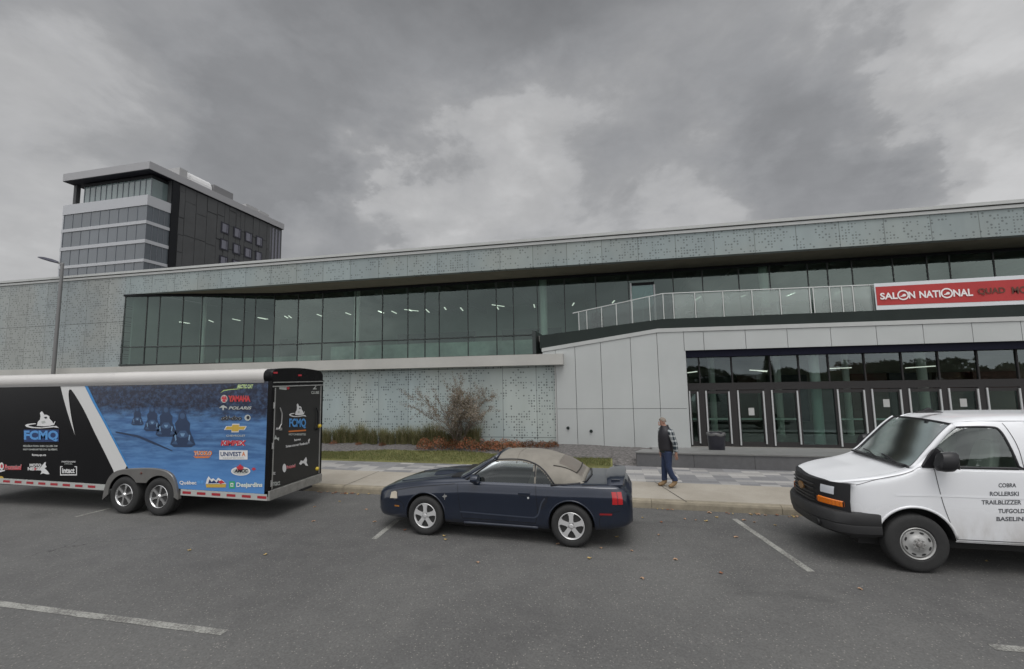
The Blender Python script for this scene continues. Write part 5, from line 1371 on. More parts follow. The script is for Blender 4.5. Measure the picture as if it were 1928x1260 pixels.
# seam and rear window slot lines of the roof fabric
mb = MB()
tf_ = lambda x, y: (lambda h: (x, y, (h[0].z if h[0] is not None else 1.2)+.004))(gl_bvh.ray_cast(Vector((x, y, 3)), Vector((0, 0, -1))))
for x in (1.62,): 
    r_ = [tf_(x, -.62+1.24*i/16) for i in range(17)]; mb.tube(r_, .005, 5)
mb.tube([tf_(2.26, -.60), tf_(2.36, -.585), tf_(2.46, -.57), tf_(2.56, -.55), tf_(2.64, -.53)], .012, 6, mi=1)
mb.tube([tf_(2.64, -.53), tf_(2.66, -.2), tf_(2.66, .2), tf_(2.64, .53)], .012, 6, mi=1)
mb.build('roof_seam', [mat('seam_beige', (.205, .19, .162), .9), mat('seam_dark', (.04, .036, .03), .8)], ST, smooth=True); [split(o_) for o_ in kids(ST) if o_.name.startswith('roof_seam')]
# well cover behind the roof, cowl, wipers
mb = MB(); mb.tube([(2.24, -.84, .945), (2.5, -.80, .958), (2.68, -.74, .97), (2.80, -.60, .98), (2.85, 0, .99), (2.80, .60, .98), (2.68, .74, .97), (2.5, .80, .958)], .018, 6); mb.build('well_moulding', M_trim, CAR, smooth=True)
mb = MB(); mb.tube([(.60, -.35, 1.0), (.72, -.05, 1.075), (.80, .25, 1.12)], .012, 5); mb.tube([(.58, .15, 1.0), (.70, .42, 1.07), (.76, .55, 1.10)], .012, 5); mb.box(.42, .60, -.66, .66, .96, .985); mb.build('wiper', M_trim, CAR)
# doors, gaps, scoop and rub lines
mb = MB(); W_ = .008
door = [(.60, .92), (.63, .70), (.66, .50), (.70, .34), (.85, .325), (1.5, .32), (1.98, .33), (2.02, .50), (2.01, .70), (1.99, .925)]
ribbon(mb, door[:4], cf, W_); ribbon(mb, [(.70, .34), (1.98, .335)], cf, W_); ribbon(mb, door[6:], cf, W_)
ribbon(mb, [(-.62, .72), (-.3, .79), (.1, .845), (.55, .895)], cf, W_); ribbon(mb, [(2.75, .955), (3.1, .975), (3.34, .96)], cf, W_)
ribbon(mb, [(-.60, .56), (-.45, .52), (-.42, .40)], cf, W_); ribbon(mb, [(3.02, .36), (3.05, .52), (3.34, .60)], cf, W_)
split(mb.build('panel_gap', M_gap, body))
mb = MB()
hi = lambda x, z, d=0: cf(x, z, -.006)
ribbon(mb, [(.66, .445), (1.4, .43), (1.9, .425), (1.99, .44), (2.04, .50), (2.09, .66), (2.15, .745)], hi, .022, 5)
mb.build('side_moulding', mat('moulding_blue_grey', (.05, .06, .085), .3, .2), body)
mb = MB(); lo = lambda x, z, d=0: cf(x, z, -.004)
sc_pts = [(2.03, .56), (2.07, .68), (2.13, .755), (2.20, .775), (2.19, .70), (2.12, .60), (2.06, .53)]
poly_on(mb, sc_pts, lo); mb.build('side_scoop', mat('scoop_dark', (.006, .008, .015), .6), body, fix=False)
mb = MB()
mb.tube([cf(.72+.1*i, .262, -.005) for i in range(14)], .022, 6); mb.build('rocker_strip', mat('rocker_blue', (.03, .035, .05), .4), body, smooth=True)
mb = MB(); q = cf(1.80, .80); mb.box(q[0]-.10, q[0]+.10, q[1]-.022, q[1]-.004, q[2]-.018, q[2]+.018); dh = mb.build('door_handle', M_navy, body, bevel=.006)
q = cf(1.87, .735); mb = MB(); mb.lathe([(0, -.01), (.016, -.01), (.018, 0)], 12, c=(q[0], q[1], q[2])); mb.build('door_lock', M_alu, body)
# pony-bar badge on the fender
q = cf(.38, .68); mb = MB(); mb.box(q[0]-.006, q[0]+.006, q[1]-.005, q[1]+.003, q[2]-.05, q[2]+.05); mb.prism([(q[0]-.045, q[2]+.0), (q[0]-.02, q[2]+.022), (q[0]+.035, q[2]+.03), (q[0]+.045, q[2]+.012), (q[0]+.02, q[2]-.01), (q[0]-.02, q[2]-.012)], (q[1]-.008, q[1]-.0051)); mb.build('fender_badge', M_rimC, body)
# mirror
mb = MB(); rows = []
for x, w, z0, h in ((.86, .05, 1.0, .05), (.88, .10, 1.0, .10), (.94, .115, 1.0, .115), (1.0, .10, 1.0, .11)):
    rows.append([(x, -.90+w*cos(a), z0+h*.62*sin(a)) for a in [2*pi*k/14 for k in range(14)]])
mb.grid(rows, closed=True); mb.add(rows[0], [list(range(14))]); mb.add(rows[-1], [list(range(14))]); mb.bar((.90, -.75, .95), (.93, -.86, .98), .05, .035)
mr = mb.build('mirror', M_navy, CAR, smooth=45)
rowsf = [[(x, -y, z) for x, y, z in r_] for r_ in rows]; mb = MB(); mb.grid(rowsf, closed=True); mb.add(rowsf[0], [list(range(14))]); mb.add(rowsf[-1], [list(range(14))]); mb.bar((.90, .75, .95), (.93, .86, .98), .05, .035); mb.build('mirror', M_navy, CAR, smooth=45)
# lamps
def side_patch(name, pts, m_, off=-.004, parent=None, thick=0):
    mb = MB(); poly_on(mb, pts, lambda x, z: cf(x, z, off)); return mb.build(name, m_, parent, fix=False)
side_patch('headlight', [(-.86, .575), (-.80, .70), (-.62, .735), (-.57, .72), (-.54, .60), (-.60, .575)], mat('headlamp_dark', (.05, .055, .06), .15, spec=.9), -.004, body)
side_patch('headlight', [(-.72, .585), (-.70, .69), (-.62, .715), (-.575, .70), (-.56, .60)], mat('headlamp_lens', (.42, .37, .29), .2, spec=.9), -.008, body)
def rear_x(y, z):
    h = bv0.ray_cast(Vector((6, y, z)), Vector((-1, 0, 0))); return h[0].x if h[0] is not None else 3.5
# tail lamps wrap the corner: grid projected from the corner diagonal
M_tail = mat('tail_lamp_red', (.38, .012, .016), .18, spec=.8, emit=(.5, .01, .01), es=.05)
def corner_patch(name, z0, z1, a0, a1, m_, par, sgn=-1, off=.006, n=10):
    rows = []
    for i in range(n+1):
        z = z0+(z1-z0)*i/n; row = []
        for k in range(n+1):
            a = R(a0+(a1-a0)*k/n); d = Vector((cos(a), sgn*sin(a), 0)); o_ = Vector((3.0, sgn*.38, z))+d*2
            h = bv0.ray_cast(o_, -d); q = h[0] if h[0] is not None else o_-d*1.5; row.append(tuple(q+d*off))
        rows.append(row)
    mb = MB(); mb.grid(rows); return mb.build(name, m_, par, smooth=True)
corner_patch('tail_light', .70, .89, 50, 66, M_tail, body, off=.010); corner_patch('tail_light', .70, .89, 50, 66, M_tail, body, 1, .010)
corner_patch('lamp_divider', .70, .89, 57.5, 58.3, M_navy, body, off=.014)
side_patch('side_marker', [(3.02, .535), (3.03, .562), (3.22, .562), (3.21, .535)], mat('marker_red', (.22, .012, .015), .3), -.005, body)
side_patch('front_marker', [(-.62, .45), (-.62, .475), (-.52, .475), (-.52, .45)], mat('marker_amber', (.30, .12, .02), .3), -.005, body)
mb = MB(); r_ = [];
for y in [-.6+.1*i for i in range(13)]:
    h = bv0.ray_cast(Vector((-4, y, .40)), Vector((1, 0, 0))); r_.append([(h[0].x-.004, y, .33), (h[0].x-.004, y, .45)] if h[0] is not None else [(-.93, y, .33), (-.93, y, .45)])
mb.grid(r_); mb.build('lower_grille', M_tdrk, body)
# bumper split lines give the rear its cap
mb = MB(); r_ = [corner for corner in []]
# spoiler on two feet
mb = MB(); rows = []
for y in [-.78+.13*i for i in range(13)]:
    e_ = abs(y)/.78; x0, x1 = 3.12+.03*e_*e_, 3.43-.04*e_**3; z = 1.055-.02*e_**2-.075*e_**8
    pr = [(x0, z-.012), (x0+.06, z+.012), (x1-.1, z+.022), (x1, z+.030), (x1+.004, z+.010), (x1-.06, z-.012), (x0+.08, z-.022)]
    rows.append([(a, y, c) for a, c in pr])
mb.grid(rows, closed=True); mb.add(rows[0], [list(range(7))]); mb.add(rows[-1], [list(range(7))])
mb.prism([(3.2, .97), (3.36, .97), (3.35, 1.05), (3.22, 1.05)], (-.70, -.66)); mb.prism([(3.2, .97), (3.36, .97), (3.35, 1.05), (3.22, 1.05)], (.66, .70))
mb.build('spoiler', M_navy, CAR, smooth=40)
# hood scoop
mb = MB(); hf = lambda x, y: (lambda h: h[0].z if h[0] is not None else .95)(bv0.ray_cast(Vector((x, y, 3)), Vector((0, 0, -1))))
rows = []
for x, h_ in ((-.05, .045), (.0, .055), (.15, .05), (.35, .03), (.50, .004)):
    rows.append([(x, y, hf(x, y)+h_*max(0, 1-(abs(y)/.34)**4)-.002) for y in [-.34+.068*i for i in range(11)]])
mb.grid(rows); mb.build('hood_scoop', M_navy, body, smooth=True)
mb = MB()
for y in (-.60, .60): mb.tube([(x, y*(1-.12*(.5-x)), hf(x, y*(1-.12*(.5-x)))+.001) for x in [-.62+.1*i for i in range(12)]], .012, 5)
split(mb.build('hood_crease', M_navy, body, smooth=True))
# inside
def seat(x, y, z, par, h=.55, col=None):
    mb = MB(); mb.box(x-.22, x+.22, y-.24, y+.24, z, z+.14); rows = []
    for t, w in ((0, .23), (.3, .24), (.7, .22), (.95, .17), (1, .12)):
        xx = x+.20+.16*t; zz_ = z+.12+h*t; rows.append([(xx-.05, y-w, zz_), (xx-.07, y, zz_), (xx-.05, y+w, zz_), (xx+.06, y+w, zz_), (xx+.07, y, zz_), (xx+.06, y-w, zz_)])
    mb.grid(rows, closed=True); mb.add(rows[-1], [list(range(6))]); mb.box(x+.33, x+.42, y-.13, y+.13, z+.1+h, z+.28+h)
    return mb.build('seat', col or M_seat, par, bevel=.02)
seat(1.55, -.38, .50, CAR, .42, mat('seat_tan', (.17, .15, .125), .8)); seat(1.55, .38, .50, CAR, .42, MATS['seat_tan'])
def steering(x, y, z, r_, par, tilt=.45):
    mb = MB(); n = 20; pts = [(x+r_*sin(tilt)*cos(2*pi*k/n), y+r_*sin(2*pi*k/n), z+r_*cos(tilt)*cos(2*pi*k/n)) for k in range(n+1)]
    mb.tube(pts, .015, 6); mb.bar((x, y-r_, z), (x, y+r_, z), .03); mb.bar((x, y, z), (x-.3, y, z-.12), .05); mb.build('steering_wheel', M_trim, par, smooth=40)
steering(1.08, -.38, .93, .18, CAR)
MB().box(.72, .98, -.72, .72, .84, .93).build('dashboard', M_trim, CAR, bevel=.03)
for x in (0, AX):
    make_wheel(CAR, (x, -.895, .335), .330, .22, .215, 'star5'); make_wheel(CAR, (x, .895, .335), .330, .22, .215, 'star5', far=True)
mb = MB(); mb.box(-.2, AX+.2, -.6, .6, .14, .235); mb.build('underbody', M_tdrk, CAR)
# ================================================================== white van
def dusty(name, col, dirt, z0, z1, amt):
    mt = bpy.data.materials.new(name); mt.use_nodes = True; n = NT(mt.node_tree); b_ = mt.node_tree.nodes['Principled BSDF']
    o = n.obj(); x, y, z = n.sep(o); q = n.noise(n.comb(x, y, n.math('MULTIPLY', z, .4)), 4, 5, .65)
    f = n.math('MULTIPLY', n.ramp(z, z0, z1, 1., 0.), n.ramp(q, .32, .66, .15, 1.))
    c = n.mix(n.math('MULTIPLY', f, amt), (*col, 1), (*dirt, 1)); c = n.mix(1., c, n.comb(*[n.ramp(n.noise(o, 1.5, 3), .3, .7, .96, 1.03, False)]*3), 'MULTIPLY')
    n.put(b_.inputs['Base Color'], c); n.put(b_.inputs['Roughness'], n.math('ADD', n.math('MULTIPLY', f, .3), .26)); b_.inputs['Coat Weight'].default_value = .5; b_.inputs['Coat Roughness'].default_value = .06
    return mt
M_wpaint = dusty('white_van_paint', (.74, .75, .77), (.33, .30, .26), .42, .95, .5)
VAN = thing('cargo_van', 'white full size work van with dark grey bumper and black lettering on its door', 'van', (4.02, 7.93, 0))
VAN.scale = (1, .80, 1)
M_vtrim = mat('van_bumper_grey', (.024, .024, .025), .55, var=.1, vs=6)
VH = .995; VAXL = 3.43
vzb = [(-.80, .52), (-.4, .48), (.6, .42), (4.4, .42)]
vzt = [(-.80, 1.085), (-.77, 1.12), (-.66, 1.165), (-.45, 1.225), (-.2, 1.285), (-.04, 1.335), (.06, 1.385), (.30, 1.63), (.55, 1.89), (.66, 1.975), (.80, 2.03), (1.05, 2.065), (1.6, 2.085), (4.3, 2.085), (4.42, 2.04)]
vhw = [(-.80, .60), (-.77, .70), (-.72, .79), (-.62, .885), (-.45, .965), (-.2, .99), (.2, VH), (4.2, VH), (4.42, .95)]
def van_sec(x):
    B0, T0, H = interp(vzb, x), interp(vzt, x), interp(vhw, x)
    belt = min(1.385, T0-.035)
    up_ = T0-belt; inn = .115*min(1., up_/.65)
    m1 = .80; s_ = belt-.06
    return [(0, B0), (.85*H, B0), (.955*H, B0+.01), (.985*H, B0+.07), (1.0*H, m1), (1.0*H, min(.98, s_-.06)), (.990*H, s_), (.978*H-.01, belt-.005), (.970*H-inn*.30, belt+up_*.35), (.955*H-inn*.62, belt+up_*.66), (.93*H-inn, belt+up_*.86), (.80*H-inn, T0-.028*min(1, up_/.3)), (.45*H, T0-.004), (0, T0)]
vst = sorted(set([-.80, -.79, -.775, -.76, -.74]+[round(-.72+.028*i, 4) for i in range(72)]+[round(1.3+.15*i, 3) for i in range(21)]+[4.36, 4.40, 4.42]))
vst = [x for x in vst if x <= 4.42]
rows = [[((-.3+(x+.3)*1.3) if x < -.3 else x, y, z) for x, y, z in r_] for r_ in lofted(vst, van_sec, 4)]
verts = [p for r_ in rows for p in r_]; vn = len(rows[0])
vfaces = [(i*vn+k, i*vn+(k+1) % vn, (i+1)*vn+(k+1) % vn, (i+1)*vn+k) for i in range(len(rows)-1) for k in range(vn)]
vb_full = BVHTree.FromPolygons(verts, vfaces)
vf = side_fn(vb_full, .003, -.99)
door_glass = [(.155, 1.40), (.30, 1.58), (.50, 1.81), (.62, 1.90), (.80, 1.925), (1.06, 1.925), (1.14, 1.89), (1.19, 1.72), (1.245, 1.43), (1.235, 1.40)]
keep = []; scr = []; swn = []
for f in vfaces:
    c_ = sum((Vector(verts[i]) for i in f), Vector())/4
    H = interp(vhw, c_.x); T0 = interp(vzt, c_.x)
    if inpoly(c_.x, c_.z, door_glass) and abs(c_.y) > .7: swn.append(f); continue
    if .055 < c_.x < .64 and c_.z > T0-.055 and abs(c_.y) < .83-.10*(c_.x/.64): scr.append(f); continue
    if .055 < c_.x < .6 and c_.z > 1.40 and abs(c_.y) < .85-.1*(c_.x/.64) and c_.z > T0-.1: scr.append(f); continue
    keep.append(f)
def van_arch(f):
    c_ = sum((Vector(verts[i]) for i in f), Vector())/4
    return any(math.hypot(c_.x-ax, c_.z-.42) < .455 for ax in (0, VAXL)) and c_.z < .9
body_f = keep
def vmesh(fl, name, m_, par, sc_=1., dz=0., solid=0):
    used = sorted({i for f in fl for i in f}); mp_ = {v: i for i, v in enumerate(used)}
    mb = MB(); mb.add([(verts[i][0], verts[i][1]*sc_, verts[i][2]+dz) for i in used], [[mp_[i] for i in f] for f in fl])
    return mb
# the body: solid loft carved by arches, window openings then removed
meV = closed_mesh(rows, 'body', [M_wpaint, M_tdrk])
cuts = []
for ax in (0, VAXL):
    for y0, y1 in ((-1.3, -.66), (.66, 1.3)): cuts.append(cyl_mesh(ax, .40, .455, y0, y1, [M_wpaint, M_tdrk]))
meV = carve(meV, cuts, None)
bm = bmesh.new(); bm.from_mesh(meV); dele = []
for f in bm.faces:
    c_ = f.calc_center_median(); T0 = interp(vzt, c_.x)
    if inpoly(c_.x, c_.z, door_glass) and abs(c_.y) > .7: dele.append(f)
    elif .055 < c_.x < .64 and c_.z > max(1.34, T0-.14) and abs(c_.y) < .865-.10*(c_.x/.64): dele.append(f)
bmesh.ops.delete(bm, geom=dele, context='FACES'); bm.to_mesh(meV); bm.free()
VB = put_mesh(meV, 'body', VAN, 32)
vmesh(swn, '', None, None, .994).build('side_window', glassmat('van_side_glass', (.68, .75, .71), .8, (.9, .95, .95), .01, f0=.03), VAN, smooth=True, fix=False)
mb = MB(); rows = []
for i in range(15):
    t = i/14; x = .05+.60*t; Wd = .885-.105*t
    rows.append([(x-.02*(1-(k/12-1)**2)*(1-t*.5), Wd*(k/12-1), interp(vzt, x)+.004-.020*(k/12-1)**2*(.6+.4*t)) for k in range(25)])
mb.grid(rows); WSR = rows
mb.build('windscreen', glassmat('windscreen_glass', (.75, .80, .77), 1.1, (.9, .95, .95), .13, f0=.15), VAN, smooth=True, fix=False)
mb = MB()
for sg in (1, -1):
    for poly in (door_glass,):
        pts = [vf(*p) for p in cr(poly+[poly[0]], 3)]; mb.tube([(p[0], (p[1]+.006)*sg, p[2]) for p in pts], .017, 6)
split(mb.build('window_seal', M_trim, VAN, smooth=True)); [split(o_) for o_ in kids(VAN) if o_.name.startswith('side_window')]
# A pillars, windscreen surround
def wpt(x, y):
    h = vb_full.ray_cast(Vector((-3, y, interp(vzt, x)-.01)), Vector((1, 0, 0)))
    return h
mb = MB(); mt_ = MB()
def top_at(x, y):
    h = vb_full.ray_cast(Vector((x, y, 4)), Vector((0, 0, -1))); return Vector((x, y, h[0].z)) if h[0] is not None else Vector((x, y, interp(vzt, x)))
for sg in (1, -1):
    pts = [Vector(r_[0 if sg < 0 else -1]) for r_ in WSR]; mt_.tube([p+Vector((0, -sg*.012, .004)) for p in pts], .016, 6)
    mb.tube([p+Vector((.0, sg*.022, -.012)) for p in pts], .036, 8)
mt_.tube([Vector(p) for p in WSR[0]], .024, 6)
mt_.tube([Vector(p) for p in WSR[-1]], .018, 6)
split(mb.build('windscreen_pillar', M_wpaint, VAN, smooth=True)); mt_.build('windscreen_seal', M_trim, VAN, smooth=True)
mb = MB()
for y0, y1 in ((-.62, -.05), (.0, .56)):
    a = Vector((.0, y0, interp(vzt, .04)+.03)); c_ = Vector((.07, y1, interp(vzt, .10)+.03)); mb.tube([a, (a+c_)/2+Vector((0, 0, .02)), c_], .011, 5)
mb.box(-.02, .05, -.80, .80, 1.375, 1.40); mb.build('wiper', M_trim, VAN)
# panel gaps, swage lines, rain gutter
mb = MB(); Wg = .009
ribbon(mb, [(.285, 1.38), (.30, 1.2), (.34, .90), (.40, .66), (.46, .46)], vf, Wg); ribbon(mb, [(1.30, .46), (1.31, .9), (1.30, 1.385), (1.28, 1.7), (1.21, 1.98)], vf, Wg)
ribbon(mb, [(-.64, 1.12), (-.4, 1.21), (-.1, 1.29), (.05, 1.345)], vf, .007); ribbon(mb, [(2.6, .46), (2.6, 1.5), (2.55, 1.98)], vf, Wg)
ribbon(mb, [(.46, .465), (1.30, .465)], vf, Wg)
split(mb.build('panel_gap', mat('grey_gap', (.06, .06, .065), .7), VB))
mb = MB()
gp = [vf(.60, 1.92), vf(.70, 1.975), vf(.85, 2.0), vf(1.2, 2.008), vf(2., 2.012), vf(3.2, 2.012), vf(4.35, 2.0)]
mb.tube([(p[0], p[1]-.004, p[2]) for p in gp], .016, 6); mb.tube([(p[0], -p[1]+.004, p[2]) for p in gp], .016, 6); split(mb.build('rain_gutter', M_wpaint, VB, smooth=True))
mb = MB(); ribbon(mb, [(-.2, 1.02), (.3, 1.03), (1.3, 1.03)], lambda x, z: vf(x, z, -.002), .03); ribbon(mb, [(1.32, 1.03), (4.3, 1.03)], lambda x, z: vf(x, z, -.002), .03)
mb.build('swage_line', mat('white_swage', (.76, .77, .79), .25), VB)
mb = MB()
for k, (ax) in enumerate((0, VAXL)):
    pts = []
    for i in range(27):
        a = R(10)+R(150)*i/26; q = vf(ax+.468*cos(a), .40+.468*sin(a)); pts.append((q[0], q[1]+.004, q[2]))
    mb.tube(pts, .018, 6)
split(mb.build('arch_lip', M_wpaint, VB, smooth=True))
# front: black grille panel, lamps, bumper
fx = lambda y: -1.03+.29*(abs(y)/.95)**3.0
def front_strip(mb, y0, y1, z0, z1, off=0., n=22, mi=0, lean=0.):
    rows = []
    for i in range(n+1):
        y = y0+(y1-y0)*i/n; rows.append([(fx(y)-off, y, z0), (fx(y)-off+lean*(z1-z0), y, z1)])
    mb.grid(rows, mi)
mb = MB(); rows = []
for i in range(33):
    y = -.955+1.91*i/32; zt_ = 1.155-.085*(1-(abs(y)/.955)**2)*0-.02*(1-(abs(y)/.955)); zt_ = 1.10+.035*(abs(y)/.955)
    rows.append([(fx(y)+.10, y, .74), (fx(y)-.012, y, .74), (fx(y)-.012, y, .9), (fx(y)+.012, y, zt_), (fx(y)+.10, y, zt_+.005)])
mb.grid(rows); GRL = mb.build('grille', mat('grille_black', (.010, .010, .012), .45), VAN, smooth=40)
mb = MB(); rows = [[(fx(y)+.10, y, .60), (fx(y)+.10, y, 1.09)] for y in [-.93+.062*i for i in range(31)]]; mb.grid(rows); mb.build('nose_panel', M_wpaint, VB, smooth=True) if False else None
mb = MB()
for z in (.80, .85, .90, .97, 1.03):
    rows = []
    for i in range(17):
        y = -.44+.88*i/16; rows.append([(fx(y)-.015, y, z-.006), (fx(y)-.034, y, z-.006), (fx(y)-.034, y, z+.006), (fx(y)-.015, y, z+.006)])
    mb.grid(rows, closed=True)
mb.build('grille_bar', mat('grille_bar_grey', (.035, .035, .037), .4), GRL)
mb = MB(); bt_ = [(-.11, .0), (-.085, .035), (-.035, .035), (-.03, .055), (.045, .055), (.04, .035), (.11, .035), (.085, .0-.035), (.035, -.035), (.03, -.055), (-.045, -.055), (-.04, -.035), (-.1, -.035)]
mb.add([(fx(p[0])-.045, p[0], .945+p[1]) for p in bt_]+[(fx(p[0])-.02, p[0], .945+p[1]) for p in bt_], [list(range(13))]+[(i, (i+1) % 13, (i+1) % 13+13, i+13) for i in range(13)])
mb.build('front_emblem', mat('emblem_bronze', (.30, .17, .07), .4, .5), GRL)
for sg in (-1, 1):
    mb = MB(); rows = []
    for i in range(7):
        y = sg*(.56+.22*i/6); rows.append([(fx(y)-.015, y, .955), (fx(y)-.012, y, 1.01), (fx(y)-.002, y, 1.065)])
    mb.grid(rows); mb.build('headlight', mat('van_lamp_glass', (.62, .64, .68), .12, .1, spec=1.), GRL, smooth=True)
    mb = MB(); rows = []
    for i in range(9):
        y = sg*(.52+.37*i/8); rows.append([(fx(y)-.018, y, .80), (fx(y)-.032, y, .81), (fx(y)-.032, y, .885-.01*i/8), (fx(y)-.016, y, .895-.01*i/8)])
    mb.grid(rows); mb.build('turn_signal', mat('orange_lens', (.62, .16, .012), .22, spec=.8, emit=(.6, .14, .01), es=.06), GRL, smooth=40)
    mb = MB(); q = fx(sg*.7)
    for i in range(9):
        y = sg*(.51+.40*i/8); mb.box(fx(y)-.036, fx(y)-.033, y-.004, y+.004, .815, .88)
    mb.build('lens_rib', mat('orange_rib', (.42, .10, .01), .3), GRL)
mb = MB(); rows = []
def bx(y): return -1.12+.25*(abs(y)/.97)**3.2
path = [(bx(y), y) for y in [-.97+.0606*i for i in range(33)]]
path = [(-.40, -.985), (-.52, -1.0), (-.74, -1.0)]+path[1:-1]+[(-.74, 1.0), (-.52, 1.0), (-.40, .985)]
pr_ = lambda x, y: [(x, y, .725), (x, y, .70), (x, y, .585), (x, y, .575), (x, y, .50), (x, y, .44)]
for i, (x, y) in enumerate(path):
    t = Vector((path[min(i+1, len(path)-1)][0]-path[max(i-1, 0)][0], path[min(i+1, len(path)-1)][1]-path[max(i-1, 0)][1])).normalized(); nn = Vector((-t.y, t.x))*-1
    if nn.x*x < 0 and abs(x) > .8: nn = -nn
    nn = Vector((x+.1, y*.6)).normalized()
    prof_ = [(.10, .755), (.02, .745), (-.0, .71), (.0, .60), (.012, .585), (.005, .56), (.03, .47), (.12, .42)]
    rows.append([(x-nn.x*a, y-nn.y*a, z) for a, z in prof_])
mb.grid(rows); BP = mb.build('bumper', M_vtrim, VAN, smooth=35)
mb = MB(); mb.box(-.72, -.3, -.75, .75, .36, .46); mb.box(-.6, 4.3, -.7, .7, .28, .44); mb.build('underbody', M_tdrk, VAN)
mb = MB(); mb.lathe([(0, -.03), (.045, -.028), (.05, 0)], 14, axis='x', c=(bx(.62)+.01, -.62, .53)); mb.build('tow_hole', M_gap, BP)
# hood shut line on top
mb = MB()
for sg in (-1, 1): mb.tube([top_at(x, sg*(.84+.03*x))+Vector((0, 0, -.004)) for x in [-.58+.06*i for i in range(11)]], .005, 5)
mb.build('hood_gap', MATS['grey_gap'], VB)
mb = MB(); rows = [[tuple(top_at(x, y)+Vector((0, 0, .007*max(0, 1-(abs(y)/.45)**6)))) for y in [-.45+.09*i for i in range(11)]] for x in [-.70+.09*i for i in range(8)]]

# mirrors
for sg in (-1, 1):
    mb = MB(); rows = []
    for x, w, h in ((.24, .07, .07), (.26, .11, .125), (.34, .125, .14), (.42, .12, .135), (.44, .10, .12)):
        rows.append([(x+.03*sin(a), sg*1.16+w*cos(a)*.95, 1.50+h*.95*sin(a)*(abs(sin(a))**-.25 if abs(sin(a)) > .05 else 1)) for a in [2*pi*k/18 for k in range(18)]])
    mb.grid(rows, closed=True); mb.add(rows[0], [list(range(18))]); mb.add(rows[-1], [list(range(18))])
    mb.bar((.30, sg*.93, 1.44), (.34, sg*1.08, 1.46), .10, .05); mb.prism([(.15, 1.41), (.34, 1.41), (.38, 1.62), (.33, 1.66)], (sg*.975, sg*.99) if sg < 0 else (.975, .99))
    mr = mb.build('mirror', M_trim, VAN, smooth=45)
    mb = MB(); mb.box(.443, .447, sg*1.16-.085, sg*1.16+.085, 1.41, 1.60); mb.build('mirror_glass', mat('mirror_face', (.5, .5, .5), .03, 1.), mr)
# shark fin antenna
mb = MB(); mb.prism([(1.18, 2.07), (1.42, 2.07), (1.36, 2.10), (1.32, 2.15), (1.26, 2.125)], (-.03, .03)); mb.prism([(1.12, 2.065), (1.48, 2.07), (1.45, 2.09), (1.16, 2.09)], (-.05, .05)); 
aq = P(1760, 784, Y=7.8); an = mb.build('roof_antenna', M_trim, VAN, bevel=.01); an.location = (aq.x-4.02-1.3, 0, 0)
mb = MB(); q = vf(1.33, 1.21); mb.box(q[0]-.02, q[0]+.17, q[1]-.035, q[1]-.004, q[2]-.03, q[2]+.03)
mb.build('door_handle', M_trim, VB, bevel=.008)
# door lettering
LV = lambda x, y: (lambda q: (q.x-4.02, q.z))(P(1780+x/9.69, 880+y/9.69, Y=7.13))
def vword(s, x0, y0, x1, y1):
    vs, fs_ = text_mesh(s, 1., 1., .03); pts = []
    for u, v in vs:
        a, z = LV(x0+(x1-x0)*u, y1+(y0-y1)*v); pts.append(vf(a, z, .0005))
    mb = MB(); mb.add(pts, fs_); mb.build('lettering', mat('van_letter_black', (.085, .09, .10), .5), VB, fix=False)
vword('COBRA', 975, 292, 1300, 370); vword('ROLLERSKI', 815, 445, 1345, 525); vword('TRAILBLIZZER', 660, 600, 1390, 680); vword('TUFGOLD', 965, 758, 1450, 840); vword('BASELINE', 935, 905, 1500, 985)

# inside
M_vin = mat('van_inside_grey', (.36, .38, .36), .8)
mb = MB(); mb.box(.2, 1.45, -.85, .85, 1.15, 1.17); mb.box(1.46, 1.50, -.86, .86, 1.17, 2.0); mb.build('cab_bulkhead', M_vin, VAN)
MB().box(.12, .42, -.82, .82, 1.18, 1.37).build('dashboard', mat('van_dash', (.26, .27, .25), .7), VAN, bevel=.04)
seat(.85, -.48, 1.05, VAN, .55, mat('van_seat_grey', (.30, .32, .30), .85)); seat(.85, .48, 1.05, VAN, .55, MATS['van_seat_grey'])
steering(.52, -.48, 1.42, .2, VAN)
for ax in (0, VAXL):
    make_wheel(VAN, (ax, -.985, .385), .375, .25, .212, 'steel'); make_wheel(VAN, (ax, .985, .385), .375, .25, .212, 'steel', far=True)
# ================================================================== vegetation
def leafmat(name, cols, rough=.75):
    mt = bpy.data.materials.new(name); mt.use_nodes = True; n = NT(mt.node_tree); b_ = mt.node_tree.nodes['Principled BSDF']
    w = n.white(n.scale(n.new('ShaderNodeNewGeometry').outputs['Position'], 9.)) if False else n.noise(n.obj(), 14, 3, .7)
    c = n.mix(n.ramp(w, .35, .65), cols[0], cols[1])
    n.put(b_.inputs['Base Color'], c); b_.inputs['Roughness'].default_value = rough; MATS[name] = mt; return mt
def blade(mb, base, h, lean, w, mi=0, az=None):
    az = random.uniform(0, 2*pi) if az is None else az
    d = Vector((cos(az), sin(az), 0)); s_ = Vector((-d.y, d.x, 0))*w/2
    p0 = Vector(base); p1 = p0+d*lean*.35+Vector((0, 0, h*.6)); p2 = p0+d*lean+Vector((0, 0, h))
    mb.add([p0-s_, p0+s_, p1+s_*.8, p1-s_*.8, p2], [(0, 1, 2, 3), (3, 2, 4)], mi)
M_gr = [leafmat('ornamental_grass_green', ((.085, .098, .030), (.15, .145, .055))), leafmat('ornamental_grass_tan', ((.21, .18, .095), (.28, .235, .13)))]
def bed_z(y): return .33+max(0, (y-13.7))*.09
random.seed(11)
protos = []
for v in range(3):
    mb = MB()
    for i in range(260):
        a = random.uniform(0, 2*pi); r_ = .13*random.random()**.5
        blade(mb, (r_*cos(a), r_*sin(a), 0), random.uniform(.35, .80), random.uniform(.05, .38), .010, 0 if random.random() < .70 else 1)
    protos.append(mb.mesh('feather_reed_plant', M_gr, fix=False))
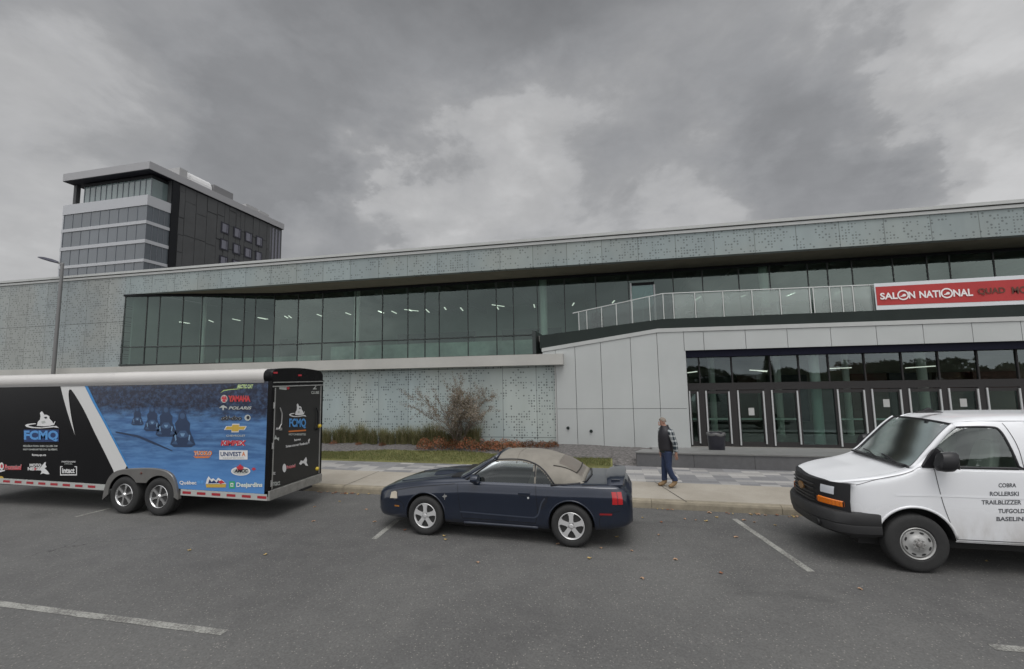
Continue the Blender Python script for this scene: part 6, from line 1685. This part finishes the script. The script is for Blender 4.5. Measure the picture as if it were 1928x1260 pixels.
gx = [P(p, 838, Y=14.8).x for p in range(598, 900, 11)]
gnames = ['tall', 'short', 'leaning', 'tawny', 'dense', 'thin', 'broad']
for i, x in enumerate(gx):
    o = bpy.data.objects.new('feather_reed_plant', protos[i % 3]); COL.objects.link(o)
    o.location = (x, 14.75+random.uniform(-.12, .12), bed_z(14.7)); s_ = random.uniform(.72, 1.08); o.scale = (s_*1.15, s_, s_*random.uniform(.9, 1.1)); o.rotation_euler = (0, 0, random.uniform(0, 6))
    tag(o, 'feathery green and tan reed plant in the row along the perforated cladding', 'reed plant', 'feathery reed plants along the cladding')
# hidden end of the same row continues behind the trailer; low red shrubs
M_red = [leafmat('red_shrub_leaf', ((.20, .062, .026), (.25, .085, .034))), leafmat('rust_shrub_leaf', ((.13, .075, .035), (.10, .075, .035)))]
rp_ = []
for v in range(3):
    mb = MB()
    for i in range(520):
        a = random.uniform(0, 2*pi); u = random.random()**.5; el = random.uniform(0, 1)
        p = Vector((.42*u*cos(a), .30*u*sin(a), .30*(1-u*u*.7)*(.35+.65*el)+random.uniform(-.02, .03)))
        d1 = Vector((random.gauss(0, 1), random.gauss(0, 1), random.gauss(0, .8))).normalized()*random.uniform(.018, .032); d2 = d1.orthogonal().normalized()*.014
        mb.add([p-d1, p+d2, p+d1, p-d2], [(0, 1, 2, 3)], 0 if random.random() < .6 else 1)
    for i in range(20):
        a = random.uniform(0, 2*pi); mb.bar((0, 0, 0), (.33*cos(a), .25*sin(a), .22), .006, mi=1)
    rp_.append(mb.mesh('red_shrub', M_red, fix=False))
xs_ = [(P(p, 850, Y=14.2+dy).x, 14.2+dy, s_) for p, dy, s_ in ((800, -.1, .95), (826, .05, 1.), (852, -.1, .9), (880, .0, 1.), (905, -.15, .95), (928, .0, .9), (950, -.15, 1.), (972, -.0, .85), (996, .15, .8), (1022, .4, .7), (1040, .5, .75), (960, .5, .6), (630, .4, .5), (675, .35, .4), (720, .3, .45))]
for i, (x, y, s_) in enumerate(xs_):
    o = bpy.data.objects.new('red_shrub', rp_[i % 3]); COL.objects.link(o); o.location = (x, y, bed_z(y)-.02); o.scale = (s_, s_, s_*(1.35 if i < 9 else 1.)); o.rotation_euler = (0, 0, random.uniform(0, 6))
    tag(o, 'low rust red autumn shrub in the gravel bed below the cladding wall', 'shrub', 'low red shrubs in the gravel bed')
# multi-stemmed brown shrub
def twiggy():
    q = P(862, 838, Y=14.4); t = thing('bare_shrub', 'tall multi stemmed shrub with sparse brown leaves against the perforated wall', 'shrub', (q.x, 14.4, bed_z(14.4)))
    ht = P(862, 708, Y=14.4).z-bed_z(14.4)
    mb = MB(); lf = MB(); random.seed(5)
    def grow(p, d, L, r_, lv):
        n = 4; pts = [p]
        for i in range(n):
            d = (d+Vector((random.gauss(0, .12), random.gauss(0, .12), random.gauss(0, .05)))).normalized(); pts.append(pts[-1]+d*L/n)
        mb.tube(pts, [r_*(1-.5*i/n) for i in range(n+1)], 4, cap=False)
        if lv > 0:
            for k in range(3 if lv > 1 else 4):
                s_ = pts[random.choice([1, 2, 3, 4])]; dd = (d+Vector((random.gauss(0, .55), random.gauss(0, .5), random.gauss(.1, .35)))).normalized()
                grow(s_, dd, L*random.uniform(.5, .72), r_*.55, lv-1)
        if lv <= 1:
            for k in range(30 if lv == 0 else 14):
                c_ = random.choice(pts)+Vector((random.gauss(0, .035), random.gauss(0, .035), random.gauss(0, .035))); d1 = Vector((random.gauss(0, 1), random.gauss(0, 1), random.gauss(0, 1))).normalized()*.020; d2 = d1.orthogonal().normalized()*.013
                lf.add([c_-d1, c_+d2, c_+d1, c_-d2], [(0, 1, 2, 3)], 0 if random.random() < .6 else 1)
    for i in range(11):
        a = random.uniform(0, 2*pi); tl = random.uniform(.06, .38)
        grow(Vector((.06*cos(a), .06*sin(a), 0)), Vector((tl*cos(a)*1.1, tl*sin(a)*.6, 1)).normalized(), ht*random.uniform(.42, .62), .015, 3)
    mb.build('trunk', mat('twig_brown', (.10, .082, .065), .9), t, fix=False)
    lf.build('foliage', [leafmat('brown_leaf', ((.16, .135, .11), (.23, .195, .16))), leafmat('olive_leaf', ((.10, .085, .045), (.13, .10, .06)))], t, fix=False)
    global SHR; SHR = t; print('shrub', len(mb.f), len(lf.f))
twiggy()
# lawn blades
random.seed(21); mb = MB()
for i in range(15000):
    x = random.uniform(-9.5, lawn_end); y = random.uniform(gfront(x)+.02, gback(x)-.02); 
    g0, g1 = gfront(x), gback(x); f_ = (y-g0)/(g1-g0); z = .19+.15*f_
    blade(mb, (x, y, z), random.uniform(.03, .065), random.uniform(0, .03), .008, 0 if random.random() < .8 else 1)
o = mb.build('grass', [leafmat('lawn_blade', ((.085, .11, .026), (.13, .14, .04))), leafmat('lawn_blade_dry', ((.20, .17, .06), (.17, .15, .06)))], fix=False, kind='stuff')
# fallen leaves scattered on the asphalt and along the kerb
M_leaf = [mat('leaf_fawn', (.34, .22, .14), .8), mat('leaf_rust', (.22, .09, .045), .8), mat('leaf_yellow', (.36, .26, .10), .8)]
lvp = []
for mi in range(3):
    mb = MB(); n = 12; pts = []
    for k in range(n):
        a = 2*pi*k/n; r_ = .034*(1+.35*cos(3*a)); pts.append((r_*cos(a)*1.25, r_*sin(a), .006+.012*abs(sin(a*1.5+mi))))
    mb.add(pts+[(0, 0, .004)], [(k, (k+1) % n, n) for k in range(n)]); lvp.append(mb.mesh('fallen_leaf', M_leaf[mi], fix=False))
lp_ = [(592, 955), (762, 999), (836, 1010), (839, 1017), (1132, 1033), (1162, 1012), (1272, 1054), (1357, 1080), (1562, 996), (1330, 982), (1210, 976), (1245, 984), (1350, 975), (357, 1037), (590, 982), (1190, 1038), (1050, 1025), (705, 983), (690, 960), (640, 945), (1420, 984), (1460, 990), (1858, 1058), (1110, 1052), (900, 1060), (500, 1045), (1620, 1110), (1210, 1090), (1385, 1012), (1240, 1008), (1290, 978), (1310, 980), (1400, 980)]
random.seed(9)
for i in range(38): lp_.append((random.choice([random.uniform(540, 730), random.uniform(1195, 1480), random.uniform(1195, 1480)]), None))
for i, (px, py) in enumerate(lp_):
    if py is None:
        q = P(px, 950, Z=0); x = q.x; q = Vector((x, kY(x)-random.uniform(.02, .14), 0))
    else: q = P(px, py, Z=.001)
    o = bpy.data.objects.new('fallen_leaf', lvp[random.randrange(3)]); COL.objects.link(o); o.location = (q.x, q.y, .002); s_ = random.uniform(.5, .95) if py is None else random.uniform(.5, .85); o.scale = (s_, s_, 1); o.rotation_euler = (0, 0, random.uniform(0, 6.28))
    if py is None: tag(o, 'dry brown leaf lying in the gutter against the kerb', 'leaf', 'fallen leaves along the kerb')
    else: tag(o, 'dry brown leaf lying loose on the open asphalt', 'leaf', 'fallen leaves on the asphalt')
# ================================================================== trees across the car park, seen mirrored in the entrance glass
def crown(mb, c, rx, rz, n, size, mi=None):
    """leaf clumps spread through an uneven volume"""
    lobes = [(Vector((random.gauss(0, .42)*rx, random.gauss(0, .42)*rx, random.gauss(0, .38)*rz)), random.uniform(.35, .6)) for _ in range(12)]
    for i in range(n):
        l, s_ = random.choice(lobes); d = Vector((random.gauss(0, 1), random.gauss(0, 1), random.gauss(0, 1))).normalized()*random.random()**.4
        p = Vector(c)+l+Vector((d.x*rx*s_, d.y*rx*s_, d.z*rz*s_)); d1 = Vector((random.gauss(0, 1), random.gauss(0, 1), random.gauss(0, 1))).normalized()*size*random.uniform(.5, 1.2); d2 = d1.orthogonal().normalized()*size*.6
        mb.add([p-d1, p+d2, p+d1, p-d2], [(0, 1, 2, 3)], random.choice((0, 1)) if mi is None else mi)
M_cr = {'green': [leafmat('crown_green', ((.035, .055, .02), (.06, .075, .025))), leafmat('crown_green_dark', ((.02, .035, .014), (.035, .05, .02)))],
        'red': [leafmat('crown_red', ((.12, .035, .02), (.17, .06, .03))), leafmat('crown_maroon', ((.07, .03, .02), (.10, .04, .02)))],
        'gold': [leafmat('crown_gold', ((.17, .11, .03), (.14, .10, .03))), leafmat('crown_ochre', ((.10, .08, .03), (.12, .08, .03)))]}
M_bark = mat('tree_bark', (.06, .05, .04), .9, var=.2)
MY = BY+EY
random.seed(31)
for i, (px, pyt, kind, w, lbl) in enumerate([(1330, 712, 'green', 5, 'low green tree farthest left in the mirrored tree line'), (1440, 655, 'conifer', 4.5, 'tall dark conifer mirrored in the entrance glass'), (1492, 692, 'green', 4, 'small round green tree just right of the mirrored conifer'),
        (1550, 700, 'green', 5, 'green tree mirrored behind the white entrance column'), (1585, 696, 'gold', 4.5, 'ochre tree mirrored left of the red maple'), (1635, 682, 'red', 5.5, 'red maple mirrored in the entrance glass'), (1690, 672, 'green', 5, 'tall green tree mirrored right of the red maple'), (1740, 678, 'green', 6, 'broad green tree mirrored over the fourth door from the right'),
        (1800, 700, 'gold', 5, 'low golden tree mirrored toward the right door'), (1860, 690, 'red', 6, 'wide russet tree mirrored above the right doors'), (1920, 684, 'green', 6, 'green tree mirrored at the right edge of the glass')]):
    Yv = MY+64+i % 3*4; q = P(px, pyt, Y=Yv); x = q.x; y = 2*MY-Yv; h = q.z
    t = thing('conifer_tree' if kind == 'conifer' else 'broadleaf_tree', lbl, 'tree', (x, y, 0))
    MB().lathe([(.28, 0), (.2, h*.3), (.12, h*.6), (.03, h*.85)], 10, axis='z').build('trunk', M_bark, t, smooth=True)
    mb = MB()
    if kind == 'conifer':
        for k in range(3600):
            u = random.random()**.8; z = h*(.12+.88*u); rr_ = w*.42*(1-u)*random.uniform(.5, 1.05)+.1; a = random.uniform(0, 2*pi)
            p = Vector((rr_*cos(a), rr_*sin(a), z-rr_*.25)); d1 = Vector((cos(a), sin(a), -.4)).normalized()*.35; d2 = Vector((-sin(a), cos(a), 0))*.14
            mb.add([p-d1, p+d2, p+d1, p-d2], [(0, 1, 2, 3)], k % 2)
        mb.build('crown', M_cr['green'], t, fix=False)
    else:
        crown(mb, (0, 0, h*.58), w*.62, h*.42, 2600, .26); mb.build('crown', M_cr[kind], t, fix=False)
mb = MB(); random.seed(8)
for i in range(9000):
    x = random.uniform(-70, 110); hh = 2.6+1.2*sin(x*.13)+.8*sin(x*.31+2); p = Vector((x, -62+random.gauss(0, 1.5), random.random()*hh)); d1 = Vector((random.gauss(0, 1), random.gauss(0, 1), random.gauss(0, 1))).normalized()*.5; d2 = d1.orthogonal().normalized()*.3
    mb.add([p-d1, p+d2, p+d1, p-d2], [(0, 1, 2, 3)], i % 2)
mb.build('hedgerow', M_cr['green'], fix=False, kind='stuff')
# ================================================================== walking man
def skin_obj(name, joints, edges, m_, parent, sub=2, root=0, loc=(0, 0, 0)):
    me = bpy.data.meshes.new(name); me.from_pydata([j[0] for j in joints], edges, []); o = bpy.data.objects.new(name, me); COL.objects.link(o)
    o.modifiers.new('skin', 'SKIN'); 
    sl_ = me.skin_vertices[0].data if me.skin_vertices else None
    if sl_ is None:
        bm = bmesh.new(); bm.from_mesh(me); lay = bm.verts.layers.skin.verify(); bm.to_mesh(me); bm.free(); sl_ = me.skin_vertices[0].data
    for i, j in enumerate(joints):
        r_ = j[1]; sl_[i].radius = (r_, r_) if not hasattr(r_, '__len__') else r_; sl_[i].use_root = (i == root)
    sb = o.modifiers.new('sub', 'SUBSURF'); sb.levels = sub; sb.render_levels = sub
    dg = bpy.context.evaluated_depsgraph_get(); dg.update(); out = bpy.data.meshes.new_from_object(o.evaluated_get(dg)); bpy.data.objects.remove(o)
    out.materials.clear(); 
    for mm in (m_ if isinstance(m_, (list, tuple)) else [m_]): out.materials.append(mm)
    for p in out.polygons: p.use_smooth = True
    out.name = name; o = bpy.data.objects.new(name, out); COL.objects.link(o); o.parent = parent; return o
pf = P(1260, 917, Z=.15)
MAN = thing('person', 'elderly man in black padded vest, plaid sleeves, jeans and tan boots walking on the pavement', 'person', (pf.x, pf.y, .152))
M_skin = mat('skin', (.36, .20, .145), .6); M_vest = mat('black_vest', (.012, .011, .015), .6, bump=.2, bs=30); M_jean = mat('blue_jeans', (.018, .030, .072), .85, var=.2, vs=12); M_boot = mat('tan_boots', (.22, .145, .075), .8, var=.15, vs=20)
M_hair = mat('grey_brown_hair', (.20, .17, .14), .9, var=.2, vs=40); M_belt = mat('dark_shirt_hem', (.012, .02, .018), .8)
def plaid():
    mt = bpy.data.materials.new('plaid_flannel'); mt.use_nodes = True; n = NT(mt.node_tree); b_ = mt.node_tree.nodes['Principled BSDF']; o = n.obj(); x, y, z = n.sep(o)
    a = n.math('LESS_THAN', n.math('FRACT', n.math('DIVIDE', z, .105)), .36); c_ = n.math('LESS_THAN', n.math('FRACT', n.math('DIVIDE', n.math('ADD', x, y), .075)), .42)
    v = n.math('MULTIPLY', n.math('ADD', a, c_), .5)
    cc = n.mix(n.ramp(v, .0, 1., 0., 1., False), (.012, .022, .03), (.40, .42, .42)); n.put(b_.inputs['Base Color'], cc); b_.inputs['Roughness'].default_value = .9; return mt
M_plaid = plaid()
V3 = Vector
# local axes: x to the right of the photo, y away; he walks away towards the left, body turned, head looking left
hip = V3((-.015, 0, .80)); J = {
 'hip': hip, 'waist': V3((-.02, .0, .93)), 'chest': V3((-.025, 0, 1.13)), 'neck': V3((-.03, .0, 1.32)), 'nk2': V3((-.055, -.005, 1.385)), 'head': V3((-.085, -.01, 1.47)), 'crown': V3((-.08, -.005, 1.555)),
 'lsh': V3((-.10, .13, 1.26)), 'lel': V3((-.12, .19, 1.02)), 'lwr': V3((-.13, .15, .80)),
 'rsh': V3((.075, -.13, 1.255)), 'rel': V3((.15, -.185, 1.0)), 'rwr': V3((.165, -.20, .79)),
 'lh': V3((-.03, .075, .78)), 'lk': V3((-.075, .08, .44)), 'la': V3((-.085, .09, .095)),
 'rh': V3((.0, -.075, .78)), 'rk': V3((.005, -.085, .44)), 'ra': V3((.115, -.07, .115))}
body_j = [(J['hip'], (.10, .11)), (J['waist'], (.10, .11)), (J['chest'], (.10, .125)), (J['neck'], .06), (J['nk2'], .05), (J['head'], (.078, .072)), (J['crown'], .055),
          (J['lsh'], .042), (J['lel'], .042), (J['lwr'], .030), (J['rsh'], .042), (J['rel'], .042), (J['rwr'], .030),
          (J['lh'], .085), (J['lk'], .058), (J['la'], .040), (J['rh'], .085), (J['rk'], .058), (J['ra'], .040)]
body_e = [(0, 1), (1, 2), (2, 3), (3, 4), (4, 5), (5, 6), (3, 7), (7, 8), (8, 9), (3, 10), (10, 11), (11, 12), (0, 13), (13, 14), (14, 15), (0, 16), (16, 17), (17, 18)]
# hands: palm then five fingers each, near hand slightly curled
def add_hand(wi, w, sg):
    base_n = len(body_j); d = V3((.01, 0, -1)).normalized()
    palm = w+V3((.006, -.003*sg, -.05)); body_j.append((palm, (.026, .017))); body_e.append((wi, base_n)); kn = w+V3((.008, -.004*sg, -.085)); body_j.append((kn, (.028, .014))); body_e.append((base_n, base_n+1))
    for k, (off, L) in enumerate(((-.024, .065), (-.008, .075), (.008, .07), (.023, .055))):
        a = kn+V3((off, 0, -.008)); b2 = a+V3((off*.1, -.012*sg, -L*.55)); c2 = b2+V3((0, -.022*sg, -L*.38)); i0 = len(body_j)
        body_j.extend([(a, .0088), (b2, .0080), (c2, .0068)]); body_e.extend([(base_n+1, i0), (i0, i0+1), (i0+1, i0+2)])
    i0 = len(body_j); a = palm+V3((-.028, -.008*sg, .008)); b2 = a+V3((-.014, -.014*sg, -.028)); c2 = b2+V3((-.002, -.012*sg, -.022)); body_j.extend([(a, .0105), (b2, .0095), (c2, .008)]); body_e.extend([(base_n, i0), (i0, i0+1), (i0+1, i0+2)])
add_hand(9, J['lwr'], 1); add_hand(12, J['rwr'], -1)
skin_obj('body', body_j, body_e, M_skin, MAN, 1)
# face details on the far-left-facing head
hc = J['head']; fd_ = V3((-.93, -.37, -.08)).normalized(); sd_ = fd_.cross(V3((0, 0, 1))).normalized()
mb = MB()
def blob(mb, c, rx, ry, rz_, mi=0, n=10, m_=7):
    rows = []
    for i in range(m_+1):
        t = pi*i/m_; rows.append([(c.x+rx*sin(t)*cos(2*pi*k/n), c.y+ry*sin(t)*sin(2*pi*k/n), c.z+rz_*cos(t)) for k in range(n)])
    mb.grid(rows, mi, closed=True)
blob(mb, hc+fd_*.082+V3((0, 0, -.012)), .016, .014, .022); blob(mb, hc+fd_*.070+V3((0, 0, -.055)), .028, .028, .020)
for s_ in (-1, 1): blob(mb, hc+sd_*s_*.076+fd_*-.005+V3((0, 0, -.005)), .013, .013, .028)
for o_, nm in zip(split(mb.build('nose', M_skin, MAN, smooth=True)), ('nose', 'chin', 'ear', 'ear')): o_.name = nm
mb = MB()
for s_ in (-1, 1): blob(mb, hc+fd_*.071+sd_*s_*.030+V3((0, 0, .012)), .008, .008, .006, 0)
blob(mb, hc+fd_*.078+V3((0, 0, -.045)), .012, .012, .005, 1)
for o_, nm in zip(split(mb.build('eye', [M_black, mat('lips', (.22, .08, .07), .6)], MAN, smooth=True)), ('eye', 'eye', 'mouth')): o_.name = nm
mb = MB(); rows = []
for i in range(8):
    t = (pi*.56)*i/7; rows.append([])
    for k in range(18):
        a = 2*pi*k/18; dv = V3((cos(a), sin(a), 0)); fr2 = max(0, dv.dot(V3((fd_.x, fd_.y, 0)))); tt = t*(1-.38*fr2)
        rows[-1].append(tuple(hc-fd_*.012+V3((0, 0, .018))+dv*.085*sin(tt)+V3((0, 0, .090*cos(tt)))))
mb.grid(rows, closed=True); mb.build('hair', M_hair, MAN, smooth=True)
# clothes
def rings(spec, name, m_, n=22, cap=True, cr_=3):
    """spec: (cx, cy, cz, rx, ry[, tilt]) rings joined to one smooth garment"""
    q = cr([tuple(a) for a in spec], cr_); rows = [[(c[0]+c[3]*cos(2*pi*k/n), c[1]+c[4]*sin(2*pi*k/n), c[2]+c[3]*cos(2*pi*k/n)*(c[5] if len(c) > 5 else 0)) for k in range(n)] for c in q]
    mb = MB(); mb.grid(rows, closed=True)
    if cap: mb.add(rows[0], [list(range(n))]); mb.add(rows[-1], [list(range(n))])
    o = mb.build(name, m_, MAN, smooth=True); return o
rings([(-.022, 0, .83, .150, .165, 0), (-.025, 0, .86, .162, .178, 0), (-.03, 0, .97, .160, .178, 0), (-.032, 0, 1.08, .160, .185, 0), (-.028, 0, 1.19, .155, .188, 0), (-.020, 0, 1.275, .142, .172, 0), (-.028, 0, 1.33, .112, .135, 0), (-.04, 0, 1.372, .085, .09, 0), (-.046, 0, 1.39, .07, .075, 0)], 'vest', M_vest)
def limb(name, pts, m_):
    mb = MB(); q = cr([(*p, r_) for p, r_ in pts], 4); mb.tube([c[:3] for c in q], [c[3] for c in q], 16); return mb.build(name, m_, MAN, smooth=True)
for s_ in ('l', 'r'):
    sh, el, wr = J[s_+'sh'], J[s_+'el'], J[s_+'wr']
    limb('sleeve', [(sh*.85+J['chest']*.15+V3((0, 0, .03)), .062), (sh, .074), (sh*.5+el*.5, .066), (el, .060), (el*.4+wr*.6, .052), (wr+V3((0, 0, .03)), .045)], M_plaid)
mbj = MB(); n = 22
q = cr([(-.02, 0, .90, .135, .15), (-.02, 0, .85, .138, .155), (-.012, 0, .78, .135, .158), (-.008, 0, .72, .115, .145)], 3)
rows = [[(c[0]+c[3]*cos(2*pi*k/n), c[1]+c[4]*sin(2*pi*k/n), c[2]) for k in range(n)] for c in q]; mbj.grid(rows, closed=True); mbj.add(rows[0], [list(range(n))]); mbj.add(rows[-1], [list(range(n))])
for s_ in ('l', 'r'):
    h, k_, a_ = J[s_+'h'], J[s_+'k'], J[s_+'a']
    pp = [(h+V3((0, 0, .03)), .092), (h*.7+k_*.3, .088), (h*.3+k_*.7, .074), (k_, .068), (k_*.5+a_*.5, .064), (a_+V3((.0, 0, .09)), .063), (a_+V3((.006, 0, .045)), .068)]
    c_ = cr([(*p, r_) for p, r_ in pp], 4); mbj.tube([x[:3] for x in c_], [x[3] for x in c_], 16)
mbj.build('trousers', M_jean, MAN, smooth=True)
mb = MB(); mb.lathe([(.148, .785), (.154, .80), (.150, .85), (.13, .86)], 22, axis='z', c=(-.018, 0, 0)); so = mb.build('shirt_hem', M_belt, MAN, smooth=True)
for s_, a_, tip in (('l', J['la'], V3((-.16, -.05, .0))), ('r', J['ra'], V3((-.15, -.06, .01)))):
    h0 = V3((a_.x+.02, a_.y, .05)); t_ = V3((a_.x, a_.y, .035))+tip
    skin_obj('boot', [(a_+V3((.01, 0, .07)), .064), (a_+V3((.01, 0, .0)), .060), (h0*.5+t_*.5, (.050, .052)), (t_, (.036, .05))], [(0, 1), (1, 2), (2, 3)], M_boot, MAN, 2)
mb = MB(); q = J['neck']; blob(mb, q+V3((-.105, -.02, -.045)), .018, .02, .05); mb.build('white_shirt_collar', mat('white_cloth', (.6, .6, .6), .8), MAN, smooth=True)
mb = MB(); rows = []
for r_, z in ((.085, -.0), (.095, .03), (.086, .065), (.072, .055)): rows.append([(q.x+r_*cos(a)*.95, q.y+r_*sin(a), q.z+z-.0+.02*cos(a)) for a in [2*pi*k/18 for k in range(18)]])
mb.grid(rows, closed=True); mb.build('collar', M_vest, MAN, smooth=True)
